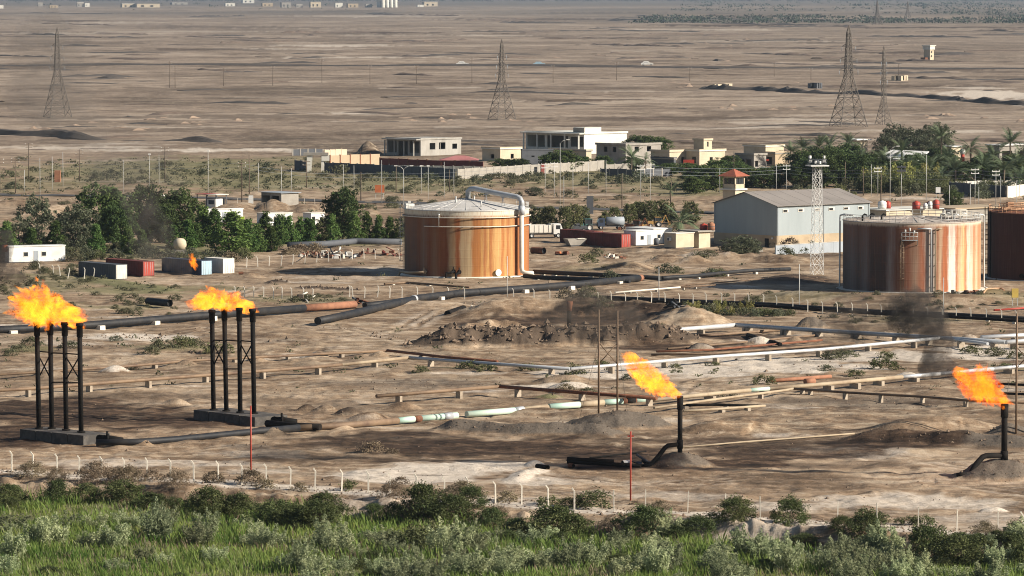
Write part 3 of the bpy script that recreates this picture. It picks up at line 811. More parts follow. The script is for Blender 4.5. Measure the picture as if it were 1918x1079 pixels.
for k in range(4):
    for q in range(2): mb.tube([(R * .45 + k * 1.3, -R * .35 + q * 1.8, H + .2), (R * .45 + k * 1.3, -R * .35 + q * 1.8, H + 1.9)], .06, 5)
for q in range(2):
    for hh in (1.2, 1.9): mb.tube([(R * .45, -R * .35 + q * 1.8, H + hh), (R * .45 + 3.9, -R * .35 + q * 1.8, H + hh)], .05, 5)
mb.box((R * .45 + 1.9, -R * .35 + .9, H + .95), (4.2, 2.0, .08)); mb.box((R * .45 + 2.6, -R * .35 + .9, H + 1.0), (.8, .8, .8))
mb.build('roof_walkway', M['off_white'], roof, local=True)
# the dark one
root, roof, X, Y, R, H = tank_base('c', 'storage_tank', 'dark brown rusted oil tank with a peach coloured roof railing', 'shell_dark_rust', 'rust', .7)
MB().lathe([(R + .8, -.4), (R + .8, .1), (R - .2, .14)], 72).build('foundation_pad', M['concrete'], root, local=True)
pm('peach_paint', (.56, .34, .20), (.40, .2, .11), .8, .7)
ring_rail(root, 'roof_railing', R - .1, H, 1.15, -1.9, 1.9, 40, M['peach_paint'], .06)
mb = MB()
for k in range(9):
    mb.tube([on(-1.2, R * (.95 - k * .07), H + .1), on(-1.2, R * (.95 - k * .07), H + 1.6)], .07, 5)
for hh in (.7, 1.2, 1.6):
    for da in (0, .12): mb.tube([on(-1.2 + da, R * .95, H + hh), on(-1.2 + da, R * .3, H + hh + .2)], .06, 5)
mb.box((*on(-1.15, R * .7, 0)[:2], H + .5), (5.5, 1.2, .5), .35); mb.box((*on(-1.15, R * .8, 0)[:2], H + 1.0), (1.2, .8, .9), .35)
mb.build('roof_walkway', M['peach_paint'], roof, local=True)
caged_ladder(root, -1.5, R, .2, H + .9, M['sooty_steel'])
MB().tube([on(-1.3, R + .5, H + .2), on(-1.3, R + .5, .3)], .16, 7).build('wall_pipe', M['sooty_steel'], root, local=True)
a = tpos('c', 1905); mb = MB(); mb.tube([on(a, R - .1, .9), on(a, R + .3, .9)], .45, 14)
mb.build('manhole', M['sooty_steel'], root, local=True)

# ------------------------------------------------------------------ flare stacks
def flare_group(bots, tops, A, B, C, braces, z0, label):
    A, B, C = P(*A), P(*B), P(*C)
    ax = (B - A); L = ax.length; ax.normalize()
    bx = Vector((-ax.y, ax.x, 0))
    W = abs((C - B).dot(bx)) * .9
    root = thing('flare_stack', label, 'flare stack', (A.x, A.y, 0))
    n = 4
    for k in range(n):
        a0, a1 = A + ax * (L * k / n + (.03 if k else 0)), A + ax * (L * (k + 1) / n)
        c = (a0 + a1) / 2 + bx * W / 2
        MB().box((c.x, c.y, -.5), ((a1 - a0).length - .03, W - .02 * k, .5 + z0 - .03 * (k % 2)), math.atan2(ax.y, ax.x), .985).build('base_block', M['concrete_dark'], root)
    pipes = []
    for b, t in zip(bots, tops):
        p = P(b[0], b[1], z0); t = at_depth(t[0], t[1], p.y)
        st = MB().tube([p - Vector((0, 0, .2)), p.lerp(t, .5), t], .29, 12).build('stack_pipe', M['sooty_steel'], root)
        d = (t - p).normalized()
        MB().tube([t - d * 1.55, t - d * 1.5, t - d * .25, t - d * .25, t + d * .1], [.29, .37, .37, .45, .45], 12).build('burner_tip', M['sooty_steel'], st)
        MB().tube([p - d * .02, p + d * .15], .5, 12).build('base_flange', M['sooty_steel'], st)
        pipes.append((p, t))
    def pt(i, row):
        p, t = pipes[i]; f = (top_z(p.y, row) - p.z) / (t.z - p.z)
        return p.lerp(t, f)
    for i, j, r0, r1 in braces:
        MB().tube([pt(i, r0), pt(j, r1)], .085, 6).build('brace', M['sooty_steel'], root)
    return root, A, B, ax, bx, W
fa = flare_group([(73, 803), (97, 803), (124, 806), (152, 810)], [(69, 605), (94, 603), (121, 605), (149, 607)], (37, 822), (156, 834), (186, 826),
            [(0, 1, 658, 660), (2, 3, 662, 664), (1, 2, 661, 662), (1, 2, 716, 716), (2, 3, 717, 717), (0, 1, 662, 711), (0, 1, 711, 662), (2, 3, 666, 713), (2, 3, 713, 666)], 1.15,
            'black four pipe flare stack under the tallest flame, away from the red pole')
fb = flare_group([(400, 768), (424, 770), (450, 773), (476, 775)], [(397, 582), (420, 577), (448, 578), (473, 580)], (362, 785), (477, 799), (505, 789),
            [(0, 1, 637, 638), (1, 2, 637, 639), (2, 3, 638, 640), (1, 2, 691, 691), (0, 1, 640, 688), (0, 1, 688, 640), (2, 3, 641, 688), (2, 3, 688, 641)], 1.15,
            'black four pipe flare stack whose block base stands beside the red pole')
for (root, A, B, ax, bx, W), far in ((fa, None), (fb, None)):
    p = B + bx * W * .55 - ax * .2
    mb = MB(); mb.tube([(p.x, p.y, .65), (p.x + 1.4, p.y - .3, .6), (p.x + 3.0, p.y - .7, .4)], .42, 12); mb.tube([(p.x + 1.2, p.y - .3, .6), (p.x + 1.2, p.y - .3, 1.5)], .14, 7)
    mb.tube([(p.x + 1.15, p.y - .3, .6), (p.x + 1.4, p.y - .3, .6)], .6, 12)
    mb.build('inlet_pipe', M['sooty_steel'], root)
def flare_single(px, cy_, top, elbow, tail, label, r=.27):
    c = P(px, cy_); Y = c.y
    x = lambda q: (q - 959) / FPX * Y
    z = lambda q: top_z(Y, q)
    root = thing('flare_stack', label, 'flare stack', (x(px), Y, 0))
    base = Vector((x(px), Y, gz(x(px), Y) - .3)); t = Vector((x(px), Y, z(top)))
    st = MB().tube([base, t], r, 12).build('stack_pipe', M['sooty_steel'], root)
    MB().tube([t - Vector((0, 0, 1.5)), t - Vector((0, 0, 1.4)), t + Vector((0, 0, .05))], [r, r * 1.25, r * 1.3], 12).build('burner_tip', M['sooty_steel'], st)
    bo = [Vector((x(a), Y - k * .35, z(b))) for k, (a, b) in enumerate(elbow)]
    MB().tube(bo, r * .95, 10).build('feed_elbow', M['sooty_steel'], root)
    for a, b in tail:
        MB().tube([(x(a[0]), Y - 1.5, z(a[1])), (x(b[0]), Y - 1.5, z(b[1]))], r * .9, 10).build('feed_pipe', M['sooty_steel'], root)
    MB().tube([Vector((x(px), Y, z(elbow[0][1]) - .5)), Vector((x(px), Y, z(elbow[0][1]) + .5))], r * 1.25, 12).build('tee_collar', M['sooty_steel'], st)
    return root
f3 = flare_single(1275, 873, 743, [(1273, 832), (1252, 834), (1246, 838), (1232, 855), (1218, 869), (1205, 871)], [((1062, 862), (1214, 871)), ((1062, 857), (1150, 862))], 'black single pipe flare on a dark gravel heap beside the red pole')
f4 = flare_single(1885, 893, 757, [(1883, 853), (1850, 853), (1843, 855), (1830, 868), (1821, 882), (1823, 889)], [((1793, 888), (1812, 886))], 'black single pipe flare with thick bent feed pipe on a gravel heap', .33)

# flames: glowing gas, thicker where it looks yellow
def flame_material(name, scale, s, seed=0.0, cool=(1.0, .085, .003), hot=(1.0, .33, .016)):
    t = NT(name)
    co = t.mapped(1.0, loc=(seed, seed * .7, 0))
    n = t.noise(scale * 1.5, 7, .68, co, 1.2)
    n2 = t.noise(scale * .42, 4, .55, co, .6)
    d = t.rng(t.math('ADD', t.math('MULTIPLY', n, .7), t.math('MULTIPLY', n2, .3)), .43, .60)
    hotf = t.rng(t.math('ADD', t.math('MULTIPLY', n2, .55), t.math('MULTIPLY', n, .45)), .42, .56)
    col = t.mix(cool, hot, hotf)
    e = t.n('VolumePrincipled', {'Color': (.02, .012, .01, 1), 'Density': t.math('MULTIPLY', d, 1.9), 'Emission Strength': t.math('MULTIPLY', t.math('MULTIPLY', d, s), t.rng(hotf, 0, 1, .8, 2.6)), 'Emission Color': col})
    t.t.links.new(e.outputs[0], t.out.inputs[1])
    t.m.cycles.volume_step_rate = .35
    M[name] = t.m
    return t.m
def lumpy(segs, seed, sub=4, rough=.35, freq=1.0):
    """hull round a chain of balls (centre, radius), its skin thrown into tongues"""
    rnd = random.Random(seed)
    bm = bmesh.new()
    bmesh.ops.create_icosphere(bm, subdivisions=sub, radius=1.0)
    d = np.array([v.co[:] for v in bm.verts]); bm_f = np.array([[v.index for v in f.verts] for f in bm.faces])
    bm.free()
    C = np.array([tuple(c) for c, r in segs]); Rr = np.array([r for c, r in segs])
    cen = C.mean(0)
    # march from far outside towards the centre until the union of balls is met
    lo, hi = np.zeros(len(d)), np.full(len(d), 40.0)
    ts = np.linspace(0, 14, 240)
    best = np.zeros(len(d))
    for t in ts:
        p = cen + d * t
        f = np.full(len(d), 0.0)
        for c, r in zip(C, Rr): f = f + np.exp(-2.2 * (((p - c) ** 2).sum(1) / r ** 2 - 1.0))
        best = np.where(f > 1.0, t, best)
    q = d * freq * 3
    n = (fbm(q[:, 0] * 2 + q[:, 2], q[:, 1] * 2 + q[:, 2] * 1.3, seed, 5) - .47) + .5 * (fbm(q[:, 0] * 6 + q[:, 2] * 3, q[:, 1] * 6 - q[:, 2] * 4, seed + 40, 3) - .5)
    p = cen + d * (best * (1 + rough * 2 * n))[:, None]
    return p, bm_f
def flame(px_balls, Y, label, seed, mat, rough=.35, name='flame', cat='flame'):
    """px_balls: (px, py, radius in photo pixels) in the plane of the burner"""
    k = Y / FPX
    segs = [(at_depth(a, b, Y + (i % 3 - 1) * .4), r * k * 1.12) for i, (a, b, r) in enumerate(px_balls)]
    p, f = lumpy(segs, seed, 5, rough * 1.15)
    c = p.mean(0)
    o = obj(name, np_mesh(name, p - c, f, mat, True), None, tuple(c))
    return tag(o, label, cat)
fm = flame_material('flame_gas', 1.15, 1.45)
fm2 = flame_material('flame_gas_red', 1.25, 1.25, 4.0, (1.0, .06, .002), (1.0, .25, .01))
Ya = P(111, 806, 1.15).y; Yb = P(437, 771, 1.15).y
flame([(145, 606, 9), (128, 592, 15), (108, 582, 18), (90, 588, 17), (72, 578, 24), (56, 572, 22), (40, 584, 11), (78, 556, 14), (85, 548, 8), (46, 562, 12), (98, 566, 13)], Ya, 'tall ragged orange and yellow flame leaning over the four pipe flare by the sand', 11, fm, .55)
flame([(470, 582, 7), (452, 573, 12), (430, 567, 14), (410, 562, 16), (392, 556, 15), (384, 566, 14), (368, 572, 10), (440, 556, 8), (400, 548, 8)], Yb, 'low wide orange and yellow flame over the four pipe flare beside the red pole', 12, fm, .5)
flame([(1272, 743, 5), (1262, 737, 9), (1248, 729, 13), (1230, 717, 18), (1212, 705, 18), (1198, 692, 17), (1184, 680, 13), (1174, 671, 7)], P(1275, 873).y, 'slanting orange flame blown from the single pipe flare beside the red pole', 13, fm, .45)
flame([(1886, 755, 5), (1874, 747, 12), (1856, 736, 19), (1842, 724, 24), (1824, 722, 20), (1808, 712, 17), (1798, 704, 11), (1840, 706, 16)], P(1885, 893).y, 'broad red and orange flame blown from the flare with thick bent feed pipe', 14, fm2, .4)
flame([(363, 496, 5), (360, 488, 6), (358, 480, 4)], Yb, 'small detached tongue of orange flame in front of the dark blue container', 15, fm2, .6)
flame([(69, 524, 3.2), (67, 520, 2.2)], Ya, 'tiny detached lick of orange flame above the tallest flame', 16, fm2, .5)

# pole frame, stumps, red poles
def pole_thing(name, label, cat, px, base, top, r, mat, bars=(), group=None, zoff=0.0, rtop=None, wide=.6, n=6):
    g = P(px, base); g.z = gz(g.x, g.y) - .2 + zoff
    z1 = top_z(g.y, top)
    root = thing(name, label, cat, (g.x, g.y, g.z), group=group)
    MB().tube([(0, 0, 0), (0, 0, z1 - g.z)], [r, rtop or r], n).build('pole', mat, root, local=True)
    for row, half, ang in bars:
        zz = top_z(g.y, row) - g.z
        MB().beam((-half * math.cos(ang), -half * math.sin(ang), zz), (half * math.cos(ang), half * math.sin(ang), zz), .12, .14).build('crossarm', mat, root, local=True)
    return root, g, z1
pole_thing('marker_pole', 'slim red pole beside the flare stack with four pipes and block base', 'pole', 470, 887, 760, .10, M['red_paint'], [])
pole_thing('marker_pole', 'slim red pole with a short crossbar near the single pipe flare', 'pole', 1181, 940, 808, .10, M['red_paint'], [(817, .32, 0)])
c = P(1160, 797); Y = c.y
root = thing('pole_frame', 'rusty twin pole frame with cross bracing on a gravel heap', 'pole frame', (c.x, Y, 0))
fx = lambda q: (q - 959) / FPX * Y
zz = lambda q: top_z(Y, q)
for a, t in ((1122, 580), (1157, 582)): MB().tube([(fx(a), Y, gz(fx(a), Y) - .4), (fx(a), Y, zz(t))], .125, 8).build('post', M['brown_pipe'], root)
for a, b, c_, d in ((1122, 638, 1157, 638), (1122, 682, 1157, 642), (1122, 642, 1157, 682)): MB().tube([(fx(a), Y, zz(b)), (fx(c_), Y, zz(d))], .065, 6).build('brace', M['brown_pipe'], root)
for a, b, e in ((1122, 640, 1085), (1157, 640, 1180)):
    MB().tube([(fx(a), Y, zz(b)), (fx(e), Y + 3, .1)], .02, 4).build('guy_wire', M['lattice_steel'], root)
c = P(1890, 815); Y = c.y
root = thing('pole_frame', 'slim dark pole with guy wires on a heap behind the thick bent feed pipe', 'pole frame', (fx(1907), Y, 0))
MB().tube([(fx(1907), Y, .2), (fx(1907), Y, zz(587))], .125, 8).build('post', M['brown_pipe'], root)
MB().tube([(fx(1942), Y, .2), (fx(1942), Y, zz(589))], .125, 8).build('post', M['brown_pipe'], root)
for a, b, c_, d in ((1907, 645, 1942, 645), (1907, 690, 1942, 650), (1907, 650, 1942, 690)): MB().tube([(fx(a), Y, zz(b)), (fx(c_), Y, zz(d))], .065, 6).build('brace', M['brown_pipe'], root)
MB().tube([(fx(1907), Y, zz(645)), (fx(1880), Y + 3, .1)], .02, 4).build('guy_wire', M['lattice_steel'], root)
p = P(1066, 622)
root = thing('pipe_stump', 'sooty upright pipe stump standing in the dug pit', 'pipe', (p.x, p.y, gz(p.x, p.y)))
MB().tube([(0, 0, -.3), (0, 0, 4.6)], .36, 10).build('pipe', M['sooty_steel'], root, local=True)
MB().tube([(0, 0, 3.2), (.1, 0, 4.7)], [.4, .5], 10).build('rim', M['rust'], root, local=True)
# ------------------------------------------------------------------ pipelines
def along(pts, px):
    """point of the pipe run at photo column px"""
    for (a, b), (c, d) in zip(pts, pts[1:]):
        if min(a, c) <= px <= max(a, c) and a != c:
            t = (px - a) / (c - a); return a + (c - a) * t, b + (d - b) * t, (c - a, d - b)
    return None
def smooth_bends(W, r=1.2, n=4):
    out = [W[0]]
    for i in range(1, len(W) - 1):
        a, b, c = W[i - 1], W[i], W[i + 1]
        k = min(r, (b - a).length * .4, (c - b).length * .4)
        p, q = b + (a - b).normalized() * k, b + (c - b).normalized() * k
        for j in range(n + 1):
            t = j / n; out.append((p * (1 - t) + b * t) * (1 - t) + (b * (1 - t) + q * t) * t)
    return out + [W[-1]]
def pipeline(label, runs, h, r, sup=(), smat='stand_concrete', size=(.5, .6), n=10, blocks=(), bands=(), group=None, sag=0.0):
    """runs: (material, ground-plane pixels of the pipe axis); sup: photo columns of the stands"""
    allpx = [q for _, run in runs for q in run]
    o = P(*runs[0][1][0], h)
    root = thing('pipeline', label, 'pipeline', (o.x, o.y, 0), group=group)
    rr = random.Random(len(label))
    for mat, run in runs:
        W = [P(a, b, h) for a, b in run]
        fine = []
        for a, b in zip(W, W[1:]):
            m = max(1, int((b - a).length / 14))
            fine += [a.lerp(b, k / m) + Vector((0, 0, rr.uniform(-1, 1) * sag)) for k in range(m)]
        fine.append(W[-1])
        pipe = MB().tube(smooth_bends(fine, .9) if len(fine) > 2 else fine, r, n).build('pipe', M[mat], root)
    for px in sup:
        for mat, run in runs:
            q = along(run, px)
            if q: break
        if not q: continue
        p = P(q[0], q[1], h); d = P(q[0] + q[2][0] * .05, q[1] + q[2][1] * .05, h) - p
        g = gz(p.x, p.y)
        MB().box((p.x, p.y, g - .4), (size[0], size[1] + r * 1.2, h - r * .85 - g + .4), math.atan2(d.y, d.x)).build('support', M[smat], root)
    for px in blocks:
        for mat, run in runs:
            q = along(run, px)
            if q: break
        p = P(q[0], q[1], h); d = P(q[0] + q[2][0] * .05, q[1] + q[2][1] * .05, h) - p
        MB().box((p.x + .2, p.y - r * .9, -.3), (1.2, r * 2.2, .3 + max(.45, h * .8)), math.atan2(d.y, d.x), .96).build('support', M['pale_block'], root)
    for px, mat in bands:
        for _, run in runs:
            q = along(run, px)
            if q: break
        p = P(q[0], q[1], h); d = (P(q[0] + q[2][0] * .05, q[1] + q[2][1] * .05, h) - p).normalized()
        MB().tube([p - d * .7, p + d * .7], r * 1.12, n).build('band', M[mat], root)
    return root
def ext(px0, px1, step, off=0): return [px0 + off + step * k for k in range(int((px1 - px0 - off) / step) + 1)]
pipeline('long pipeline on concrete stands that zigzags below the dug pit, brown then silver',
    [('brown_pipe', [(-60, 734), (53, 728), (278, 711), (596, 687), (640, 683)]), ('tan_pipe', [(640, 683), (765, 670)]), ('grey_pipe', [(765, 670), (918, 681), (1068, 691)]),
     ('silver_clad', [(1068, 691), (1341, 668), (1534, 655), (1763, 633)]), ('grey_pipe', [(1763, 633), (1850, 644)])],  # legs facing the sun coloured whiter, the others greyer for shade
    1.0, .24, [53, 167, 278, 385, 492, 596, 702, 807, 918, 1033, 1145, 1245, 1341, 1439, 1534, 1626, 1712, 1800], size=(.42, .6))
pipeline('pipeline on paired concrete stands that leaves the dug pit, white then dark blue grey',
    [('silver_clad', [(1258, 619), (1277, 617), (1377, 609)]), ('grey_pipe', [(1377, 609), (1533, 619), (1645, 626), (1793, 635), (1884, 641)]), ('silver_clad', [(1884, 641), (1990, 633)])],  # shade of the leg turned from the sun is in its grey
    1.0, .34, [1283, 1313, 1397, 1403, 1468, 1475, 1528, 1535, 1600, 1607, 1678, 1740, 1800, 1862, 1900], size=(.4, .9))
pipeline('silver pipe on stands behind the pole with guy wires', [('silver_clad', [(1838, 632), (1990, 624)])], 1.0, .34, [1850, 1900, 1960])
pipeline('brown open ended pipe on concrete stands bent like a chevron', [('brown_pipe', [(705, 742), (935, 724)]), ('rust', [(935, 724), (1230, 746)])], 1.15, .24, [747, 860, 970, 1090, 1216], size=(.42, .6))
pipeline('thin brown pipe half covered by small heaps of earth', [('brown_pipe', [(-60, 706), (233, 686), (353, 676), (640, 661), (725, 657)]), ('rust', [(725, 657), (835, 669), (932, 677)])], .55, .20, [120, 290, 440, 540, 640, 790, 880], size=(.5, .5), sag=.05)
pipeline('thick black half buried pipe from the flares turning mint green', [('black_pipe', [(180, 829), (260, 828), (330, 823), (480, 808), (560, 801)]), ('brown_pipe', [(560, 801), (640, 797), (745, 788)]),
     ('mint_pipe', [(745, 788), (775, 785)]), ('rust', [(775, 785), (788, 784)]), ('mint_pipe', [(788, 784), (856, 778)]), ('mint_pipe', [(874, 776), (975, 768)]), ('tan_pipe', [(975, 768), (1025, 763)]),
     ('mint_pipe', [(1028, 762), (1085, 758)]), ('tan_pipe', [(1085, 758), (1130, 754)]), ('mint_pipe', [(1130, 754), (1165, 752)]), ('rust', [(1165, 752), (1190, 750)]), ('mint_pipe', [(1190, 750), (1225, 747)])], .42, .40, bands=[(838, 'grey_pipe'), (972, 'grey_pipe'), (1180, 'sooty_steel')])
pipeline('black feed pipe joining the flare beside the red pole', [('sooty_steel', [(500, 793), (540, 797), (600, 800)])], .45, .42)
pipeline('long tan pipe running from the slanting flame towards the broad red flame', [('tan_pipe', [(1225, 749), (1340, 737), (1405, 731)]), ('mint_pipe', [(1405, 731), (1440, 728)]), ('tan_pipe', [(1440, 728), (1560, 718), (1690, 706)]), ('silver_clad', [(1690, 706), (1760, 700)]), ('grey_pipe', [(1760, 700), (1860, 691)]), ('silver_clad', [(1860, 691), (1990, 679)])],
    .85, .27, [1330, 1433, 1552, 1602, 1646, 1712, 1890], size=(.6, 1.2))
pipeline('second tan pipe lying low beside the long tan pipe', [('tan_pipe', [(1225, 764), (1340, 748), (1470, 731), (1486, 728)]), ('brown_pipe', [(1486, 728), (1583, 735), (1728, 743), (1810, 750), (1990, 757)])], .8, .17, [1425, 1503, 1518, 1583, 1650, 1728, 1809, 1885], size=(.35, .4))
pipeline('short black pipe lying on blocks beside the single pipe flare', [('sooty_steel', [(1278, 759), (1340, 758), (1420, 760)])], .6, .17, [1285, 1360])
pipeline('short tan pipe lying on blocks with a dark one beside it', [('tan_pipe', [(1280, 770), (1345, 766), (1433, 760)])], .6, .16, [1352, 1400])
pipeline('thin pale pipe lying on the oil stained ground beyond the red pole', [('tan_pipe', [(1275, 838), (1390, 828), (1497, 820), (1600, 812)])], .15, .10)
pipeline('dark pipe lying flat on stained soil near the single pipe flare', [('sooty_steel', [(1105, 858), (1210, 845)])], .15, .10)
pipeline('long thick black pipe on pale blocks behind the four pipe flares', [('black_pipe', [(-80, 621), (40, 616), (180, 608), (395, 590), (570, 577)]), ('rust_light', [(570, 577), (665, 570)])], .75, .60, blocks=(22, 185, 288, 395), n=14)
pipeline('thick black pipe with a pale band reaching the streaked tank yard', [('black_pipe', [(595, 601), (640, 592), (770, 562), (778, 559), (862, 549), (1000, 539), (1100, 531), (1196, 521)]), ('rust_light', [(1196, 521), (1201, 520)])], .75, .60, blocks=(822, 980, 1066, 1156), bands=[(775, 'silver_clad')], n=14)
pipeline('black pipe joining the thick banded pipe at a shallow angle', [('black_pipe', [(683, 572), (730, 567), (775, 560)])], .7, .50, n=12)
pipeline('black pipe on small white blocks from the tank down pipe, upper of two', [('black_pipe', [(1000, 509), (1060, 512), (1150, 516), (1236, 521)])], .7, .42, [1016, 1038, 1060, 1107, 1167], smat='pale_block')
pipeline('black pipe on small white blocks from the tank down pipe, lower of two', [('black_pipe', [(982, 517), (1020, 520), (1130, 524), (1180, 526)])], .6, .42, [1005, 1026, 1066, 1113, 1172], smat='pale_block')
pipeline('black pipe running past scrub towards the lattice floodlight mast', [('black_pipe', [(1240, 521), (1262, 519), (1300, 517), (1347, 512), (1400, 507), (1480, 504)])], .6, .36, [1271, 1306, 1360, 1415], smat='pale_block')
pipeline('low black pipe pair along the inner fence, upper of two', [('black_pipe', [(1068, 554), (1120, 556), (1275, 563), (1450, 570), (1500, 574), (1640, 583), (1790, 589), (1990, 600)])], .5, .30, ext(1085, 1900, 70), smat='pale_block', size=(.35, .4))
pipeline('low black pipe pair along the inner fence, lower of two', [('sooty_steel', [(1085, 557), (1275, 567), (1450, 574), (1500, 578), (1640, 587), (1790, 594), (1990, 605)])], .35, .26, [1850, 1900], smat='pale_block', size=(.35, .4))
pipeline('pale yellow pipe lying by the inner fence', [('off_white', [(1152, 548), (1274, 538)]), ('brown_pipe', [(1274, 538), (1340, 534)])], .45, .15, [1180, 1230, 1280, 1303], smat='concrete', size=(.2, .3))
pipeline('red pipe lying on the ground beside a yellow board', [('red_paint', [(1862, 581), (1990, 572)])], .3, .17)
pipeline('grey pipe in the trench below the white pipeline', [('brown_pipe', [(1295, 627), (1330, 628), (1420, 621), (1480, 616)])], .35, .22)
pipeline('brown pipe lying between pale heaps, upper of three', [('brown_pipe', [(1250, 653), (1370, 643), (1480, 632), (1540, 627)])], .3, .17, sag=.04)
pipeline('brown pipe lying between pale heaps, middle of three', [('rust', [(1230, 659), (1330, 655), (1440, 646), (1540, 637)])], .3, .17, sag=.04)
pipeline('brown pipe lying between pale heaps, lower of three', [('brown_pipe', [(1220, 664), (1335, 662), (1470, 652), (1600, 642)])], .3, .17, sag=.04)
pipeline('black capped pipe end lying among brown pipes', [('sooty_steel', [(1400, 627), (1462, 645)])], .35, .28)
pipeline('rusty pipe lying loose on the salt crust beside a thicker one', [('rust_light', [(1442, 713), (1500, 709), (1556, 705)])], .35, .26)
pipeline('thick rusty open pipe end lying on the salt crust', [('rust_light', [(1508, 715), (1525, 714)])], .4, .42)
pipeline('dark pipes crossing behind the broad red flame, upper of two', [('sooty_steel', [(1870, 719), (1990, 724)])], .5, .17)
pipeline('dark pipes crossing behind the broad red flame, lower of two', [('sooty_steel', [(1880, 737), (1990, 741)])], .5, .17)
pipeline('peach pipe loop with raised bend beside the white and red tank', [('peach_paint', [(1842, 549), (1848, 541), (1876, 540), (1881, 544)])], .8, .14)
pipeline('dark pipe lying across the stained ground left of the gravel heap', [('sooty_steel', [(1062, 862), (1130, 868), (1200, 874)])], .25, .12)
pipeline('grey pipe stack lying behind the scrap heap by the hedge trees', [('slate_grey', [(540, 459), (610, 457), (665, 452), (752, 453)])], .9, .65)
pipeline('brown pipes running from the tank foot to the trench', [('brown_pipe', [(720, 532), (760, 529), (800, 532), (880, 538)])], .35, .2, [735, 765, 803], smat='pale_block')
pipeline('thin brown pipe behind the tank foot', [('brown_pipe', [(1250, 540), (1290, 533), (1350, 529), (1430, 522)])], .3, .12)
# loose pipe lengths and oddments
def loose_pipe(label, a, b, r, mat, inner='dark_opening', z=None, name='pipe_length'):
    p, q = P(*a, r), P(*b, r); 
    root = thing(name, label, 'pipe', (p.x, p.y, 0))
    bo = MB().tube([p, q], r, 14, caps=False); bo.build('pipe', M[mat], root)
    d = (q - p).normalized()
    mb = MB(); mb.tube([q - d * .02, p + d * .02], r * .88, 14, caps=False); mb.disc(q - d * .5, d, r * .87, 14); mb.disc(p + d * .5, d, r * .87, 14)
    mb.build('bore', M[inner], root)
    return root
loose_pipe('short thick black pipe length lying on open sand', (277, 564), (318, 568), .62, 'black_pipe')
loose_pipe('dark pipe length tipped on the bank of the dug pit', (838, 588), (868, 578), .55, 'sooty_steel')
loose_pipe('white curved pipe shell lying beside the red pole', (1166, 867), (1180, 866), .28, 'white_paint')
loose_pipe('short black pipe lying on pale ground', (1006, 873), (1026, 876), .28, 'sooty_steel')
loose_pipe('rusty pipe offcut lying near the short black pipe', (1066, 872), (1074, 873), .25, 'rust')
loose_pipe('rusty square ended drum beside the tank down pipe', (997, 469), (1019, 470), .7, 'rust')
loose_pipe('rusty drum lying near the white container', (447, 512), (456, 512), .3, 'rust')

# ------------------------------------------------------------------ fences
def post_mesh(name, h, w, arm, mat, side=-1):
    mb = MB(); mb.beam((0, 0, -.4), (0, 0, h), w)
    if arm: mb.beam((0, 0, h - w * .3), (side * arm * .6, 0, h + arm * .75), w * .85)
    return mb.mesh(name, M[mat])
PM = {'concrete': post_mesh('fence_post', 2.0, .15, .42, 'pale_block'), 'thin': post_mesh('fence_post_thin', 2.35, .095, 0, 'pale_block'), 'mid': post_mesh('fence_post_mid', 1.75, .14, .38, 'off_white')}
def fence(label, items, group=None, wires=(.5, 1.1, 1.7), wr=.006, pmesh='concrete', lean=.05):
    """items: (px, ground row[, mesh])"""
    rr = random.Random(len(items))
    p0 = G(items[0][0], items[0][1])
    root = thing('wire_fence', label, 'fence', p0, group=group)
    pts = []
    for it in items:
        p = G(it[0], it[1]); pts.append(p)
        o = obj('post', PM[it[2] if len(it) > 2 else pmesh], root, p - p0, rr.uniform(-.2, .2))
        o.rotation_euler.x = rr.gauss(0, lean); o.rotation_euler.y = rr.gauss(0, lean)
    for h in wires:
        MB().tube([p + Vector((0, 0, h)) for p in pts], wr, 3, caps=False).build('wire', M['lattice_steel'], root)
    return root
def lin(pts, x):
    for (a, b), (c, d) in zip(pts, pts[1:]):
        if a <= x <= c: return b + (d - b) * (x - a) / (c - a)
    return pts[-1][1] if x > pts[-1][0] else pts[0][1]
conc = [-105, -62, -20, 22, 62, 107, 148, 190, 232, 275, 319, 363, 409, 453, 499, 544, 590, 640, 690, 731, 779, 832, 876, 928, 977, 1027, 1076]
thin = [1150, 1209, 1288, 1359, 1424, 1499, 1569, 1643, 1720, 1792, 1869]
fence('boundary fence of pale bent topped concrete posts and thin steel posts by the green bank', [(x, lin(FENCE, x)) for x in conc] + [(x, lin(FENCE, x), 'thin') for x in thin] + [(x, lin(FENCE, x)) for x in (1915, 1990)], lean=.02)
l2 = [(430, 558), (585, 561), (655, 558), (753, 556), (1070, 566), (1273, 572), (1430, 573), (1513, 584), (1791, 598), (1990, 606)]
fence('inner fence of bent topped posts standing in scrub behind the low wide flame', [(x, lin(l2, x), 'mid') for x in (440, 458, 475, 494, 512, 528, 547, 568, 585)], lean=.06)
fence('inner fence of bent topped posts behind the rusty pipe section', [(x, lin(l2, x), 'mid') for x in (655, 661, 683, 707, 730, 753, 782, 810, 840, 870)], lean=.05)
fence('inner fence of bent topped posts along the low black pipes by the twin pole frame', [(x, lin(l2, x), 'mid') for x in (962, 1000, 1030, 1070, 1095, 1120, 1145, 1172, 1194, 1220, 1246, 1273, 1298, 1323, 1351, 1376, 1403, 1430)], lean=.03)
fence('inner post fence along low black pipes below the white and red tank', [(x, lin(l2, x), 'mid') for x in (1455, 1485, 1513, 1541, 1569, 1596, 1625, 1651, 1680, 1710, 1738, 1765, 1791, 1819, 1847, 1876, 1904, 1935)], lean=.03)
fence('leaning post fence beside the white container and scrap heap', [(x, y, 'mid') for x, y in ((439, 504), (462, 503), (483, 501), (504, 500), (526, 498), (548, 496), (571, 494), (593, 493), (615, 491), (638, 490), (660, 488), (682, 487), (703, 487), (748, 485))], lean=.07)
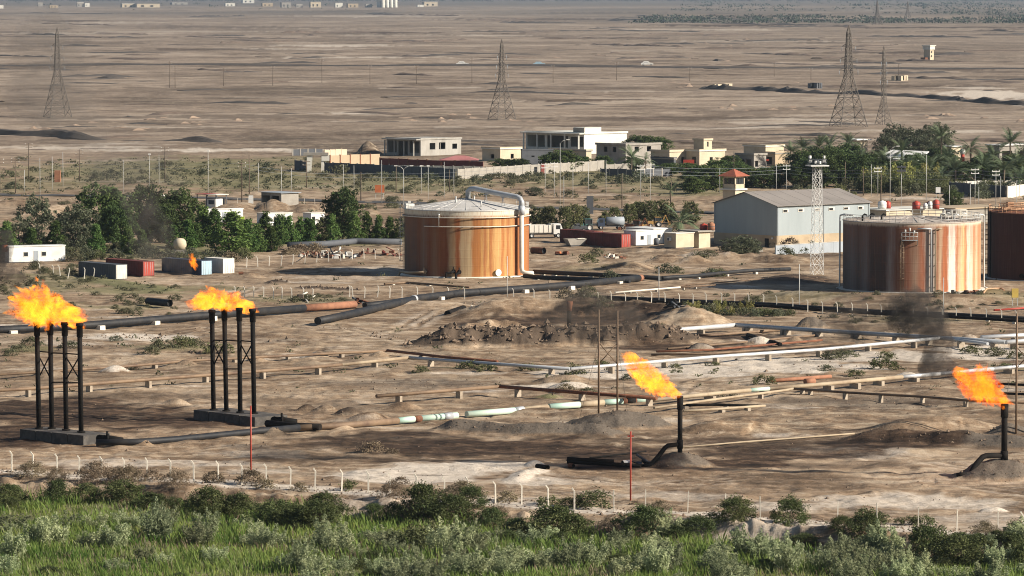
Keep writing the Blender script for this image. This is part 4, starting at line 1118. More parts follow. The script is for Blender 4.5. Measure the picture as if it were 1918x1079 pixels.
fence('broken post fence in scrub by the dark grey container', [(x, y, 'mid') for x, y in ((76, 512), (100, 517), (113, 520), (127, 522), (158, 525), (175, 526))], lean=.12)
fence('thin post fence along the yard behind the sheds', [(x, 390 - (x - 400) * .0, 'thin') for x in (300, 340, 385, 445, 465, 570, 590, 610)], lean=.05)
for a, b in (((555, 491), (572, 479)), ((566, 553), (577, 566))):
    p, q = P(*a, .2), P(*b, 1.6 if a[0] < 560 else .1)
    tag(MB().beam(p, q, .16).build('fence_brace', M['off_white'], None, loc=tuple(p)), 'fallen concrete fence post propped ' + ('by the scrap heap' if a[0] < 560 else 'in the scrub behind the rusty pipe'), 'fence post')
# ------------------------------------------------------------------ boxes seen corner-on
def corner(name, label, cat, near, left, right, h, alpha=50.0, La=None, Lb=None, group=None, z=None, sink=.3):
    """root at the near corner; local x runs right-back, local y left-back; returns root, La, Lb, h"""
    p = G(*near)
    if z is not None: p.z = z
    m = mpp(near[1]); al = math.radians(alpha)
    La = La or max(.3, (near[0] - left) * m / math.cos(al)); Lb = Lb or max(.3, (right - near[0]) * m / math.sin(al))
    root = thing(name, label, cat, (p.x, p.y, p.z), math.pi / 2 - al, group)
    return root, Lb, La, h
def lbox(root, name, mat, x0, y0, z0, dx, dy, dz, parent=None):
    return MB().box((x0 + dx / 2, y0 + dy / 2, z0), (dx, dy, dz)).build(name, M[mat], parent or root, local=True)
def wall_box(root, Lx, Ly, h, mat, t=.25, front_gap=None, side_gap=None, sink=.4, name='wall'):
    """four walls; front_gap / side_gap: openings (start, width, z0, z1) in the y=0 and x=0 faces"""
    def run(gaps, L, place):
        x = 0.0
        for s, w, z0, z1 in sorted(gaps) + [(L, 0, 0, 0)]:
            if s > x: place(x, s, -sink, h)
            if w:
                if z0 > 0: place(s, s + w, -sink, z0)
                if z1 < h: place(s, s + w, z1, h)
            x = s + w
    mb = MB()
    run(front_gap or [], Lx, lambda a, b, z0, z1: mb.box(((a + b) / 2, t / 2, z0), (b - a, t, z1 - z0)))
    mb.build(name, M[mat], root, local=True)
    mb = MB()
    run(side_gap or [], Ly - 2 * t, lambda a, b, z0, z1: mb.box((t / 2, t + (a + b) / 2, z0), (t, b - a, z1 - z0)))
    mb.build(name, M[mat], root, local=True)
    MB().box((Lx - t / 2, Ly / 2, -sink), (t, Ly - 2 * t, h + sink)).build(name, M[mat], root, local=True)
    MB().box((Lx / 2, Ly - t / 2, -sink), (Lx, t, h + sink)).build(name, M[mat], root, local=True)
def container(label, near, left, right, mat, doormat, h=2.75, alpha=51, La=12.2, Lb=2.5, roofmat=None):
    root, Lx, Ly, h = corner('shipping_container', label, 'container', near, left, right, h, alpha, La, Lb)
    mb = MB()
    # corrugated long sides: shallow ribs
    n = int(Ly / .28)
    for xx, sgn in ((0.0, -1), (Lx, 1)):
        vs, fs = [], []
        for k in range(n + 1):
            y = Ly * k / n; o = xx + sgn * (-.04 if k % 2 else 0)
            vs += [(o, y, .12), (o, y, h - .12)]
        for k in range(n): fs.append((2 * k, 2 * k + 2, 2 * k + 3, 2 * k + 1) if sgn < 0 else (2 * k + 1, 2 * k + 3, 2 * k + 2, 2 * k))
        mb.add(vs, fs)
    mb.box((Lx / 2, Ly - .06, .1), (Lx - .1, .06, h - .2)); mb.box((Lx / 2, Ly / 2, h - .10), (Lx - .1, Ly - .1, .06)); mb.box((Lx / 2, Ly / 2, .05), (Lx - .1, Ly - .1, .1))
    mb.build('side_wall', M[mat], root, local=True)
    mb = MB()
    for x in (.06, Lx - .06):
        for y in (.06, Ly - .06): mb.box((x, y, 0), (.16, .16, h))
        mb.beam((x, 0, h - .06), (x, Ly, h - .06), .13); mb.beam((x, 0, .06), (x, Ly, .06), .13)
    for y in (.06, Ly - .06):
        mb.beam((0, y, h - .06), (Lx, y, h - .06), .12); mb.beam((0, y, .06), (Lx, y, .06), .12)
    mb.build('frame', M[mat], root, local=True)
    for k in range(2):
        d = MB().box((.1 + (Lx - .2) * (.25 + .5 * k), .02, .12), ((Lx - .24) / 2, .08, h - .24)).build('door', M[doormat], root, local=True)
        for q in (.3, .7): MB().tube([(.12 + (Lx - .24) * (k * .5 + q * .5), -.05, .15), (.12 + (Lx - .24) * (k * .5 + q * .5), -.05, h - .15)], .03, 5).build('lock_rod', M['steel_pole'], d, local=True)
    return root
def cabin(label, near, left, right, wall, roof, h=2.8, alpha=50, La=None, Lb=None, wins=(), door=None, ac=None, sidewin=(), cat='cabin'):
    """site cabin: wins/door at shares of the y=0 face; ac on the x=0 face"""
    root, Lx, Ly, h = corner('site_cabin', label, cat, near, left, right, h, alpha, La, Lb)
    lbox(root, 'body', wall, 0, 0, .15, Lx, Ly, h - .15)
    lbox(root, 'roof', roof, -.12, -.12, h, Lx + .24, Ly + .24, .16)
    lbox(root, 'skid', 'slate_grey', .1, .1, -.3, Lx - .2, Ly - .2, .46)
    for f in wins:
        w = lbox(root, 'window', 'off_white', Lx * f - .5, -.05, 1.15, 1.0, .06, .95)
        lbox(root, 'pane', 'glass_dark', Lx * f - .4, -.075, 1.25, .8, .03, .75, w)
    for f in sidewin:
        w = lbox(root, 'window', 'off_white', -.05, Ly * f - .5, 1.15, .06, 1.0, .95)
        lbox(root, 'pane', 'glass_dark', -.075, Ly * f - .4, 1.25, .03, .8, .75, w)
    if door is not None:
        d = lbox(root, 'door', 'dark_opening' if door < 0 else 'grey_panel', Lx * abs(door) - .45, -.06, .2, .9, .07, 2.05)
        lbox(root, 'handle', 'steel_pole', Lx * abs(door) + .28, -.1, 1.15, .08, .05, .12, d)
    if ac is not None:
        a = lbox(root, 'air_conditioner', 'white_paint', -.5, Ly * ac - .45, 1.5, .5, .9, .7)
        lbox(root, 'fan_grille', 'slate_grey', -.54, Ly * ac - .28, 1.58, .05, .56, .54, a)
    return root
# containers by the fence
container('dark grey shipping container with pale door end beside a red one', (217, 524), 142, 238, 'slate_grey', 'off_white')
container('brick red shipping container between dark grey and dark blue ones', (268, 519), 200, 291, 'red_oxide', 'red_paint')  # darker sides than doors: shade and sunlight put into the reds
container('dark blue shipping container with pale blue doors', (377, 516), 296, 398, 'blue_dark', 'pale_blue', alpha=49)
container('white shipping container beside the dark blue one', (418, 514), 380, 437, 'off_white', 'white_paint', La=6.1, alpha=52)
container('dark red shipping container row end beside the white cabins', (1164, 464), 1096, 1180, 'red_oxide', 'red_paint')
container('dark maroon shipping container behind the grey skip', (1112, 458), 1050, 1130, 'red_oxide', 'rust_light', La=11)
cabin('long white site cabin with a red box on its wall', (17, 493), 7, 118, 'white_paint', 'white_paint', 3.1, 66, None, None, (.3, .62), .48)
r_ = MB().tube([(P(51, 470).x, P(17, 493).y + 1.0, 2.2), (P(51, 470).x, P(17, 493).y + 1.3, 3.4)], .55, 10)
tag(r_.build('water_barrel', M['orange_paint'], None, loc=(P(51, 470).x, P(17, 493).y + 1.0, 2.2)), 'orange red barrel fixed to the long white cabin', 'barrel')
cabin('white site cabin partly hidden behind the hedge trees, lime box at its end', (384, 417), 377, 453, 'white_paint', 'white_paint', 2.9, 60, None, None, (.35, .7), .5)
cabin('white site cabin with grey end wall among the hedge trees', (501, 422), 480, 546, 'white_paint', 'off_white', 2.8, 50, None, None, (.3,), .65, None, (.5,))
cabin('small white site cabin with dark open doorway', (583, 425), 567, 607, 'white_paint', 'off_white', 2.9, 50, None, None, (), -.18)
cabin('white site cabin with grey air conditioner end beside the dark red container', (1191, 462), 1169, 1225, 'white_paint', 'white_paint', 3.0, 50, None, None, (.35,), .75, .45)
cabin('white site cabin with two round tanks leaning at its wall', (1224, 458), 1190, 1259, 'white_paint', 'white_paint', 3.1, 52, 9.0, None, (.3,), .6)
cabin('cream site cabin with blank sunny wall and air conditioner', (1266, 467), 1245, 1301, 'plaster_cream', 'off_white', 3.0, 50, None, None, (), None, .5)
for px, py in ((1219, 459), (1229, 460)):
    p = G(px, py); mb = MB(); mb.lathe([(.02, 0), (.55, .05), (.6, .7), (.55, 1.2), (.3, 1.45), (.02, 1.5)], 16)
    tag(mb.build('water_tank', M['slate_grey'], None, loc=tuple(p), local=True), 'grey round topped water tank standing by the white cabin wall', 'water tank', 'grey tanks by the cabin')
p = G(452, 418); tag(MB().box((0, 0, -.1), (1.3, 1.2, 1.5)).box((0, 0, 1.4), (1.4, 1.3, .12)).build('waste_bin', M['lime_paint'], None, loc=tuple(p), local=True), 'lime green bin at the end of a white cabin', 'bin')
# concrete hut with red roof tanks
def barrel(label, x, y, z, r, h, mat, group=None):
    mb = MB(); mb.lathe([(.02, 0), (r, 0), (r * 1.03, h * .3), (r * 1.03, h * .8), (r * .8, h * .95), (.3, h), (.28, h + .12), (.02, h + .14)], 16)
    root = thing('water_tank', label, 'water tank', (x, y, z), group=group)
    mb.build('tank_body', M[mat], root, local=True)
    MB().lathe([(r * 1.06, h * .48), (r * 1.06, h * .53)], 16).build('hoop', M['slate_grey'], root, local=True)
    return root
root, Lx, Ly, h = corner('concrete_hut', 'small concrete hut with overhanging slab roof and red tanks on top', 'hut', (1309, 465), 1298, 1331, 3.4, 50)
lbox(root, 'wall', 'plaster_cream', 0, 0, -.3, Lx, Ly + 3, h + .3); lbox(root, 'roof', 'plaster_grey', -.8, -.6, h, Lx + 1.6, Ly + 4.2, .28)
barrel('faded red water tank on the concrete hut roof, upright', P(1319, 447).x, P(1309, 465).y + 2.2, 3.68 + root.location.z, .75, 1.5, 'rust_light')
barrel('bright red water tank on the concrete hut roof', P(1306, 447).x, P(1309, 465).y + 3.6, 3.68 + root.location.z, .8, 1.2, 'red_paint')
# open shed with red canopy, and block shed
root, Lx, Ly, h = corner('open_shed', 'open sided shed with red edged canopy and a white booth inside', 'shed', (405, 391), 366, 424, 3.3, 40)
for x in (.1, Lx - .1):
    for k in range(3): lbox(root, 'post', 'slate_grey', x - .08, .1 + (Ly - .3) * k / 2, -.3, .16, .16, h + .3)
lbox(root, 'roof', 'off_white', -.3, -.3, h, Lx + .6, Ly * .5, .14); lbox(root, 'roof', 'red_paint', -.3, -.3 + Ly * .5, h + .02, Lx + .6, Ly * .5 + .6, .14)
lbox(root, 'back_wall', 'slate_grey', Lx - .4, .5, 0, .12, Ly - .8, 2.4)
lbox(root, 'booth', 'white_paint', .5, .8, -.2, 2.6, 3.2, 2.5); lbox(root, 'booth_window', 'blue_dark', .44, 1.2, 1.0, .05, 1.8, 1.0)
root, Lx, Ly, h = corner('block_shed', 'tan block shed with dark open front and grey sheet roof', 'shed', (527, 390), 487, 558, 3.3, 50)
wall_box(root, Lx, Ly, h, 'plaster_grey', .25, None, [(.6, Ly * .38, 0, 2.6), (Ly * .38 + 1.3, Ly * .42, 0, 2.6)])
lbox(root, 'roof', 'grey_panel', -.5, -.5, h, Lx + 1.0, Ly + 1.0, .12)
lbox(root, 'stacked_load', 'plaster_tan', 1.2, 2, -.2, 1.5, 1.5, 1.3)

# ------------------------------------------------------------------ warehouse, watch tower, floodlight mast
root, Lx, Ly, h = corner('warehouse', 'grey sheet metal warehouse with pitched roof over a tan plinth', 'warehouse', (1455, 463), 1343, 1641, 8.6, 50)
pm('sheet_wall', (.28, .315, .325), (.245, .277, .287), .25, .55, .15, stretch=(1, 1, .15), dirt=.25)  # one even sheet colour for every wall and gable
pm('sheet_roof', (.25, .222, .20), (.205, .182, .163), .12, .7, dirt=.25)
pl = 2.35
for nm, mat, z0, z1, t in (('plinth', 'plaster_tan', -.4, pl, .3), ('cladding', 'sheet_wall', pl, h, .18)):
    lbox(root, nm, mat, 0 if nm == 'plinth' else .1, 0 if nm == 'plinth' else .1, z0, Lx, t, z1 - z0)
    lbox(root, nm, mat, 0 if nm == 'plinth' else .1, t, z0, t, Ly - 2 * t, z1 - z0)
    lbox(root, nm, mat, 0, Ly - t, z0, Lx, t, z1 - z0); lbox(root, nm, mat, Lx - t, t, z0, t, Ly - 2 * t, z1 - z0)
rise = 2.4
for x in (.1, Lx - .3):
    MB().add([(x, .1, h), (x, Ly, h), (x, Ly / 2, h + rise), (x + .2, .1, h), (x + .2, Ly, h), (x + .2, Ly / 2, h + rise)], [(0, 2, 1), (3, 4, 5), (0, 3, 5, 2), (2, 5, 4, 1), (0, 1, 4, 3)]).build('gable', M['sheet_wall'], root, local=True)
n = 14
for s in (0, 1):
    for k in range(n):
        x0, x1 = -.4 + (Lx + .8) * k / n, -.4 + (Lx + .8) * (k + 1) / n - .03
        dz = .02 * (k % 2)
        y0, y1 = (-.5, Ly / 2 + .03) if s == 0 else (Ly + .5, Ly / 2 + .04)
        zb, zt = h - .12 + dz, h + rise + .12 + dz
        vs = [(x0, y0, zb), (x1, y0, zb), (x1, y1, zt), (x0, y1, zt)]
        vs += [(a, b, c - .08) for a, b, c in vs]
        MB().add(vs, [(0, 1, 2, 3), (7, 6, 5, 4), (0, 4, 5, 1), (1, 5, 6, 2), (2, 6, 7, 3), (3, 7, 4, 0)]).build('roof_sheet', M['sheet_roof'], root, local=True)
for k, px in enumerate((1473, 1503, 1535, 1564, 1594, 1623)):
    x = Lx * (px - 1455) / 186.0
    w = lbox(root, 'window', 'off_white', x - .85, .02, 7.1, 1.7, .1, .62); lbox(root, 'pane', 'dark_opening', x - .72, -.02, 7.2, 1.1, .06, .42, w)
lbox(root, 'door', 'dark_opening', -.05, 2.4, -.2, .1, 1.2, 1.9); lbox(root, 'floodlight', 'white_paint', -.3, 1.0, 1.6, .25, .35, .35)
lbox(root, 'gutter', 'slate_grey', 0, -.12, h - .22, Lx, .16, .16)
for x in (.3, Lx * .5, Lx - .3): MB().tube([(x, -.04, h - .2), (x, -.04, .2)], .06, 5).build('downpipe', M['grey_panel'], root, local=True)
root, Lx, Ly, h = corner('watch_tower', 'cream watch tower with red tiled pyramid roof behind the warehouse', 'watch tower', (1377, 402), 1362, 1401, 9.0, 40)
Lx = Ly = 3.7
lbox(root, 'tower_wall', 'plaster_cream', 0, 0, -.5, Lx, Ly, 6.3)
lbox(root, 'parapet', 'plaster_white', -.45, -.45, 5.8, Lx + .9, Ly + .9, .35)
for x in (0, Lx - .35):
    for y in (0, Ly - .35): lbox(root, 'corner_post', 'plaster_cream', x, y, 6.1, .35, .35, 2.9)
wall_box(root, Lx, Ly, 7.2, 'plaster_cream', .2, sink=-6.0)
for k in range(3): lbox(root, 'window', 'glass_dark', .5 + k * .95, .05, 7.2, .78, .08, 1.5)
for k in range(3): lbox(root, 'window', 'glass_dark', .05, .5 + k * .95, 7.2, .08, .78, 1.5)
lbox(root, 'lintel', 'plaster_cream', 0, 0, 8.7, Lx, Ly, .35)
pm('roof_tile', (.34, .105, .06), (.25, .08, .05), 1.2, .85)
e = .95; z = 9.05
MB().add([(-e, -e, z), (Lx + e, -e, z), (Lx + e, Ly + e, z), (-e, Ly + e, z), (Lx / 2, Ly / 2, z + 1.75)], [(0, 1, 4), (1, 2, 4), (2, 3, 4), (3, 0, 4), (3, 2, 1, 0)]).build('roof', M['roof_tile'], root, local=True)
MB().tube([(Lx / 2, Ly / 2, z + 1.5), (Lx / 2, Ly / 2, z + 5.8)], .07, 5).build('aerial', M['lattice_steel'], root, local=True)
def lattice(mb, base, top, w0, w1, n, r, rot=0.0, ring=True):
    base, top = Vector(base), Vector(top); prev = None
    for k in range(n + 1):
        t = k / n; c = base.lerp(top, t); w = (w0 + (w1 - w0) * t) / 2
        q = [c + Vector((w * math.sqrt(2) * math.cos(rot + math.pi / 4 + i * math.pi / 2), w * math.sqrt(2) * math.sin(rot + math.pi / 4 + i * math.pi / 2), 0)) for i in range(4)]
        if prev:
            for i in range(4):
                mb.beam(prev[i], q[i], r * 1.7)
                mb.beam(prev[i], q[(i + 1) % 4], r); mb.beam(prev[(i + 1) % 4], q[i], r)
        if ring:
            for i in range(4): mb.beam(q[i], q[(i + 1) % 4], r)
        prev = q
    return prev
p = G(1530, 513); zt = top_z(p.y, 310)
root = thing('floodlight_mast', 'white lattice floodlight mast with railed lamp platform', 'mast', p)
mb = MB(); lattice(mb, (0, 0, -.2), (0, 0, zt), 2.0, 1.3, 10, .05, .3); mb.build('lattice', M['white_paint'], root, local=True)
MB().box((0, 0, zt), (3.6, 3.0, .2), .3).build('platform', M['white_paint'], root, local=True)
mb = MB()
for k in range(12):
    a = 2 * math.pi * k / 12
    mb.beam((1.75 * math.cos(a), 1.4 * math.sin(a), zt + .2), (1.75 * math.cos(a), 1.4 * math.sin(a), zt + 1.3), .07)
for hh in (.7, 1.25): mb.tube([(1.75 * math.cos(2 * math.pi * k / 12), 1.4 * math.sin(2 * math.pi * k / 12), zt + hh) for k in range(13)], .045, 5)
mb.build('railing', M['slate_grey'], root, local=True)
for k, (x, y, z) in enumerate(((-1.3, -.9, .95), (-.4, -1.2, .8), (.4, -1.2, .75), (1.2, -.9, 1.0), (-1.35, .3, 1.7), (1.3, .3, 1.7), (.1, .9, .8))):
    f = MB().box((x, y, zt + z - .25), (.5, .3, .5), k).build('floodlight', M['white_paint'], root, local=True)
    MB().beam((x, y, zt + .2), (x, y, zt + z), .08).build('bracket', M['slate_grey'], f, local=True)
p = G(1530, 505)
# low service block behind the white and red tank, with roof tanks
root, Lx, Ly, h = corner('service_block', 'long low white roofed service block behind the white and red tank', 'building', (1660, 425), 1636, 1772, 3.6, 55)
lbox(root, 'wall', 'plaster_cream', 0, 0, -.3, Lx, Ly + 6, h + .3); lbox(root, 'roof', 'plaster_white', -.3, -.3, h, Lx + .6, Ly + 6.6, .25)
for k, (px, mat, r, hh, dy, lb) in enumerate(((1653, 'white_paint', .95, 1.7, 6, 'white round water tank on the service block roof beside a red one'), (1663, 'red_paint', .75, 1.6, 6.6, 'small red water tank beside the white round tank'), (1717, 'red_paint', .9, 1.7, 4.5, 'red domed water tank on the service block roof, set alone'), (1741, 'red_oxide', .7, 1.6, 5, 'dark red water tank beside two white barrels'),
                                       (1743, 'white_paint', .55, 1.6, 4.2, 'white barrel below the dark red tank'), (1734, 'white_paint', .5, 1.2, 4.0, 'short pale barrel on the service block roof'), (1754, 'red_paint', .75, 2.0, 4.4, 'tall bright red water tank on the service block roof'))):
    Y = root.location.y + dy; barrel(lb, (px - 959) / FPX * Y, Y, h + .25 + root.location.z, r, hh, mat)
root, Lx, Ly, h = corner('long_roofed_shed', 'long low shed with flat tan roof behind the two tanks', 'shed', (1790, 418), 1775, 1900, 3.2, 55)
lbox(root, 'wall', 'plaster_grey', 0, 0, -.3, Lx, Ly + 8, h + .3); lbox(root, 'roof', 'plaster_tan', -.5, -.5, h, Lx + 1, Ly + 9, .22)
# low walls below the warehouse
for lb, a, b, h, mat in (('grey block wall below the warehouse plinth', (1452, 478), (1582, 470), 1.9, 'grey_panel'),):
    p, q = P(*a), P(*b); mb = MB(); d = (q - p); L = d.length
    root = thing('block_wall', lb, 'wall', tuple(p), math.atan2(d.y, d.x))
    for k in range(6): MB().box((L * (k + .5) / 6, 0, -.3), (L / 6 - .04, .25, h + .3 + .05 * (k % 2))).build('wall_panel', M[mat], root, local=True)
    MB().box((L / 2, 0, h + .03), (L + .1, .35, .12)).build('coping', M['concrete'], root, local=True)

# ------------------------------------------------------------------ houses
def house(label, near, left, right, h, wall, roof='off_white', alpha=48, fr=(), sd=(), parapet=.35, overhang=.3, porch=None, name='house', La=None, Lb=None, group=None, z=None):
    """fr: openings (share start, share width, z0, z1) in the sunny face; sd: same in the shaded face"""
    root, Lx, Ly, h = corner(name, label, 'house', near, left, right, h, alpha, La, Lb, group, z)
    wall_box(root, Lx, Ly, h, wall, .3, [(a * Lx, w * Lx, z0, z1) for a, w, z0, z1 in fr], [(a * Ly, w * Ly, z0, z1) for a, w, z0, z1 in sd])
    lbox(root, 'roof', roof, -overhang, -overhang, h, Lx + 2 * overhang, Ly + 2 * overhang, .3)
    lbox(root, 'floor', 'plaster_grey', .35, .35, -.3, Lx - .7, Ly - .7, .3)
    lbox(root, 'inner_wall', 'plaster_grey', Lx * .5, .4, 0, .2, Ly - .8, h - .02)
    for a, w, z0, z1 in fr:
        if z0 > .5: f = lbox(root, 'window_frame', 'slate_grey', a * Lx + .03, .12, z0 + .03, w * Lx - .06, .08, .08)
    if parapet:
        for a in ((-overhang, -overhang, Lx + 2 * overhang, .2), (-overhang, -overhang + .2, .2, Ly + 2 * overhang - .2)): lbox(root, 'parapet', wall, a[0], a[1], h + .3, a[2], a[3], parapet)
    return root, Lx, Ly, h
pm('raw_concrete', (.36, .34, .305), (.27, .25, .22), .35, .9, stretch=(1, 1, .4))
root, Lx, Ly, h = house('unfinished grey concrete house with open columned porch and bare window holes', (788, 292), 722, 863, 5.1, 'raw_concrete', 'raw_concrete', 48,
    [(.22, .14, 1.9, 4.0), (.45, .16, 1.9, 4.1), (.78, .12, 1.9, 3.6)], [(.02, .30, .8, 4.5), (.36, .28, .0, 4.5), (.68, .26, .8, 4.5)], .2, .25, name='unfinished_house')
for k in range(4): lbox(root, 'column', 'raw_concrete', -1.6, Ly * (.1 + .28 * k), -.3, .35, .35, 5.1)
lbox(root, 'porch_roof', 'raw_concrete', -2.0, -.2, 5.0, 2.0, Ly + .4, .34)
root, Lx, Ly, h = house('large white house with deep dark porch and roof stair box', (1094, 289), 985, 1176, 6.3, 'plaster_white', 'plaster_white', 46,
    [(.52, .10, 1.0, 3.0)], [(.0, .22, 2.2, 5.4), (.26, .36, 1.8, 5.6), (.66, .30, 1.8, 5.6)], .3, .3)
lbox(root, 'stair_box', 'plaster_grey', .5, .5, h + .3, .3, 5, 1.7); lbox(root, 'stair_box', 'plaster_white', .8, .5, h + .3, 7.5, 5, 1.8)  # grey slab paints the shaded side of the white stair box
for k in range(5): lbox(root, 'column', 'plaster_white', -2.0, Ly * (.02 + .235 * k), -.3, .4, .4, h + .2)
lbox(root, 'porch_roof', 'plaster_white', -2.4, -.3, h, 2.4, Ly + .6, .32)
house('low cream walled house in front of the white house', (1098, 303), 1030, 1108, 3.2, 'plaster_cream', 'plaster_grey', 46, [], [(.55, .12, .9, 2.6)])
house('dark grey block house with flat roof and two tiny lit vents', (978, 312), 976, 1036, 4.9, 'slate_grey', 'slate_grey', 75, [(.30, .10, 2.9, 3.4), (.62, .10, 2.9, 3.4)], [], .2, .1)
house('small cream house with pale roof beside the dark block house', (937, 303), 903, 976, 3.8, 'plaster_cream', 'plaster_white', 48, [(.5, .15, .9, 2.3)], [(.3, .2, .9, 2.2)])
house('grey two storey house with dark shaded side behind a date palm', (1172, 308), 1118, 1240, 5.6, 'plaster_grey', 'plaster_grey', 46, [(.60, .12, 3.6, 5.2), (.25, .12, 3.6, 5.2)], [(.3, .12, 3.5, 5.1), (.6, .12, 3.5, 5.1)])
house('tan house with dark lower wing beside the grey two storey house', (1254, 312), 1220, 1300, 4.2, 'plaster_cream', 'plaster_cream', 46, [(.5, .14, .8, 2.6)], [(.1, .25, .2, 2.8), (.5, .3, .2, 2.8)])
house('dark shaded block annex in front of the tan house', (1262, 322), 1222, 1266, 3.5, 'slate_grey', 'plaster_grey', 46)  # shaded look is put into the dark wall colour
house('tan house with stepped pale roof beside a red cloth', (1310, 312), 1285, 1360, 4.4, 'plaster_cream', 'plaster_white', 48, [(.4, .12, 1, 2.6)], [(.2, .3, .8, 2.8)])
house('cream upper room on stepped roofs beyond the tan house', (1318, 290), 1300, 1334, 4.6, 'plaster_cream', 'plaster_cream', 48, [(.4, .2, 2.6, 4.2)])
house('flat grey roofed house beside dark trees', (1412, 318), 1380, 1436, 4.0, 'plaster_grey', 'plaster_grey', 48, [(.1, .25, .6, 2.4)], [(.1, .3, .2, 2.8), (.5, .35, .6, 2.8)])
house('small tan house with grey corner next to the date palms', (1452, 312), 1430, 1480, 3.8, 'plaster_tan', 'plaster_grey', 48, [], [(.2, .5, .6, 2.8)])
house('cream house among the trees beyond the tan houses', (1434, 294), 1395, 1470, 3.2, 'plaster_cream', 'plaster_white', 48)
house('small white roof hut above the palm tops', (1605, 300), 1586, 1626, 5.8, 'plaster_cream', 'white_paint', 52, [], [], 0, .9)
house('flat roofed grey house with dark verandah beyond the palm grove', (1872, 312), 1853, 1975, 6.2, 'plaster_grey', 'white_paint', 56, [(.05, .2, 1.2, 4.6), (.35, .25, 1.2, 4.6)], [(.2, .5, 1, 4.4)], 0, .6)
house('small cream roof room by the red and white ball tank', (1782, 304), 1772, 1800, 4.8, 'plaster_cream', 'white_paint', 52, [], [], 0, .5)
house('low pale wall house below the flat grey house', (1890, 322), 1882, 1906, 4.0, 'plaster_tan', 'white_paint', 52)
# white sheet canopy
p = G(1690, 318)
root = thing('canopy_roof', 'broad white sheet canopy roof on posts among the palms', 'canopy', p)
zc = top_z(p.y, 296); m = mpp(318)
MB().add([(-51 * m, 0, zc), (24 * m, -9, zc - .6), (58 * m, 14, zc + 1.3), (-8 * m, 20, zc + 1.6)] + [(-51 * m, 0, zc - .2), (24 * m, -9, zc - .8), (58 * m, 14, zc + 1.1), (-8 * m, 20, zc + 1.4)], [(0, 1, 2, 3), (7, 6, 5, 4), (0, 4, 5, 1), (1, 5, 6, 2), (2, 6, 7, 3), (3, 7, 4, 0)]).build('roof_sheet', M['white_paint'], root, local=True)
for x, y in ((-46 * m, .5), (22 * m, -7.5), (54 * m, 13.5), (-8 * m, 18), (-15 * m, -3.6)): MB().tube([(x, y, -.3), (x, y, zc - .3)], .12, 6).build('post', M['steel_pole'], root, local=True)
p = G(1803, 310); zb = top_z(p.y, 298)
root = thing('ball_water_tank', 'white ball water tank on a red stand above palms', 'water tank', p)
mb = MB(); mb.lathe([(.02, -.95), (.5, -.8), (.9, -.3), (.95, 0), (.9, .35), (.5, .85), (.02, .95)], 16, (0, 0, zb + 2.1)); mb.build('tank_ball', M['white_paint'], root, local=True)
MB().tube([(0, 0, -.3), (0, 0, zb + 1.3)], [.7, .55], 10).build('stand', M['red_paint'], root, local=True)
# compound walls: bays between pillars
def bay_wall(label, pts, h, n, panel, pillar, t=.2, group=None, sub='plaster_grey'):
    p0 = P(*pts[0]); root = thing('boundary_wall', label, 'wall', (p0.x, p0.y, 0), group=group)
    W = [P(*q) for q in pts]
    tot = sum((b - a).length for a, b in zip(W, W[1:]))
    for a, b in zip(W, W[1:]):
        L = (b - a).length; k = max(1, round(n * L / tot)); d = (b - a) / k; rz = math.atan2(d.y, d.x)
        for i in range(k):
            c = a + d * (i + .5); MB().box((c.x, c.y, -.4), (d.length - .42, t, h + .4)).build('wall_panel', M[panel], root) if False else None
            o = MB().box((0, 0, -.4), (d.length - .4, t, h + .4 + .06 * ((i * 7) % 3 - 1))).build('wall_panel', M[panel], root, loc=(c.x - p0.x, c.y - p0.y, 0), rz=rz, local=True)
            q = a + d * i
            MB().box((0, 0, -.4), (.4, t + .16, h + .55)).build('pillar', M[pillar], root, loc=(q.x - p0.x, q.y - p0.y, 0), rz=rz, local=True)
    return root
bay_wall('long dark shaded boundary wall beside the white gate arch', [(609, 323), (700, 327), (800, 332), (853, 336)], 2.9, 18, 'slate_grey', 'slate_grey')  # shade of this run is put into the slate grey panels
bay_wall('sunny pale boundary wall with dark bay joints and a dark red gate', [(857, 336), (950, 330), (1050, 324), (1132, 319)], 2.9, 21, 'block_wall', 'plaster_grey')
bay_wall('short dark wall beside the white gate arch', [(553, 319), (574, 321)], 3.0, 2, 'slate_grey', 'slate_grey')  # shaded piece of the compound wall, its shade coloured in
bay_wall('inner cream wall of sunny bays inside the compound', [(618, 311), (712, 308)], 3.2, 5, 'plaster_tan', 'rust')
bay_wall('inner dark brown wall below the unfinished house', [(712, 312), (800, 316), (906, 319)], 2.6, 9, 'red_oxide', 'rust')
bay_wall('low pale inner wall below the red tent roof', [(716, 320), (906, 322)], 1.6, 10, 'off_white', 'plaster_grey')
bay_wall('low dark wall below the date palm by the houses', [(1126, 330), (1190, 332), (1256, 330)], 2.2, 8, 'slate_grey', 'plaster_grey')
bay_wall('low wall stub with pale top near the compound corner', [(1136, 322), (1225, 319)], 2.2, 6, 'plaster_grey', 'plaster_grey')
bay_wall('dark shaded yard wall right of the green reeds', [(1779, 362), (1830, 366), (1884, 370)], 2.9, 7, 'slate_grey', 'slate_grey')  # shade painted as slate grey, while the sunny run stays white
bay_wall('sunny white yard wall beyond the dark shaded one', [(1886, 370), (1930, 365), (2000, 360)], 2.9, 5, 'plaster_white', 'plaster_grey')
bay_wall('pale far wall top above the dark shaded yard wall', [(1790, 354), (1870, 352), (1960, 350)], 2.0, 8, 'plaster_white', 'plaster_grey')
bay_wall('broken white wall of blocks behind the gate arch', [(548, 290), (605, 289)], 1.8, 4, 'slate_grey', 'plaster_grey')
bay_wall('low ragged white wall beside two sand heaps', [(608, 292), (650, 290)], 1.9, 4, 'plaster_cream', 'plaster_cream')
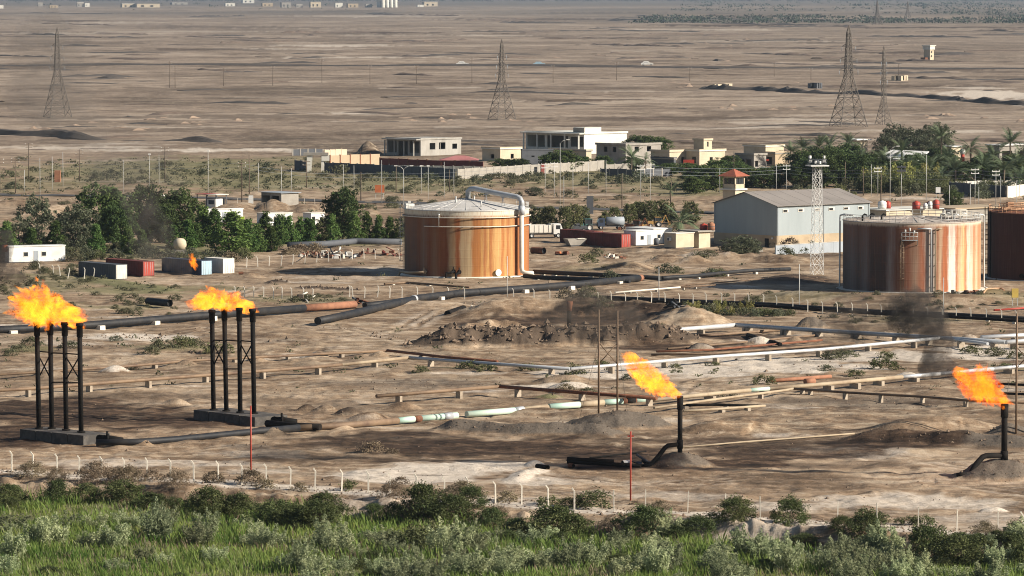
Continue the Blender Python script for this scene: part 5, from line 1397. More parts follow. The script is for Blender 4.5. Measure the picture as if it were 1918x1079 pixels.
p = P(1016, 327); tag(MB().box((0, 0, -.2), (1.6, .3, 3.3)).box((0, -.02, 1.4), (1.7, .36, .12)).build('gate', M['red_oxide'], None, loc=tuple(p), rz=.95, local=True), 'dark red steel gate in the sunny boundary wall', 'gate')
# gate arch
pA, pB = G(579, 322), G(605, 322)
root = thing('gate_arch', 'white plastered gate arch with flared pillars in the compound wall', 'gate arch', pA)
zt = top_z(pA.y, 291); w = pB.x - pA.x
for x, s in ((0, 1), (w, -1)):
    MB().add([(x - .55, -.6, -.3), (x + .55, -.6, -.3), (x + .55 + .5 * s, -.6, zt), (x - .55 - .1 * s, -.6, zt), (x - .55, .6, -.3), (x + .55, .6, -.3), (x + .55 + .5 * s, .6, zt), (x - .55 - .1 * s, .6, zt)], [(3, 2, 1, 0), (4, 5, 6, 7), (0, 1, 5, 4), (1, 2, 6, 5), (2, 3, 7, 6), (3, 0, 4, 7)]).build('pillar', M['plaster_white'], root, local=True)
MB().box((w / 2, 0, zt), (w + 3.2, 1.9, .8)).build('lintel', M['plaster_grey'], root, local=True)
lbox(root, 'capital', 'plaster_white', w - .4, -.8, zt - 1.6, 2.2, 1.6, 1.6)
# red tent roof
p = G(860, 316); zr = top_z(p.y, 299); zp = top_z(p.y, 291)
root = thing('tent_roof', 'faded red hipped sheet roof on posts inside the compound', 'canopy', p)
m = mpp(316); hw = 37 * m
MB().add([(-hw, -5, zr), (hw, -5, zr), (hw, 5, zr), (-hw, 5, zr), (-hw * .2, 0, zp), (hw * .3, 0, zp)], [(0, 1, 5, 4), (1, 2, 5), (2, 3, 4, 5), (3, 0, 4), (3, 2, 1, 0)]).build('roof', pm('red_faded', (.40, .16, .15), (.34, .13, .12), .3, .7), root, local=True)
for x in (-.9, -.3, .3, .9):
    for y in (-4.6, 4.6): MB().beam((x * hw, y, -.3), (x * hw, y, zr + .05), .14).build('post', M['rust'], root, local=True)
# small things near the houses
for px, py, w, h_, mat, lb, cat, nm in ((1290, 318, 3.2, 3.2, 'red_paint', 'red cloth panel hung on the tan house wall', 'cloth', 'hung_cloth'), (1415, 316, 8, .5, 'red_paint', 'red awning edge beside the dark trees', 'awning', 'awning'), (711, 372, 2.4, 1.9, 'orange_paint', 'orange sign board beside the asphalt road', 'sign', 'sign_board'), (1105, 402, 1.6, 4.4, 'slate_grey', 'grey steel cabinet by the road, tall', 'cabinet', 'steel_cabinet'),
                              (108, 342, 1.6, 3.4, 'rust_light', 'rusty orange upright tank by the track', 'tank', 'rusty_tank'), (1901, 573, 1.1, 1.5, 'yellow_paint', 'small yellow board by the inner fence', 'sign', 'sign_board'), (470, 383, 1.1, 2.4, 'white_paint', 'white switch box by the sheds', 'box', 'switch_box'), (1757, 371, 1.2, 1.4, 'white_paint', 'small white board by the sunny track', 'sign', 'sign_board'), (1425, 474, .8, .7, 'pale_block', 'lone pale block on the tank yard bank', 'block', 'concrete_block')):
    p = G(px, py); root = thing(nm, lb, cat, p)
    z0 = .0 if nm not in ('sign_board', 'awning') else (1.6 if nm == 'sign_board' else 2.4)
    MB().box((0, 0, z0 - .2), (w, .6 if nm != 'rusty_tank' else 1.6, h_)).build('panel', M[mat], root, local=True)
    if z0:
        for s in (-.4, .4): MB().beam((s * w, 0, -.3), (s * w, 0, z0), .12).build('post', M['steel_pole'], root, local=True)
    else: MB().box((0, 0, -.3), (w * 1.15, .9, .35)).build('base', M['concrete'], root, local=True)
# ------------------------------------------------------------------ vehicles
def wheel(root, x, y, r, w=.3):
    t = MB().lathe([(r * .55, -w / 2), (r * .95, -w / 2), (r, -w * .3), (r, w * .3), (r * .95, w / 2), (r * .55, w / 2)], 16)
    o = t.build('wheel', M['rubber'], root, local=True); o.location = (x, y, r); o.rotation_euler = (math.pi / 2, 0, 0)
    MB().lathe([(.02, -w * .35), (r * .5, -w * .4), (r * .56, -w * .45), (r * .56, w * .45), (r * .5, w * .4), (.02, w * .35)], 12).build('rim', M['steel_pole'], o, local=True)
def truck(label, px, py, rz, cabm, loadm, kind, L=7.5, s=1.0, cat='truck', name='truck'):
    p = G(px, py); root = thing(name, label, cat, p, rz); root.scale = (s, s, s)
    MB().box((0, 0, .7), (L, .9, .25)).build('chassis', M['slate_grey'], root, local=True)
    cx = L / 2 - .9
    mb = MB(); mb.add([(cx - .9, -1.2, .8), (cx + .95, -1.2, .8), (cx + .95, 1.2, .8), (cx - .9, 1.2, .8), (cx - .9, -1.2, 2.9), (cx + .55, -1.2, 2.9), (cx + .55, 1.2, 2.9), (cx - .9, 1.2, 2.9), (cx + .95, -1.2, 1.8), (cx + .95, 1.2, 1.8)],
        [(3, 2, 1, 0), (0, 1, 8, 5, 4), (2, 3, 7, 6, 9), (3, 0, 4, 7), (4, 5, 6, 7), (1, 2, 9, 8), (8, 9, 6, 5)])
    cab = mb.build('cab', M[cabm], root, local=True)
    MB().add([(cx + .965, -1.0, 1.85), (cx + .965, 1.0, 1.85), (cx + .62, 1.0, 2.72), (cx + .62, -1.0, 2.72)], [(0, 1, 2, 3)]).build('windscreen', M['glass_dark'], cab, local=True)
    for y in (-1.215, 1.2): MB().box((cx + .05, y + .007, 1.8), (.9, .02, .8)).build('side_window', M['glass_dark'], cab, local=True)
    bl = L - 2.3; bx = -L / 2 + bl / 2
    if kind == 'tip':
        mb = MB(); mb.box((bx, 0, 1.05), (bl, 2.4, .15)); mb.box((bx, -1.2, 1.2), (bl, .1, 1.5)); mb.box((bx, 1.2, 1.2), (bl, .1, 1.5)); mb.box((bx + bl / 2, 0, 1.2), (.1, 2.5, 1.8)); mb.box((bx - bl / 2, 0, 1.2), (.1, 2.3, 1.4))
        for k in range(6): mb.box((bx - bl / 2 + .5 + k * (bl - 1) / 5, -1.28, 1.2), (.12, .08, 1.45))
        mb.build('tipper_body', M[loadm], root, local=True)
    elif kind == 'tank':
        t = MB(); t.tube([(bx - bl / 2, 0, 2.1), (bx - bl / 2 + .15, 0, 2.1), (bx + bl / 2 - .15, 0, 2.1), (bx + bl / 2, 0, 2.1)], [.85, 1.15, 1.15, .85], 18); b = t.build('tank_barrel', M[loadm], root, local=True)
        MB().tube([(bx, 0, 3.1), (bx, 0, 3.45)], .3, 10).build('hatch', M['steel_pole'], b, local=True)
    for x in (cx + .1, bx - bl * .18, bx - bl * .42):
        for y in (-1.05, 1.05): wheel(root, x, y, .52, .34)
    return root
truck('white and grey tipper truck beside the streaked tank', 1014, 447, math.radians(12), 'white_paint', 'off_white', 'tip', 8.2, 1.05)
truck('blue grey tanker truck parked behind the white cabins', 1144, 431, math.radians(188), 'blue_dark', 'grey_panel', 'tank', 7.0, .85)
def machine(label, px, py, rz, body, kind, s=1.0):
    p = G(px, py); root = thing('digger' if kind == 'dig' else 'tractor', label, 'machine', p, rz); root.scale = (s, s, s)
    MB().box((.9, 0, .9), (2.3, 1.3, .9), 0, .92).build('bonnet', M[body], root, local=True)
    c = MB().box((-.9, 0, .8), (1.7, 1.7, .9)).box((-.9, 0, 2.75), (1.8, 1.8, .14)).build('cab', M[body], root, local=True)
    mb = MB()
    for x in (-1.7, -.1):
        for y in (-.8, .8): mb.beam((x, y, 1.6), (x, y, 2.8), .12)
    mb.build('cab_pillars', M['slate_grey'], c, local=True); MB().box((-.9, 0, 1.65), (1.5, 1.5, 1.1)).build('cab_glass', M['glass_dark'], c, local=True)
    for y in (-.95, .95): wheel(root, -1.0, y, .85, .5); wheel(root, 1.3, y, .55, .35)
    mb = MB()
    if kind == 'dig':
        mb.beam((-2.0, 0, 1.2), (-3.1, 0, 3.4), .32); mb.beam((-3.1, 0, 3.4), (-4.0, 0, 1.4), .26); mb.box((-4.1, 0, .7), (.8, 1.0, .8), 0, .7)
        lm = MB(); lm.beam((1.8, .6, 1.0), (3.3, .6, .6), .2); lm.beam((1.8, -.6, 1.0), (3.3, -.6, .6), .2); lm.box((3.5, 0, .2), (.7, 2.2, .8), 0, .8); lm.build('loader_shovel', M[body], root, local=True)
    else: mb.tube([(1.4, .35, 1.7), (1.4, .35, 2.6)], .08, 6); mb.box((2.15, 0, .8), (.15, 1.1, .7))
    mb.build('digging_arm' if kind == 'dig' else 'exhaust', M[body if kind == 'dig' else 'slate_grey'], root, local=True)
    return root
machine('dark green tractor parked beside small olive trees', 1094, 433, math.radians(200), 'green_paint', 'tractor', .95)
machine('rusty brown digger with folded arm behind the white cabins', 1186, 432, math.radians(170), 'rust', 'dig', .85)
pm('yellow_dull', (.34, .2, .06), (.24, .14, .05), 1, .7)
machine('dull yellow digger by the date palm', 1226, 427, math.radians(190), 'yellow_dull', 'dig', .8)
def car(label, px, py, rz, mat, pick=False, group=None, s=1.0):
    p = G(px, py); root = thing('pickup_truck' if pick else 'car', label, 'car', p, rz, group); root.scale = (s, s, s)
    prof = [(-2.2, .35), (-2.25, .8), (-2.0, 1.0), (-.6 if pick else -1.7, 1.02), (-.5 if pick else -1.2, 1.55), (.45, 1.58), (1.05, 1.05), (2.1, .9), (2.3, .6), (2.25, .35)]
    vs = [(x, y, z) for y in (-.85, .85) for x, z in prof]; n = len(prof)
    MB().add(vs, [list(range(n))[::1], [n + k for k in range(n)][::-1]] + [(k, n + k, n + (k + 1) % n, (k + 1) % n)[::1] for k in range(n)]).build('body', M[mat], root, local=True)
    MB().box((-.1 if pick else -.4, 0, 1.08), (1.1 if pick else 1.7, 1.74, .4), 0, .85).build('window', M['glass_dark'], root, local=True)
    for x in (-1.4, 1.4):
        for y in (-.75, .75): wheel(root, x, y, .34, .22)
    return root
car('dark pickup parked by the tractor', 1080, 434, math.radians(185), 'slate_grey', True, s=1.1)
for px, py, m_, lb in ((866, 123, 'white_paint', 'tiny white car driving on the far road near the tall pylon'), (1010, 125, 'pale_blue', 'tiny pale blue car on the far road'), (1212, 124, 'white_paint', 'tiny white van on the far road, bright spot')):
    car(lb, px, py, 0, m_, s=1.9)
# skip, wrecks and scrap
p = G(1077, 461); root = thing('skip', 'grey boat shaped skip with a pale flap', 'skip', p, .5)
MB().add([(-1.5, -.8, .2), (1.5, -.8, .2), (1.5, .8, .2), (-1.5, .8, .2), (-2.3, -1, 1.5), (2.3, -1, 1.5), (2.3, 1, 1.5), (-2.3, 1, 1.5)], [(3, 2, 1, 0), (0, 1, 5, 4), (1, 2, 6, 5), (2, 3, 7, 6), (3, 0, 4, 7)]).build('body', M['plaster_grey'], root, local=True)
MB().box((.9, -.6, 1.5), (1.8, 1.2, .1)).build('flap', M['pale_block'], root, local=True); MB().box((0, 0, -.2), (2.6, 1.4, .42)).build('skid', M['slate_grey'], root, local=True)
def scrap(label, px, py, wpx, hgt, n, mats, seed, name='scrap_heap'):
    """heap of twisted plate, pipe and frames, each piece its own part"""
    rr = random.Random(seed); p = G(px, py); w = wpx * mpp(py) / 2
    root = thing(name, label, 'scrap', p)
    for k in range(n):
        a, r = rr.uniform(0, 6.28), w * math.sqrt(rr.random()); x, y = r * math.cos(a), r * math.sin(a) * 1.1
        z = max(0, hgt * (1 - (r / w) ** 2)) * rr.uniform(.1, .9)
        mat = M[rr.choice(mats)]; t = rr.random(); mb = MB(); d = Vector((rr.gauss(0, 1), rr.gauss(0, 1), rr.gauss(0, .5))).normalized()
        c = Vector((x, y, z))
        if t < .35: mb.tube([c - d * rr.uniform(.5, 1.6), c, c + d * rr.uniform(.5, 1.4) + Vector((0, 0, rr.uniform(-.3, .4)))], rr.uniform(.07, .2), 7); nm = 'pipe_scrap'
        elif t < .7: mb.beam(c - d * rr.uniform(.4, 1.1), c + d * rr.uniform(.4, 1.1), rr.uniform(.5, 1.2), rr.uniform(.04, .12)); nm = 'plate'
        else: mb.box((x, y, z - .3), (rr.uniform(.5, 1.4), rr.uniform(.5, 1.2), rr.uniform(.4, 1.0)), a, rr.uniform(.6, 1)); nm = 'block'
        mb.build(nm, mat, root, local=True)
    return root
scrap('tangled heap of pale and rusty scrap metal by the leaning fence', 632, 482, 80, 2.4, 60, ['rust', 'off_white', 'white_paint', 'slate_grey', 'rust_light', 'plaster_grey', 'sooty_steel'], 3)
scrap('rusty scrap metal strewn in scrub by the leaning fence', 585, 482, 60, 1.0, 26, ['rust', 'rust', 'off_white', 'plaster_grey', 'brown_pipe'], 4)
scrap('small rusty wreck lying beside the scrap heap', 688, 476, 24, 1.1, 10, ['rust', 'red_oxide'], 5)
scrap('larger rusty wreck lying near the streaked tank', 735, 480, 44, 1.7, 16, ['rust', 'red_oxide', 'rust'], 6)
scrap('dark scrap and valve gear on the bank by the white pipe', 1262, 604, 34, 1.1, 14, ['sooty_steel', 'slate_grey'], 7)
scrap('rusty frame oddments lying on the sand by the red containers', 1054, 477, 24, .9, 9, ['rust', 'sooty_steel', 'orange_paint'], 8)
scrap('rusty odds and ends on the dug bank below the white cabins', 1150, 484, 46, .7, 14, ['rust', 'brown_pipe', 'pale_block'], 9)
scrap('tangled valve gear between rusty pipe and black pipe', 675, 571, 16, 1.1, 12, ['sooty_steel', 'slate_grey', 'rust'], 10)
scrap('pale concrete rubble on the back bank of the pit', 900, 582, 34, .5, 10, ['pale_block', 'plaster_tan'], 11, 'rubble_heap')
scrap('dark burnt wreckage at the foot of the gravel heap', 1210, 872, 30, .4, 8, ['sooty_steel', 'sooty_steel', 'slate_grey'], 12)
scrap('loose pipes and valves at the foot of the white and red tank', 1812, 550, 60, .8, 16, ['off_white', 'sooty_steel', 'rust', 'plaster_grey'], 13)
scrap('brushwood and posts heaped by the inner fence', 566, 562, 34, 1.2, 16, ['wood_pole', 'off_white', 'bark'], 14, 'brushwood_heap')
p = G(337, 476); mb = MB(); mb.lathe([(.02, 0), (1.15, .1), (1.35, .9), (1.25, 1.7), (.8, 2.2), (.02, 2.35)], 18)
root = thing('water_tank', 'cream round plastic water tank behind the dark blue container', 'water tank', (p.x, p.y, .9)); mb.build('tank_body', M['plaster_cream'], root, local=True); MB().box((0, 0, -1.0), (2.6, 2.4, 1.02)).build('stand', M['plaster_grey'], root, local=True)
p = G(302, 396); tag(MB().lathe([(.02, 0), (.8, .3), (1.1, 1.0), (.8, 1.7), (.02, 2.0)], 14).build('water_tank', M['white_paint'], None, loc=(p.x, p.y, 2.2), local=True), 'pale tank glimpsed between the grove trees', 'water tank')

# ------------------------------------------------------------------ poles and pylons
KIND = {'l': ('steel_pole', .085, 'lamp_post', 'slim grey steel lamp post'), 'w': ('wood_pole', .16, 'utility_pole', 'dark wooden utility pole')}
def poles(items, where, group):
    for it in items:
        px, top, base, k = it[:4]; mat, r, nm, lb = KIND[k]
        arm = it[4] if len(it) > 4 else ('n' if k == 'l' else 'x')
        txt = {'n': lb, 'x': lb + ' with crossarms', 'a': lb + ' with curved arm', 'y': lb + ' with two arms', 'f': lb + ' with floodlights', 'p': lb + ' with small lamp head'}[arm]
        root, g, z1 = pole_thing(nm, txt + ' ' + where, 'pole', px, base, top, r, M[mat], [], group + ', ' + arm + k, rtop=r * .7)
        h = z1 - g.z
        if arm == 'x':
            for d in (.4, 1.3): 
                c = MB().beam((-1.0, -.5, h - d), (1.0, .5, h - d), .14, .16).build('crossarm', M[mat], root, local=True)
                for s in (-.9, 0, .9): MB().tube([(s, s * .5, h - d), (s, s * .5, h - d + .3)], .07, 5).build('insulator', M['white_paint'], c, local=True)
        elif arm in 'ay':
            for s in ((1,) if arm == 'a' else (1, -1)):
                a = MB().tube([(0, 0, h - .1), (s * .6, 0, h + .5), (s * 1.6, 0, h + .8)], .06, 5).build('lamp_arm', M[mat], root, local=True)
                MB().box((s * 1.9, 0, h + .72), (.8, .35, .2)).build('lamp_head', M['white_paint'], a, local=True)
        elif arm == 'p': MB().box((0, 0, h), (.7, .4, .35)).build('lamp_head', M['white_paint'], root, local=True)
        elif arm == 'f':
            for k2 in range(8): MB().box((-.9 + (k2 % 4) * .6, -.2, h - 1.5 + (k2 // 4) * .9), (.45, .35, .5)).build('floodlight', M['slate_grey'], root, local=True)
            MB().beam((-1.1, 0, h - 1.5), (1.1, 0, h - 1.5), .1).build('crossarm', M[mat], root, local=True)
poles([(0, 297, 360, 'w'), (29, 295, 362, 'w'), (54, 268, 337, 'w'), (75, 296, 366, 'l'), (46, 318, 360, 'l'), (98, 293, 357, 'l'), (118, 285, 350, 'l'), (149, 280, 340, 'w'), (231, 300, 360, 'l'), (280, 290, 350, 'l', 'p'), (298, 290, 346, 'l'), (309, 275, 342, 'w')], 'on the scrubland behind the grove', 'poles behind the grove')
poles([(390, 284, 366, 'l', 'p'), (453, 303, 378, 'w'), (467, 290, 364, 'w', 'n'), (484, 305, 360, 'l'), (527, 312, 380, 'l'), (546, 315, 362, 'l'), (574, 300, 352, 'w')], 'by the sheds and the compound gate', 'poles by the sheds')
poles([(643, 308, 360, 'l'), (663, 310, 362, 'l'), (676, 322, 376, 'w', 'n'), (715, 300, 382, 'l'), (742, 312, 360, 'w', 'n'), (756, 317, 392, 'l', 'y'), (789, 312, 362, 'l', 'p'), (802, 312, 374, 'l', 'p'), (832, 303, 372, 'l'), (842, 318, 358, 'w', 'n'), (850, 312, 370, 'l')], 'along the road behind the streaked tank', 'poles behind the tank')
poles([(1021, 305, 360, 'l', 'x'), (1038, 303, 372, 'l', 'x'), (1049, 268, 392, 'l', 'a'), (1056, 330, 387, 'l'), (1073, 312, 374, 'l'), (1102, 305, 362, 'l'), (1135, 300, 362, 'l'), (1165, 325, 390, 'w', 'n'), (1200, 308, 378, 'l', 'x'), (1218, 306, 380, 'l', 'x'), (1257, 338, 382, 'w', 'n')], 'before the sunny compound wall', 'poles before the compound wall')
poles([(1348, 315, 362, 'l'), (1454, 308, 362, 'l'), (1473, 308, 360, 'l', 'x'), (1583, 303, 354, 'w', 'n'), (1617, 316, 366, 'w', 'n'), (1632, 308, 367, 'l'), (1644, 312, 367, 'l', 'x'), (1650, 325, 386, 'w', 'n'), (1667, 280, 384, 'l', 'a'), (1688, 310, 388, 'l', 'f'), (1735, 290, 376, 'l'), (1778, 347, 398, 'l')], 'between the warehouse and the palm grove', 'poles by the palm grove')
poles([(1817, 343, 404, 'l', 'p'), (1826, 315, 388, 'l', 'x'), (1833, 350, 388, 'l'), (1865, 318, 386, 'l', 'x'), (1874, 330, 386, 'l'), (1904, 338, 404, 'l')], 'by the shaded yard wall', 'poles by the yard wall')
poles([(950, 480, 556, 'l')], 'at the foot of the streaked tank', 'single posts a')
poles([(1234, 500, 568, 'l')], 'by the pale yellow pipe', 'single posts b')
poles([(1497, 495, 577, 'l')], 'before the lattice floodlight mast', 'single posts c')
poles([(1767, 520, 595, 'l')], 'before the white and red tank', 'single posts d')
poles([(1603, 383, 440, 'l')], 'at the warehouse corner', 'single posts e')
poles([(1590, 355, 440, 'l')], 'in front of the warehouse wall', 'single posts f')
poles([(318, 115, 163, 'w'), (328, 124, 163, 'w'), (419, 128, 160, 'w'), (511, 124, 160, 'w'), (603, 110, 156, 'w'), (693, 122, 158, 'w'), (780, 122, 158, 'w'), (884, 108, 156, 'w'), (1036, 122, 156, 'w'), (1155, 116, 150, 'w'), (1292, 126, 152, 'w'), (1450, 116, 144, 'w'), (1519, 128, 150, 'w'), (1683, 120, 150, 'w')], 'in a row across the far plain', 'poles across the far plain')
def wires(label, pts, sag, n=2, gap=.9):
    root = None
    for k in range(n):
        W = []
        for (a, b), (c, d) in zip(pts, pts[1:]):
            p, q = a, c
            for t in [i / 10 for i in range(11)]:
                v = p.lerp(q, t) if False else Vector((p.x + (q.x - p.x) * t, p.y + (q.y - p.y) * t, b + (d - b) * t - 4 * sag * t * (1 - t) - k * gap)); W.append(v)
        if root is None: root = thing('power_line', label, 'power line', W[0])
        MB().tube(W, .022, 4, caps=False).build('wire', M['grey_panel'], root)
def pw(px, base, top): g = P(px, base); return (g, top_z(g.y, top))
wires('pair of overhead wires crossing before the palm grove', [pw(1200, 378, 310), pw(1473, 360, 311), pw(1644, 367, 316), pw(1826, 388, 318), pw(1990, 395, 322)], .8, 3)
wires('pair of overhead wires above the sheds', [pw(29, 362, 297), pw(453, 378, 306), pw(676, 376, 325), pw(1038, 372, 306)], 1.0, 2)
def pylon(label, px, base, top, rz, w=10.0, r=.2, arms=True, group=None, slim=False):
    g = P(px, base); H = top_z(g.y, top); root = thing('power_pylon', label, 'pylon', (g.x, g.y, -.3), rz, group)
    zw = H * (.5 if not slim else .3)
    mb = MB(); ww = w * (.24 if not slim else .3)
    lattice(mb, (0, 0, 0), (0, 0, zw), w, ww, 5, r * .62); mb.build('lower_lattice', M['lattice_steel'], root, local=True)
    mb = MB(); lattice(mb, (0, 0, zw), (0, 0, H * .93), ww, ww * .45, 8, r * .55); q = Vector((0, 0, H))
    for s in ((1, 1), (1, -1), (-1, -1), (-1, 1)): mb.beam((s[0] * ww * .22, s[1] * ww * .22, H * .93), q, r * .8)
    mb.build('upper_lattice', M['lattice_steel'], root, local=True)
    if arms:
        for z, l in ((H * .56, w * .34), (H * .67, w * .30), (H * .79, w * .25)):
            for s in (-1, 1):
                mb = MB()
                for y in (-ww * .35, ww * .35): mb.beam((0, y, z), (s * l, 0, z + .2), r * .8); mb.beam((0, y, z + 1.6), (s * l, 0, z + .25), r * .6)
                a = mb.build('crossarm', M['lattice_steel'], root, local=True)
                MB().tube([(s * l, 0, z + .2), (s * l, 0, z - 1.6)], .10, 5).build('insulator', M['grey_panel'], a, local=True)
    return root
pylon('tall lattice power pylon standing above the palm grove', 1589, 239, 46, .35, 11.5, .26)
pylon('slim faint lattice pylon behind the tall one by the palm grove', 1655, 234, 84, .6, 5.0, .16, True, None, True)
pylon('brown lattice power pylon standing alone beyond the white house', 940, 222, 72, .5, 8.5, .2)
pylon('smoke veiled lattice power pylon beyond the scrubland', 108, 218, 50, .4, 9.5, .24)
pylon('hazy distant power pylon on the green belt', 1643, 46, 0, .4, 12, .5)
pylon('hazy distant power pylon behind the green belt, fainter', 1700, 34, 2, .4, 10, .4)
# far watch post, huts
root, Lx, Ly, h = corner('watch_post', 'tall pale concrete watch post far out on the plain', 'watch tower', (1742, 113), 1731, 1750, 12, 50)
lbox(root, 'wall', 'plaster_cream', .6, .6, -.5, Lx - .2, Ly - .2, 9); lbox(root, 'cabin', 'plaster_white', 0, 0, 8.4, Lx + 1, Ly + 1, 2.6); lbox(root, 'roof', 'plaster_white', -.6, -.6, 11.2, Lx + 2.2, Ly + 2.2, .5)
for x in (0, Lx + .7):
    for y in (0, Ly + .7): lbox(root, 'post', 'plaster_white', x, y, 10.9, .3, .3, .4)
for z in (3, 6): lbox(root, 'window', 'dark_opening', 1.5, .5, z, 1.2, .2, 1.2)
lbox(root, 'lean_to', 'rust', -3, 2, -.5, 3, 5, 3)
for lb, a, l, r, hh, wl in (('low pale ruined hut with gaps beside a dark ditch', (1345, 168), 1336, 1373, 2.6, 'plaster_cream'), ('dark collapsed hut alone on the plain', (1530, 165), 1514, 1541, 2.8, 'slate_grey'), ('pair of small grey and white huts behind the tall pylon', (1688, 152), 1671, 1702, 2.8, 'plaster_cream')):
    root, Lx, Ly, h = corner('ruined_hut', lb, 'hut', a, l, r, hh, 45)
    wall_box(root, Lx, Ly, hh, wl, .35, [(Lx * .25, Lx * .2, .2, hh), (Lx * .65, Lx * .12, .2, hh)], [(Ly * .3, Ly * .3, .2, hh)])
    lbox(root, 'roof', wl, Lx * .45, 0, hh, Lx * .55, Ly, .25)
# far settlement along the top of the plain
far = [(0, 16, 12, 6, 'plaster_white', 'white block'), (75, 12, 10, 7, 'plaster_grey', 'grey hut'), (150, 13, 12, 8, 'plaster_grey', 'pale hut'), (163, 13, 9, 7, 'plaster_white', 'white hut'), (240, 14, 26, 7, 'plaster_cream', 'cream walled yard'), (275, 14, 44, 7, 'plaster_cream', 'long cream wall'), (430, 12, 18, 6, 'plaster_white', 'white shed'), (464, 6, 22, 8, 'plaster_white', 'white flat block'),
       (500, 12, 20, 6, 'plaster_tan', 'tan block'), (535, 14, 18, 9, 'plaster_grey', 'grey block'), (560, 14, 12, 6, 'plaster_grey', 'dark hut'), (590, 14, 20, 10, 'plaster_cream', 'cream block'), (634, 14, 14, 8, 'plaster_white', 'bright white hut'), (660, 14, 20, 7, 'plaster_tan', 'tan hut'), (690, 14, 12, 6, 'plaster_grey', 'grey hut with yard'), (725, 14, 34, 14, 'plaster_white', 'tall white silo block'),
       (805, 12, 26, 8, 'plaster_cream', 'cream gabled shed'), (787, 13, 12, 4, 'plaster_white', 'low white hut'), (335, 9, 30, 4, 'plaster_grey', 'low grey wall'), (100, 15, 16, 5, 'plaster_tan', 'tan wall')]
for k, (px, py, w, h_, mat, nm) in enumerate(far):
    p = P(px, py); m = mpp(py); near = far[k - 1][5] if k else 'pale hut'
    root = thing('distant_house', f'distant {nm} in the far settlement next to the {near}', 'house', (p.x, p.y, 0), .3, 'far settlement')
    W, H_ = w * m, h_ * m
    MB().box((0, 0, -1), (W, W * .6, H_ + 1)).build('wall', M[mat], root, local=True)
    if nm == 'tall white silo block':
        for q in range(4): MB().lathe([(W * .11, 0), (W * .11, H_ * .95), (W * .04, H_ * 1.15), (.02, H_ * 1.15)], 12, (W * (-.36 + .24 * q), -W * .42, 0)).build('silo', M['plaster_white'], root, local=True)
    MB().box((0, 0, H_), (W * 1.03, W * .63, H_ * .07)).build('roof', M['plaster_grey' if k % 2 else 'plaster_white'], root, local=True)
    for q in range(2 if w > 14 else 1): MB().box((W * (-.25 + .4 * q), -W * .3, H_ * .2), (W * .12, W * .02, H_ * .4)).build('window', M['dark_opening'], root, local=True)
# ------------------------------------------------------------------ vegetation
leafmat('leaf_dark', (.040, .066, .022), (.098, .130, .042), .45, .25, .38)
leafmat('leaf_green', (.046, .088, .024), (.115, .170, .046), .5, .25, .38)
leafmat('leaf_grey', (.072, .082, .048), (.125, .135, .085), .45)
leafmat('leaf_olive', (.075, .085, .035), (.14, .145, .065), .5)
leafmat('leaf_palm', (.075, .105, .058), (.155, .19, .105), .6)
leafmat('leaf_scrub', (.075, .080, .042), (.155, .150, .088), .7)
leafmat('leaf_dry', (.16, .125, .08), (.26, .205, .135), .6)
leafmat('leaf_sage', (.22, .26, .135), (.42, .44, .26), .35, .45, .42)
leafmat('leaf_bank', (.048, .068, .024), (.135, .150, .058), .55)
leafmat('leaf_reed', (.080, .142, .026), (.25, .30, .080), .09, .45, .05)
leafmat('leaf_reed_pale', (.16, .185, .075), (.28, .285, .14), .15, .35, .05)
leafmat('leaf_yellow', (.20, .20, .06), (.34, .32, .12), .4, .3)
def quads(c, nrm_up, L, Wd, rng):
    """leaf quads at c: random lie, biased by nrm_up towards upright"""
    n = len(c)
    a = rng.normal(size=(n, 3)); a[:, 2] = a[:, 2] * (1 - nrm_up) + nrm_up * (1.2 + .5 * rng.random(n))
    a /= np.linalg.norm(a, axis=1)[:, None]
    b = np.cross(a, rng.normal(size=(n, 3))); b /= np.linalg.norm(b, axis=1)[:, None] + 1e-9
    a = a * (L * (.6 + .8 * rng.random(n)))[:, None] / 2; b = b * (Wd * (.6 + .8 * rng.random(n)))[:, None] / 2
    v = np.stack([c - a - b * .5, c - a * .2 + b, c + a, c - a * .2 - b], 1).reshape(-1, 3)
    return v, np.arange(n * 4).reshape(n, 4)
PROFILE = {
    'broad': lambda t: np.sqrt(np.clip(1 - ((t - .52) / .52) ** 2, 0, 1)) * .5,
    'cone': lambda t: np.clip(np.where(t < .22, .30 + t * .9, .5 * (1 - (t - .22) / .82) ** .75), .03, 1),
    'column': lambda t: np.clip(np.sqrt(np.clip(1 - ((t - .45) / .56) ** 2, 0, 1)) * .5, .03, 1),
    'bush': lambda t: np.sqrt(np.clip(1 - t ** 2, 0, 1)) * .5}
def crown(seed, prof, H, W, z0, nc, nl, leaf, up=.2, cr=.14, aspect=.55, holes=.0):
    rng = np.random.default_rng(seed)
    t = rng.random(nc) ** (.9 if prof != 'cone' else 1.25); a = rng.random(nc) * 6.283; f = .35 + .65 * np.sqrt(rng.random(nc))
    lob = 1 + .28 * np.sin(a * 3 + seed) * np.sin(t * 7 + seed * 2) + .18 * rng.normal(size=nc)
    r = PROFILE[prof](t) * W * f * lob
    c = np.stack([r * np.cos(a), r * np.sin(a), z0 + t * (H - z0) * (1 + .05 * rng.normal(size=nc))], 1)
    rc = cr * W * (.5 + rng.random(nc))
    k = np.repeat(np.arange(nc), nl)
    d = rng.normal(size=(nc * nl, 3)); d /= np.linalg.norm(d, axis=1)[:, None]
    d *= (rng.random(nc * nl) ** .45)[:, None]
    p = c[k] + d * rc[k][:, None] * np.array([1, 1, .8])
    p[:, 2] = np.maximum(p[:, 2], .02)
    return quads(p, up, np.full(len(p), leaf), np.full(len(p), leaf * aspect), rng)
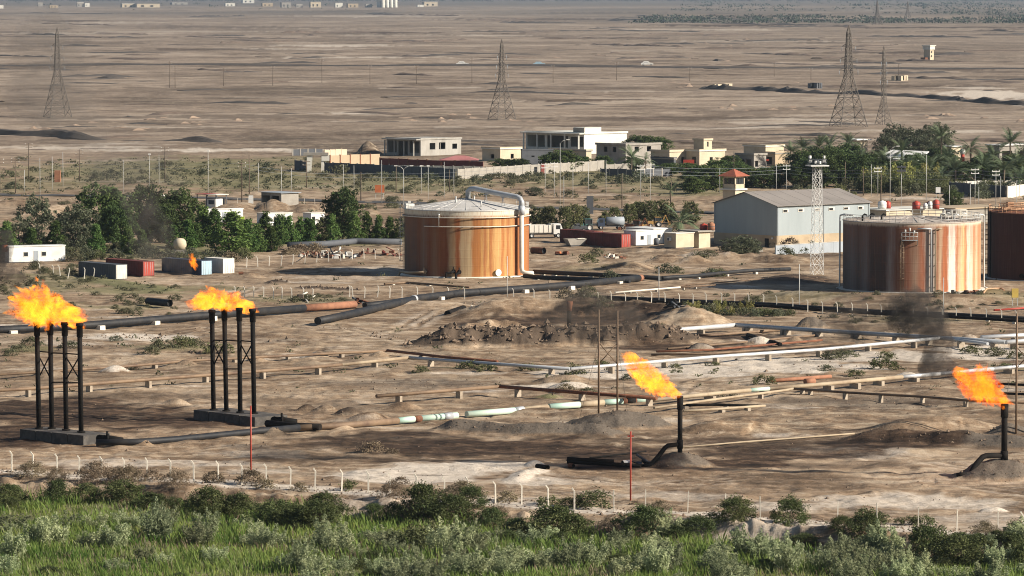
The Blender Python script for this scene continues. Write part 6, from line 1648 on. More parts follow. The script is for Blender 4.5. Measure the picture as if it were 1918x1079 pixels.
def trunk_mesh(seed, H, r, W, z0, n=6):
    rr = random.Random(seed); mb = MB()
    tip = Vector((rr.uniform(-.3, .3), rr.uniform(-.3, .3), H * .8))
    mb.tube([(0, 0, -.4), (0, 0, z0 * .5), tip * .5, tip], [r * 1.3, r, r * .7, r * .15], 7)
    for k in range(n):
        a = rr.uniform(0, 6.28); z = z0 * .6 + (H * .6 - z0 * .6) * rr.random(); L = W * rr.uniform(.22, .42)
        b = Vector((tip.x * z / H, tip.y * z / H, z)); e = b + Vector((math.cos(a) * L, math.sin(a) * L, L * rr.uniform(.5, 1.2)))
        mb.tube([b, b.lerp(e, .5) + Vector((0, 0, .1)), e], [r * .45, r * .3, r * .08], 5)
    return mb.mesh('trunk', M['bark'])
TREES = {}
def variant(key, seed, prof, H, W, z0, nc, nl, leaf, mat, up=.2, cr=.14, r=.2, aspect=.55):
    v, f = crown(seed, prof, H, W, z0, nc, nl, leaf, up, cr, aspect)
    TREES.setdefault(key, []).append((np_mesh('crown_' + key, v, f, M[mat]), trunk_mesh(seed, H, r, W, max(z0, .5)), H, W))
for s in (1, 2, 3): variant('broad', s, 'broad', 10, 8, .8, 150, 52, .56, 'leaf_dark', .25, .13, .28)
for s in (4, 5, 6): variant('cone', s, 'cone', 7, 4.2, .2, 110, 46, .42, 'leaf_green', .35, .15, .14)
for s in (7, 8, 14): variant('column', s, 'column', 6, 3.4, .7, 90, 44, .38, 'leaf_olive', .3, .15, .12)
for s in (9, 10): variant('tamarisk', s, 'broad', 9, 7, .6, 120, 46, .45, 'leaf_grey', .35, .12, .22)
for s in (11, 12, 13): variant('olive', s, 'broad', 5.5, 4.5, .7, 85, 40, .40, 'leaf_olive', .25, .14, .14)
def put_tree(key, px, base, hpx, wpx, label, group, rr, name='tree', z=None):
    p = G(px, base)
    vs = TREES[key]; cm, tm, H, W = vs[rr.randrange(len(vs))]
    m = mpp(base)
    root = thing(name, label, 'tree', (p.x, p.y, p.z - .1), rr.uniform(0, 6.28), group)
    s = wpx * m / W; root.scale = (s, s, hpx * m / H)
    obj('trunk', tm, root); obj('crown', cm, root)
    return root
rr = random.Random(5)
for px, b, h, w in ((190, 458, 108, 92), (275, 452, 98, 78), (338, 440, 86, 60), (643, 447, 92, 62), (222, 462, 80, 60), (306, 455, 70, 52)):
    put_tree('broad', px, b, h, w, 'tall dense dark green tree in the grove behind the containers' if px < 500 else 'tall dark green tree standing over the hedge row beside the streaked tank', 'grove trees, dark' if px < 500 else None, rr)
for px, b, h, w in ((70, 466, 92, 62), (143, 470, 82, 66), (35, 468, 55, 50), (120, 466, 60, 46)):
    put_tree('tamarisk', px, b, h, w, 'grey green feathery tree in the grove behind the containers', 'grove trees, grey', rr)
for px, b, h, w in ((105, 472, 56, 40), (180, 480, 58, 36), (12, 476, 58, 46), (380, 455, 64, 44), (402, 456, 62, 40), (435, 476, 76, 72), (462, 474, 60, 44), (352, 466, 52, 38), (368, 464, 46, 34), (480, 472, 50, 40), (60, 474, 46, 34), (240, 474, 48, 34), (265, 476, 44, 34), (325, 468, 44, 34)):
    put_tree('cone', px, b, h, w, 'bright green cone shaped tree in the grove behind the containers', 'grove trees, cone shaped', rr)
for px, b, h, w in ((497, 460, 60, 38), (520, 458, 54, 32), (541, 456, 52, 32), (562, 455, 48, 30), (583, 455, 46, 28), (603, 454, 44, 28), (622, 454, 50, 30), (665, 453, 54, 34), (688, 452, 52, 30), (710, 452, 48, 28), (731, 452, 46, 26), (750, 452, 44, 24), (575, 448, 40, 26), (530, 450, 44, 28), (508, 470, 46, 32)):
    put_tree('cone' if px % 3 else 'column', px, b, h, w, 'small trimmed green tree in the hedge row beside the streaked tank', 'hedge row trees', rr)
for px, b, h, w in ((1003, 428, 38, 26), (1030, 434, 44, 30), (1056, 436, 46, 28), (1074, 434, 48, 30), (1092, 430, 42, 26), (1135, 424, 26, 22), (1152, 422, 32, 24), (1178, 421, 36, 28), (1196, 420, 40, 30), (1214, 420, 42, 30), (1235, 419, 42, 30), (1252, 419, 38, 28), (1296, 420, 40, 34), (1020, 430, 36, 24)):
    put_tree('column' if px % 2 else 'olive', px, b, h, w, 'small olive green tree in the row behind the parked machines', 'trees behind the machines', rr)
for px, b, h, w in ((1785, 392, 36, 36),):
    put_tree('broad', px, b, h, w, 'round dark green tree standing alone by the yard wall', None, rr)
for px, b, h, w in ((1002, 368, 16, 36), (1390, 480, 36, 66), (1370, 482, 24, 40), (1404, 478, 28, 40)):
    put_tree('tamarisk', px, b, h, w, 'low grey green tree before the warehouse end wall' if px > 1300 else 'dark low tree on the scrubland behind the streaked tank', 'low trees by the warehouse' if px > 1300 else None, rr)
# palm grove and village trees
for px, b, h, w in ((1500, 335, 60, 50), (1520, 348, 66, 60), (1545, 352, 84, 60), (1572, 350, 80, 66), (1600, 350, 70, 60), (1498, 352, 54, 50), (1530, 330, 60, 50), (1620, 330, 56, 50), (1650, 340, 56, 56), (1690, 345, 60, 60), (1730, 340, 56, 56), (1770, 330, 60, 56), (1800, 345, 58, 56), (1840, 340, 64, 60), (1870, 345, 56, 56), (1905, 350, 60, 56), (1940, 348, 60, 60), (1590, 320, 54, 50),
                    (1560, 312, 40, 46), (1640, 318, 44, 46), (1850, 320, 46, 50), (1900, 322, 44, 46), (1715, 322, 44, 50), (1760, 312, 50, 50), (1335, 355, 50, 60), (1310, 350, 44, 56), (1360, 348, 44, 56), (1300, 362, 36, 46), (1430, 352, 44, 50), (1460, 350, 48, 50), (1400, 350, 40, 50), (1380, 335, 36, 44), (1345, 330, 34, 50), (1370, 318, 30, 40)):
    put_tree('broad', px, b, h * (.70 if px > 1610 else .86), w, 'dense dark green tree among the date palms' if px > 1480 else 'dense dark green tree between the houses and the watch tower', 'dark trees of the palm grove' if px > 1480 else 'dark trees behind the watch tower', rr)
for px, b, h, w in ((1678, 300, 62, 58), (1700, 300, 54, 60), (1730, 305, 48, 50), (1740, 300, 60, 50), (1756, 298, 64, 60), (1660, 305, 50, 50)):
    put_tree('tamarisk', px, b, h, w, 'tall feathery grey green tree rising above the palm grove', 'feathery trees of the palm grove', rr)
for px, b, h, w in ((1053, 322, 38, 66), (1030, 320, 30, 40), (1085, 318, 26, 44), (1215, 290, 34, 40), (1190, 288, 34, 36), (1237, 290, 32, 36), (1185, 320, 24, 40), (1130, 318, 26, 36), (970, 320, 22, 44), (940, 316, 18, 40), (1255, 328, 22, 40), (1290, 330, 24, 40)):
    put_tree('broad', px, b, h, w, 'dark green garden tree beside the compound houses', 'garden trees by the houses', rr)
# palms
def frond_mesh(seed, L=3.0, n=16, droop=1.0):
    rng = random.Random(seed); vs, fs = [], []
    pts = []
    for k in range(n + 1):
        t = k / n; pts.append(Vector((L * t, 0, L * (.42 * t - .75 * droop * t * t))))
    for k in range(n):
        a, b = pts[k], pts[k + 1]; o = len(vs); w = .03
        vs += [a + Vector((0, -w, 0)), a + Vector((0, w, 0)), b + Vector((0, w, 0)), b + Vector((0, -w, 0))]; fs.append((o, o + 1, o + 2, o + 3))
        if k < 2: continue
        d = (b - a).normalized(); ll = .62 * math.sin(math.pi * min(1, (k / n) * .85 + .12)) + .12
        for s in (-1, 1):
            tip = a + d * ll * .75 + Vector((0, s * ll * .8, -.18 * ll * rng.uniform(.5, 1.8))); o = len(vs)
            vs += [a, a + d * .17, tip]; fs.append((o, o + 1, o + 2) if s > 0 else (o + 2, o + 1, o))
    mb = MB(); mb.add(vs, fs); return mb.mesh('frond', M['leaf_palm'])
FR = [frond_mesh(1, 3.2, 16, .75), frond_mesh(2, 3.0, 16, 1.15), frond_mesh(3, 3.3, 16, .4)]
PT = MB(); PT.tube([(0, 0, -.4), (.05, 0, .3), (.12, .05, .6), (.1, .1, 1.0)], [.26, .22, .2, .24], 9); PT = PT.mesh('palm_trunk', M['bark'])
def palm(px, base, hpx, label, group, rr, nf=20, s=1.0):
    p = G(px, base); m = mpp(base); h = hpx * m
    root = thing('date_palm', label, 'palm', (p.x, p.y, p.z), rr.uniform(0, 6.28), group)
    ht = max(.6, h - 1.9 * s)
    t = obj('trunk', PT, root); t.scale = (1.1, 1.1, ht)
    for k in range(nf):
        el = rr.choice((.15, .35, .6, .9, 1.2)) + rr.uniform(-.12, .12)
        f = obj('frond', FR[0 if el > .5 else (1 if k % 2 else 0)], root, (.1, .1, ht))
        f.rotation_euler = (rr.uniform(-.25, .25), -el + .25, k * 2.399 + rr.uniform(-.2, .2)); q = s * rr.uniform(.85, 1.15); f.scale = (q, q, q)
for px, b, h, s in ((1762, 318, 72, 1.5), (1818, 325, 62, 1.5), (1893, 322, 66, 1.6), (1505, 318, 50, 1.3), (1535, 318, 52, 1.4), (1553, 316, 52, 1.4), (1590, 312, 54, 1.3), (1480, 322, 46, 1.2), (1610, 330, 40, 1.4), (1655, 340, 52, 1.6), (1700, 346, 40, 1.5), (1740, 345, 46, 1.6), (1775, 338, 56, 1.5),
                    (1790, 350, 44, 1.4), (1840, 345, 48, 1.4), (1880, 352, 50, 1.5), (1905, 350, 56, 1.4), (1930, 340, 60, 1.5), (1860, 338, 58, 1.3), (1640, 350, 34, 1.3), (1760, 352, 30, 1.3), (1910, 365, 40, 1.3), (1572, 345, 34, 1.2), (1690, 330, 56, 1.3)):
    palm(px, b, h + 6, 'date palm with spreading fronds in the palm grove', 'date palms of the grove', rr, 24, s * 1.12)
palm(1182, 326, 50, 'date palm before the shaded wall of the grey two storey house', None, rr, 24, 1.6)
palm(1272, 436, 46, 'spreading date palm beside the dull yellow digger', None, rr, 26, 1.7)
palm(1257, 384, 40, 'young thin palm by the road with a bare stem', None, rr, 12, 1.0)
palm(1208, 322, 34, 'smaller palm leaning beside the date palm at the grey house', None, rr, 18, 1.2)
# scrub bushes
BUSH = {}
for key, mat, seeds, up in (('scrub', 'leaf_scrub', (21, 22, 23), .3), ('green', 'leaf_olive', (24, 25), .3), ('dark', 'leaf_grey', (28, 29), .3), ('dry', 'leaf_dry', (26, 27), .45)):
    for s in seeds:
        v, f = crown(s, 'bush', 1.2, 2.4, .0, 34, 26, .20, up, .16, .5); BUSH.setdefault(key, []).append(np_mesh('bush_' + key, v, f, M[mat]))
for s in (41, 42, 43, 44): v, f = crown(s, 'bush', 2.6, 4.4, .0, 120, 48, .20, .3, .12, .45); BUSH.setdefault('bank', []).append(np_mesh('bush_bank', v, f, M['leaf_bank']))
for s in (45, 46): v, f = crown(s, 'bush', 2.4, 4.2, .0, 100, 44, .20, .4, .12, .35); BUSH.setdefault('bankdry', []).append(np_mesh('bush_dry', v, f, M['leaf_dry']))
def plume(seed):
    """upright feathery shrub: separate spindle sprays fanning from the root"""
    rng = np.random.default_rng(seed); n = 20; C = []; m = 120
    for k in range(n):
        a = rng.random() * 6.283; r = 1.3 * math.sqrt(rng.random()); h = 2.9 * (1 - .3 * r / 1.3) * rng.uniform(.45, 1.1)
        t = rng.random(m) ** .8; w = .03 + .17 * np.sin(np.clip(t * .9 + .06, 0, 1) * 3.1)
        C.append(np.stack([math.cos(a) * r * (.5 + .6 * t) + rng.normal(size=m) * w, math.sin(a) * r * (.5 + .6 * t) + rng.normal(size=m) * w, h * t], 1))
    return quads(np.concatenate(C), .6, np.full(n * m, .24), np.full(n * m, .10), rng)
for s in (51, 52, 53): v, f = plume(s); BUSH.setdefault('plume', []).append(np_mesh('bush_plume', v, f, M['leaf_sage']))
for s in (54,): v, f = plume(s); BUSH.setdefault('reedbush', []).append(np_mesh('bush_yellow', v, f, M['leaf_yellow']))
def bush(key, px, py, wpx, hs, label, group, rr, z=None, name='bush', base_w=None):
    p = P(px, py, z or 0.0); p.z = gz(p.x, p.y) - .08
    name = {'plume': 'feathery_shrub', 'reedbush': 'reed_clump', 'bank': 'dense_bush', 'bankdry': 'dry_bush'}.get(key, name)
    me = BUSH[key][rr.randrange(len(BUSH[key]))]
    s = wpx * mpp(py) / (base_w or {'bank': 4.4, 'bankdry': 4.2, 'plume': 2.7, 'reedbush': 2.7}.get(key, 2.4))
    if label is None: SMALL.append((me, p, rr.uniform(0, 6.28), s, hs)); return
    o = obj(name, me, None, p, rr.uniform(0, 6.28), (s, s, s * hs))
    return tag(o, label, 'bush', group)
SMALL = []
def join_small(name, label, mat):
    V, F, o = [], [], 0
    for me, p, a, s, hs in SMALL:
        n = len(me.vertices); co = np.empty(n * 3, 'f'); me.vertices.foreach_get('co', co); co = co.reshape(-1, 3) * np.array([s, s, s * hs])
        c, q = math.cos(a), math.sin(a)
        V.append(np.stack([co[:, 0] * c - co[:, 1] * q + p.x, co[:, 0] * q + co[:, 1] * c + p.y, co[:, 2] + p.z], 1)); F.append(np.arange(n).reshape(-1, 4) + o); o += n
    tag(obj(name, np_mesh(name, np.concatenate(V), np.concatenate(F), M[mat])), label, None, None, 'stuff'); SMALL.clear()
rr = random.Random(8)
for px, py, w in ((25, 350, 60), (110, 330, 46), (180, 340, 60), (215, 338, 70), (262, 340, 50), (250, 345, 44), (312, 318, 40), (340, 330, 60), (385, 322, 40), (442, 330, 52), (465, 335, 46), (505, 326, 60), (520, 332, 44), (60, 338, 40), (20, 330, 50), (610, 335, 50), (640, 330, 60), (690, 338, 60), (720, 336, 50), (745, 342, 60), (770, 336, 40), (815, 346, 70), (850, 345, 60), (885, 350, 50), (905, 342, 50),
                  (930, 338, 60), (960, 340, 60), (990, 342, 70), (1020, 338, 50), (1060, 340, 60), (1095, 345, 50), (1130, 342, 60), (1165, 340, 60), (1195, 342, 70), (1230, 345, 60), (1260, 350, 50), (1290, 345, 60), (1320, 352, 60), (760, 360, 40), (825, 365, 36), (870, 368, 40), (1070, 372, 50), (1100, 376, 40), (655, 382, 40), (690, 392, 50), (730, 392, 44)):
    bush('dark' if px % 2 else 'scrub', px + rr.uniform(-6, 6), py + rr.uniform(-5, 5), w * .62, rr.uniform(.6, 1.0), 'rounded grey green bush on the scrubland before the compound', 'scrubland bushes', rr)
for k in range(90):
    px, py = rr.uniform(0, 1400), rr.uniform(300, 392)
    bush(rr.choice(('scrub', 'dark', 'green', 'dry')), px, py, rr.uniform(12, 26), rr.uniform(.5, .9), None, None, rr)
for px, py, w, k in ((405, 662, 60, 'green'), (300, 658, 50, 'scrub'), (285, 665, 40, 'scrub'), (345, 655, 56, 'green'), (365, 650, 40, 'scrub'), (60, 650, 46, 'scrub'), (35, 660, 44, 'scrub'), (20, 668, 34, 'scrub'), (130, 652, 44, 'scrub'), (330, 648, 30, 'dry'), (220, 640, 28, 'dark'), (250, 690, 24, 'dark'), (790, 698, 36, 'green'), (880, 692, 50, 'green'), (910, 696, 40, 'green'), (990, 695, 50, 'green'), (1080, 702, 44, 'green'),
                     (1130, 688, 36, 'green'), (1175, 712, 32, 'dark'), (1265, 690, 26, 'green'), (1355, 745, 44, 'scrub'), (1430, 720, 44, 'green'), (1550, 698, 36, 'dark'), (1600, 704, 36, 'green'), (1655, 692, 56, 'green'), (1560, 672, 50, 'scrub'), (1585, 668, 50, 'scrub'), (1660, 670, 40, 'green'), (1340, 684, 20, 'green'), (1265, 697, 24, 'green'), (1820, 662, 44, 'green'), (1860, 668, 50, 'scrub'), (1885, 690, 36, 'green'), (1900, 672, 36, 'green'),
                     (1060, 735, 40, 'dry'), (1100, 738, 36, 'scrub'), (1060, 722, 30, 'scrub')):
    bush(k, px, py, w, rr.uniform(.55, .8), 'low spiny bush growing on the pale ground among the pipelines', 'bushes among the pipelines', rr)
for k in range(26):
    t = k / 25; px = 1275 + 205 * t
    bush(rr.choice(('green', 'scrub', 'reedbush', 'dark')), px, 584 + 8 * t + rr.uniform(-5, 4), rr.uniform(22, 36), rr.uniform(.7, 1.1), 'dense green bush in the strip below the inner fence', 'bushes below the inner fence', rr)
for k in range(60):
    px, py = rr.choice(((rr.uniform(130, 330), rr.uniform(528, 560)), (rr.uniform(0, 140), rr.uniform(500, 600)), (rr.uniform(180, 330), rr.uniform(560, 592)), (rr.uniform(540, 660), rr.uniform(556, 568)), (rr.uniform(60, 140), rr.uniform(505, 525))))
    bush(rr.choice(('scrub', 'green', 'dark', 'dry')), px, py, rr.uniform(14, 30), rr.uniform(.5, 1.0), None, None, rr)
for k in range(46):
    px = rr.uniform(0, 480)
    bush(rr.choice(('green', 'dark', 'scrub', 'dark')), px, rr.uniform(470, 492), rr.uniform(22, 40), rr.uniform(.7, 1.2), 'leafy undergrowth bush at the foot of the grove', 'undergrowth at the grove foot', rr)
for px, py, w in ((415, 492, 50), (398, 494, 40), (432, 494, 44), (560, 475, 50), (590, 472, 40), (545, 478, 40), (110, 489, 22), (1130, 594, 40), (1100, 590, 44), (1060, 588, 50), (1085, 585, 40), (1100, 500, 40), (1250, 512, 40), (1268, 512, 30), (1330, 518, 40), (1345, 517, 36), (1120, 482, 30), (1145, 529, 40), (1310, 490, 40), (1330, 487, 30), (1460, 462, 30), (1480, 470, 46), (1500, 474, 40), (1520, 472, 40), (1550, 470, 40), (1475, 480, 40)):
    bush(rr.choice(('scrub', 'green', 'dark', 'dry')), px, py, w, rr.uniform(.6, 1.0), 'grey green bush in the tank yard', 'bushes in the tank yard', rr)
for k in range(40):
    px, py = rr.choice(((rr.uniform(1790, 1918), rr.uniform(550, 578)), (rr.uniform(1340, 1480), rr.uniform(548, 566)), (rr.uniform(1500, 1790), rr.uniform(560, 580)), (rr.uniform(1540, 1790), rr.uniform(592, 606))))
    bush(rr.choice(('dry', 'scrub', 'green')), px, py, rr.uniform(12, 26), rr.uniform(.5, .9), None, None, rr)
for k in range(34):
    px = rr.uniform(1620, 1780); bush(rr.choice(('reedbush', 'green', 'green')), px, rr.uniform(352, 362), rr.uniform(26, 46), rr.uniform(1.0, 1.6), 'tall yellow green reed clump before the palm grove', 'reed clumps before the palm grove', rr)
for k in range(30):
    px = rr.uniform(1480, 1918); bush(rr.choice(('dark', 'green', 'scrub')), px, rr.uniform(352, 372), rr.uniform(24, 44), rr.uniform(.8, 1.3), 'grey green bush at the foot of the palm grove', 'bushes at the palm grove foot', rr)
join_small('scrub_plants', 'small scrub plants scattered over scrubland, sandy rise and tank bank', 'leaf_scrub')
# dry and green bushes along the near fence
for px, py, w, k in ((190, 893, 44, 'dry'), (235, 898, 50, 'dry'), (285, 901, 46, 'dry'), (400, 905, 50, 'dry'), (470, 908, 60, 'dry'), (215, 890, 40, 'dry'), (500, 915, 40, 'dry'), (560, 918, 40, 'dry'), (655, 917, 40, 'green'), (750, 905, 40, 'dry'), (760, 928, 44, 'dry'), (810, 932, 50, 'dry'), (830, 935, 40, 'dry'), (880, 937, 26, 'green'), (950, 940, 50, 'dry'), (1030, 948, 56, 'green'), (1070, 948, 50, 'green'), (1110, 950, 84, 'green'),
                     (1625, 977, 56, 'green'), (1650, 978, 40, 'green'), (1700, 982, 46, 'green'), (1730, 983, 46, 'green'), (1905, 1000, 50, 'green'), (700, 848, 56, 'dry'), (735, 850, 30, 'dry'), (1190, 946, 26, 'dry')):
    bush(k, px, py, w, rr.uniform(.6, .9), 'low dry brown bush on bare ground behind the boundary fence' if k == 'dry' else 'low green bush on bare ground behind the boundary fence', 'bushes behind the boundary fence, ' + k, rr, 0.0)
# big bushes on the bank
LOW = -1.6
for px, py, w, hs in ((30, 935, 70, .8), (105, 940, 80, .9), (165, 945, 90, 1.0), (228, 946, 90, 1.0), (285, 950, 90, .9), (335, 956, 80, .8), (395, 968, 90, .9), (452, 972, 90, .9), (505, 976, 90, .8), (560, 985, 120, 1.0), (612, 975, 110, 1.0), (590, 992, 90, .9), (10, 950, 60, .8), (742, 975, 80, 1.0), (790, 984, 90, 1.0), (850, 985, 90, 1.0), (880, 975, 80, 1.0), (930, 994, 90, .9), (975, 998, 100, .8),
                      (1040, 1005, 120, .8), (1085, 1008, 90, .8), (1210, 1006, 100, .9), (1262, 1012, 60, .8), (1310, 1006, 70, .8), (1365, 1010, 80, .8), (1474, 1016, 84, 1.1), (1570, 1030, 70, .9), (1610, 1036, 80, .9), (1660, 1042, 70, .8), (1735, 1058, 120, 1.1), (1790, 1062, 100, 1.0), (1835, 1060, 90, 1.0), (1885, 1056, 80, 1.0), (1920, 1072, 90, 1.1), (1500, 1030, 60, .7), (700, 972, 50, .8)):
    if rr.random() < .16: bush('bankdry', px + rr.uniform(-20, 20), py - rr.uniform(2, 8), w * .7, hs, 'dry brown tangled bush at the top of the near bank', 'dry brown bushes on the bank', rr, LOW)
    bush('bank', px + rr.uniform(-12, 12), py + rr.uniform(-5, 7), w * rr.uniform(.7, 1.2), hs * rr.uniform(.75, 1.15), 'dense dark green bush on the near bank', 'dense dark green bushes on the bank', rr, LOW)
for px, py, w, hs in ((60, 920, 60, .8), (108, 925, 50, .9), (180, 928, 80, .9), (330, 938, 60, .9), (735, 962, 60, .9), (865, 968, 70, .9), (1235, 1002, 60, .8), (1575, 1018, 50, .8), (1630, 1026, 60, .8), (1845, 1040, 60, .9), (240, 930, 70, .8), (1140, 1002, 50, .7)):
    bush('bankdry', px, py, w, hs, 'dry brown tangled bush at the top of the near bank', 'dry brown bushes on the bank', rr, LOW)
for k in range(230):
    px = rr.uniform(-20, 1940)
    lo = 985 if px < 560 else (1012 if px < 1300 else 1040)
    py = rr.uniform(lo, 1098)
    if px < 560 and py > 1025 and rr.random() < .8: continue
    if rr.random() < .2: bush('bank', px, py, rr.uniform(34, 60), rr.uniform(.5, .8), 'small dark green bush between pale shrubs in the reed bed', 'small dark bushes in the reed bed', rr, LOW); continue
    bush('plume', px, py, rr.uniform(30, 72), rr.uniform(.5, 1.15), 'pale feathery grey green shrub in the reed bed', 'pale shrubs in the reed bed', rr, LOW)
for px, py in ((800, 1015), (1000, 1010), (770, 1025)):
    bush('green', px, py, 90, .8, 'spreading bright green bush at the edge of the reed bed', 'bright bushes at the reed bed', rr, LOW)
# grass and reeds: nobody could count the blades
def blades(name, label, mat, n, area, hgt, wid, seed, thresh, tall=None):
    rng = np.random.default_rng(seed)
    x = rng.uniform(area[0], area[1], n); y = rng.uniform(area[2], area[3], n)
    d, s, side, L = pl_dist(x, y, np.array([(p.x, p.y) for p in FENCE_W]))
    nz = fbm(x / 7, y / 7, seed, 3)
    keep = (side < 0) & (d > 7.0 + 5 * (fbm(x / 5, y / 5, seed + 3, 2) - .3)) & (nz > thresh)
    x, y, nz = x[keep], y[keep], nz[keep]
    h, _ = terrain(x, y); m = len(x)
    H = hgt * (.5 + .9 * fbm(x / 10, y / 10, seed + 9, 3)) * rng.uniform(.6, 1.3, m)
    a = rng.random(m) * 6.283; w = wid * rng.uniform(.6, 1.4, m)
    dx, dy = np.cos(a) * w / 2, np.sin(a) * w / 2
    lx, ly = rng.normal(size=m) * .22 * H - .12 * H, rng.normal(size=m) * .22 * H
    b = np.stack([x, y, h - .05], 1)
    v = np.stack([b + np.stack([-dx, -dy, 0 * dx], 1), b + np.stack([dx, dy, 0 * dx], 1), b + np.stack([lx * .4 + dx * .7, ly * .4 + dy * .7, H * .6], 1), b + np.stack([lx, ly, H], 1)], 1).reshape(-1, 3)
    o = obj(name, np_mesh(name, v, np.arange(m * 4).reshape(m, 4), M[mat]))
    return tag(o, label, None, None, 'stuff')
AR = (-85, 85, 392, 556)
blades('reed_grass', 'bright green reeds and grass filling the near bank', 'leaf_reed', 150000, AR, 1.15, .10, 61, .44)
blades('reed_grass', 'shorter green grass between the reeds on the near bank', 'leaf_reed', 110000, AR, .6, .12, 62, .0)
blades('dry_grass', 'dry brown stems standing among the reeds on the near bank', 'leaf_dry', 40000, AR, .95, .07, 64, .52)
blades('pale_grass', 'pale straw coloured grass between the reeds on the near bank', 'leaf_reed_pale', 80000, AR, .8, .10, 63, .5)
# tufts of scrub scattered over the open ground
def tufts():
    rng = np.random.default_rng(77); n = 9000
    px = rng.uniform(-100, 2020, n); py = np.concatenate([rng.uniform(296, 400, n // 2), rng.uniform(440, 740, n - n // 2)])
    u, vv = px - 959.0, py - 539.5; dz = -FPX * SP - vv * CP; t = -CAM_H / dz
    x, y = u * t, (FPX * CP - vv * SP) * t
    h, mk = terrain(x, y)
    keep = (mk['scrub'] + .05 > rng.random(n)) & (mk['stain_shade'] < .3)
    x, y, h = x[keep], y[keep], h[keep]; m = len(x); k = 16
    s = rng.uniform(.25, .7, m) * (1 + (y > 1000) * .5)
    c = np.repeat(np.stack([x, y, h], 1), k, 0); ss = np.repeat(s, k)
    c = c + rng.normal(size=(m * k, 3)) * ss[:, None] * np.array([.6, .6, .28]) + np.stack([0 * ss, 0 * ss, ss * .35], 1)
    v, f = quads(c, .35, ss * .65, ss * .4, rng)
    tag(obj('scrub_tufts', np_mesh('scrub_tufts', v, f, M['leaf_scrub'])), 'scattered tufts of grey green desert scrub', None, None, 'stuff')
tufts()

# clods and stones lying about
def clods():
    rng = np.random.default_rng(13); n = 90000
    px = rng.uniform(-60, 1980, n); py = rng.uniform(440, 1000, n)
    u, vv = px - 959.0, py - 539.5; dz = -FPX * SP - vv * CP; t = -CAM_H / dz
    x, y = u * t, (FPX * CP - vv * SP) * t
    h, mk = terrain(x, y); h2, _ = terrain(x + .6, y)
    rough = np.abs(h2 - h)
    d, s_, side, L = pl_dist(x, y, np.array([(p.x, p.y) for p in FENCE_W]))
    pr = .008 + .3 * mk['gravel'] + .95 * mk['dig'] * (y > 650) + .5 * np.clip(rough - .15, 0, .5) + np.where(d < 4, .4, 0)
    k = (rng.random(n) < pr) & ~((side < 0) & (d > 7))
    x, y, h = x[k], y[k], h[k]; m = len(x)
    s = rng.uniform(.05, .14, m) * rng.choice([1, 1, 1, 1.7], m) * (1 + 1.7 * mk['dig'][k] * (y > 650))
    base = np.array([(1, 0, 0), (0, 1, 0), (-1, 0, 0), (0, -1, 0), (0, 0, .9), (0, 0, -.5)], float)
    v = base[None] * s[:, None, None] * (.6 + .8 * rng.random((m, 6, 1))); a = rng.random(m) * 6.283
    c, q = np.cos(a)[:, None], np.sin(a)[:, None]
    v = np.stack([v[..., 0] * c - v[..., 1] * q + x[:, None], v[..., 0] * q + v[..., 1] * c + y[:, None], v[..., 2] + h[:, None] + s[:, None] * .15], -1)
    f = np.array([(0, 1, 4), (1, 2, 4), (2, 3, 4), (3, 0, 4), (1, 0, 5), (2, 1, 5), (3, 2, 5), (0, 3, 5)])
    F = (f[None] + 6 * np.arange(m)[:, None, None]).reshape(-1, 3)
    tag(obj('rubble', np_mesh('rubble', v.reshape(-1, 3), F, pm('clod_soil', (.19, .136, .095), (.105, .076, .054), .4, .95))), 'loose clods and stones strewn over banks and bare soil', None, None, 'stuff')
clods()
# ------------------------------------------------------------------ road, berms on the plain
def strip(name, px, width, mat, label, lift=.12, step=6.0):
    W = [P(a, b) for a, b in px]; pts = []
    for a, b in zip(W, W[1:]):
        n = max(1, int((b - a).length / step)); pts += [a.lerp(b, k / n) for k in range(n)]
    pts.append(W[-1]); v, f = [], []
    xs, ys, k = [], [], 5
    for i, p in enumerate(pts):
        d = (pts[min(i + 1, len(pts) - 1)] - pts[max(i - 1, 0)]).normalized(); nrm = Vector((-d.y, d.x, 0))
        for j in range(k):
            q = p + nrm * width * (j / (k - 1) - .5); xs.append(q.x); ys.append(q.y)
    h, _ = terrain(np.array(xs), np.array(ys))
    v = np.stack([xs, ys, h + lift], 1)
    n = len(pts); i = np.arange(n * k).reshape(n, k)
    f = np.stack([i[:-1, :-1], i[:-1, 1:], i[1:, 1:], i[1:, :-1]], -1).reshape(-1, 4)[:, ::-1]
    return tag(obj(name, np_mesh(name, v, f, M[mat], True)), label, None, None, 'structure')
strip('road', [(-90, 364), (0, 365), (300, 369), (640, 377), (990, 388), (1340, 399), (1560, 405)], 9.0, 'asphalt', 'asphalt road behind the grove and the streaked tank')
pm('dug_soil', (.15, .108, .080), (.09, .065, .048), .35, .95, bump=.4)
pm('dark_soil', (.075, .062, .052), (.05, .042, .036), .3, .95)
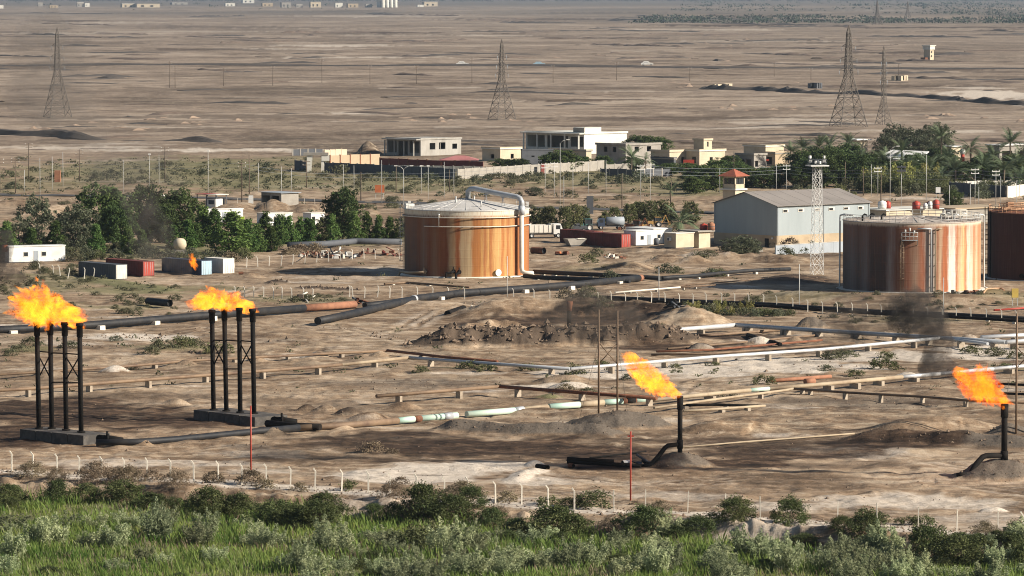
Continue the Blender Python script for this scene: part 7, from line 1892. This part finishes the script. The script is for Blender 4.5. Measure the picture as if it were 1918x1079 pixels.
def berm(px, H, hw, rng, lump=5.0, step=2.5, even=False):
    W = [P(a, b) for a, b in px]; pts = []
    for a, b in zip(W, W[1:]):
        n = max(2, int((b - a).length / step)); pts += [a.lerp(b, k / n) for k in range(n)]
    pts.append(W[-1]); n = len(pts)
    s = np.arange(n) * step; sd = int(rng.random() * 1000)
    hh = H * (.25 + .95 * vn(s / lump, s * 0 + 3.3, sd) * (.5 + .9 * vn(s / (lump * 6), s * 0 + 7.7, sd + 1))) * np.minimum(1, np.minimum(np.arange(n), n - 1 - np.arange(n)) / 4.0)
    if even: hh = H * (.8 + .4 * vn(s / 30, s * 0, sd))
    cx = np.array([p.x for p in pts]); cy_ = np.array([p.y for p in pts])
    dx = np.gradient(cx); dy = np.gradient(cy_); L = np.hypot(dx, dy) + 1e-9; nx, ny = -dy / L, dx / L
    off = (vn(s / (lump * 3), s * 0 + 1.1, sd + 2) - .5) * hw * 1.5
    prof = [(-1, -.6), (-.6, .25), (-.2, .85), (.1, 1.0), (.45, .6), (1, -.6)]
    v = []
    for a, b in prof:
        w = a * hw * (.7 + .6 * vn(s / lump, s * 0 + a * 9, sd + 4)) + off
        v.append(np.stack([cx + nx * w, cy_ + ny * w, np.where(b > 0, hh * b, -.8) + 0 * cx], 1))
    v = np.stack(v, 1)
    h0, _ = terrain(cx, cy_); v[:, :, 2] += h0[:, None]
    i = np.arange(n * len(prof)).reshape(n, len(prof))
    return v.reshape(-1, 3), np.stack([i[:-1, :-1], i[:-1, 1:], i[1:, 1:], i[1:, :-1]], -1).reshape(-1, 4)
def berms(name, label, lst, seed, mat='dug_soil', even=False):
    rng = random.Random(seed); V, F, o = [], [], 0
    for px, H, hw, lump in lst:
        v, f = berm(px, H, hw, rng, lump, even=even); V.append(v); F.append(f + o); o += len(v)
    return tag(obj(name, np_mesh(name, np.concatenate(V), np.concatenate(F), M[mat], False)), label, None, None, 'structure')
berms('terrain_berm', 'dark scalloped earth bank crossing the plain below the tall pylon', [([(1308, 167), (1360, 170), (1420, 171), (1500, 175), (1600, 179), (1700, 183), (1820, 190), (1960, 197)], 2.4, 5, 6.0)], 1, 'dark_soil')
berms('terrain_berm', 'dark scalloped earth bank at the edge of the scrubland', [([(-60, 249), (60, 255), (130, 259), (195, 263)], 3.0, 5, 7.0), ([(303, 265), (350, 266), (405, 268)], 2.4, 4, 7.0), ([(240, 264), (275, 265)], 1.8, 4, 7.0)], 2, 'dark_soil')
berms('terrain_berm', 'low road bank across the far plain', [([(-200, 122), (300, 123), (960, 125), (1500, 128), (2100, 131)], 1.3, 7, 40.0)], 3, 'dark_soil', True)
rng_ = random.Random(6); lst = []
for k in range(230):
    y = rng_.choice((rng_.uniform(24, 120), rng_.uniform(60, 285), rng_.uniform(120, 285))); x = rng_.uniform(-100, 2000); L = rng_.uniform(14, 150) * (1.5 if y < 100 else 1)
    sl = rng_.uniform(-.03, .03) * L
    D = P(0, y).y
    lst.append(([(x, y), (x + L * .5, y + sl * .5 + rng_.uniform(-.6, .6)), (x + L, y + sl)], rng_.uniform(.4, 1.0) * (1 + D / 5000), rng_.uniform(2, 5) * (1 + D / 4000), rng_.uniform(4, 12)))
berms('terrain_ridges', 'low broken earth ridges scattered over the far plain', lst[:110], 7)
berms('terrain_ridges', 'low dark broken earth ridges scattered over the far plain', lst[110:], 8, 'dark_soil')
lst = []
for px, y, L, n in ((1280, 205, 300, 10), (600, 222, 420, 14), (60, 238, 330, 10), (1720, 222, 200, 8), (1300, 78, 420, 26), (900, 108, 500, 12), (1200, 160, 330, 10), (260, 222, 200, 6)):
    for k in range(n):
        x = px + rng_.uniform(0, L); yy = y + rng_.uniform(-8, 8); w = rng_.uniform(4, 16)
        lst.append(([(x, yy), (x + w * .5, yy), (x + w, yy + .2)], rng_.uniform(1.0, 2.6), rng_.uniform(3, 6), 5.0))
berms('terrain_heaps', 'small spoil heaps on the far plain', lst, 9, 'spoil') if pm('spoil', (.30, .22, .16), (.2, .145, .105), .3, .95) else None
# far groves along the horizon belts
def far_green():
    rng = np.random.default_rng(5); n = 16000
    px = rng.uniform(-400, 2300, n); t = rng.random(n)
    py = np.where(t < .45, -11 + rng.random(n) ** .7 * 14, np.where(t < .8, rng.uniform(24, 44, n), rng.uniform(5, 24, n)))
    u, vv = px - 959.0, py - 539.5; dz = -FPX * SP - vv * CP; tt = -CAM_H / dz
    x, y = u * tt, (FPX * CP - vv * SP) * tt
    keep = (py < 4) | ((px > 1180 + (44 - py) * 3) & (fbm(x / 300, y / 900, 4, 3) > .47)) | ((py < 20) & (px < 700) & (rng.random(n) < .06))
    x, y = x[keep], y[keep]; m = len(x); k = 6
    s = rng.uniform(1.2, 3.4, m) * np.where(y > 14000, 1.7, 1.0)
    c = np.repeat(np.stack([x, y, 0 * x], 1), k, 0); ss = np.repeat(s, k)
    c = c + rng.normal(size=(m * k, 3)) * ss[:, None] * np.array([1.5, 1.5, .35]) + np.stack([0 * ss, 0 * ss, ss * .7], 1)
    v, f = quads(c, .4, ss * 1.3, ss * 1.1, rng)
    tag(obj('far_woods', np_mesh('far_woods', v, f, leafmat('leaf_far', (.022, .034, .022), (.045, .062, .036), .02, .1, .0))), 'far green belts and groves along the horizon', None, None, 'stuff')
far_green()

# ------------------------------------------------------------------ smoke and air
def smoke_material(name, dens, scale, col=(.10, .09, .085), lo=.42, hi=.62):
    t = NT(name)
    n = t.noise(scale, 5, .6, t.mapped((1, 1, 1)), .8)
    e = t.n('VolumePrincipled', {'Color': (*col, 1), 'Density': t.math('MULTIPLY', t.rng(n, lo, hi), dens), 'Anisotropy': .2})
    t.t.links.new(e.outputs[0], t.out.inputs[1]); t.m.cycles.volume_step_rate = .6
    return t.m
SM = smoke_material('smoke_dark', 1.25, .6, (.13, .118, .11), lo=.40, hi=.70); SB = smoke_material('smoke_brown', .40, .5, (.22, .185, .155), .38, .68); SF = smoke_material('smoke_thin', .11, .22, (.3, .27, .245), .38, .66)
SG = smoke_material('smoke_grey', .24, .45, (.24, .215, .19), .38, .70)
def smoke(balls, Y, label, seed, mat):
    k = Y / FPX
    segs = [(at_depth(a, b, Y + ((i * 7) % 5 - 2) * .5), r * k) for i, (a, b, r) in enumerate(balls)]
    p, f = lumpy(segs, seed, 4, .32); c = p.mean(0)
    return tag(obj('smoke', np_mesh('smoke', p - c, f, mat, True), None, tuple(c)), label, None, None, 'stuff')
smoke([(1800, 705, 14), (1782, 700, 18), (1768, 690, 24), (1752, 668, 26), (1740, 690, 22), (1712, 715, 14), (1762, 640, 24), (1745, 612, 34), (1728, 580, 38), (1690, 568, 34), (1700, 605, 36)], P(1885, 893).y, 'black smoke drifting up from the broad red flame', 31, SM)
smoke([(1690, 590, 30), (1650, 600, 30), (1610, 608, 34), (1575, 620, 32), (1550, 605, 26), (1570, 650, 20), (1600, 575, 30), (1660, 570, 26)], P(1885, 893).y + 1, 'brown smoke veil before the white and red tank', 32, SB)
smoke([(1176, 670, 10), (1165, 660, 12), (1150, 645, 18), (1125, 620, 26), (1095, 605, 32), (1060, 610, 30), (1070, 575, 32), (1110, 570, 34), (1020, 600, 22), (1160, 590, 36), (1190, 605, 26)], P(1275, 873).y, 'thin brown smoke drifting over the dug pit', 33, SB)
smoke([(360, 530, 12), (345, 505, 18), (325, 485, 26), (300, 462, 32), (270, 455, 34), (290, 430, 34), (265, 400, 36)], Yb, 'dark smoke hanging over the containers and the grove', 34, SG)
smoke([(260, 360, 40), (240, 320, 48), (200, 300, 44), (280, 300, 44), (180, 330, 36), (310, 330, 36)], Yb, 'grey smoke drifting across the scrubland poles', 35, SF)
smoke([(60, 520, 10), (30, 525, 18), (8, 505, 24), (-10, 470, 34), (-30, 520, 30), (0, 450, 24)], Ya, 'dark smoke trailing away from the tallest flame', 36, SM)
smoke([(150, 250, 50), (120, 200, 60), (100, 140, 66), (90, 90, 66), (60, 180, 54)], Ya - 4, 'thin grey smoke veiling the distant lattice pylon', 37, SF)
t = NT('air'); e = t.n('VolumePrincipled', {'Color': (.74, .86, 1.0, 1), 'Density': 3.4e-5, 'Anisotropy': .55}); t.t.links.new(e.outputs[0], t.out.inputs[1])
tag(MB().box((0, 30000, -6), (40000, 64000, 66)).build('haze', t.m, None, loc=(0, 30000, -6)), 'pale dusty air over the plain', None, None, 'stuff')
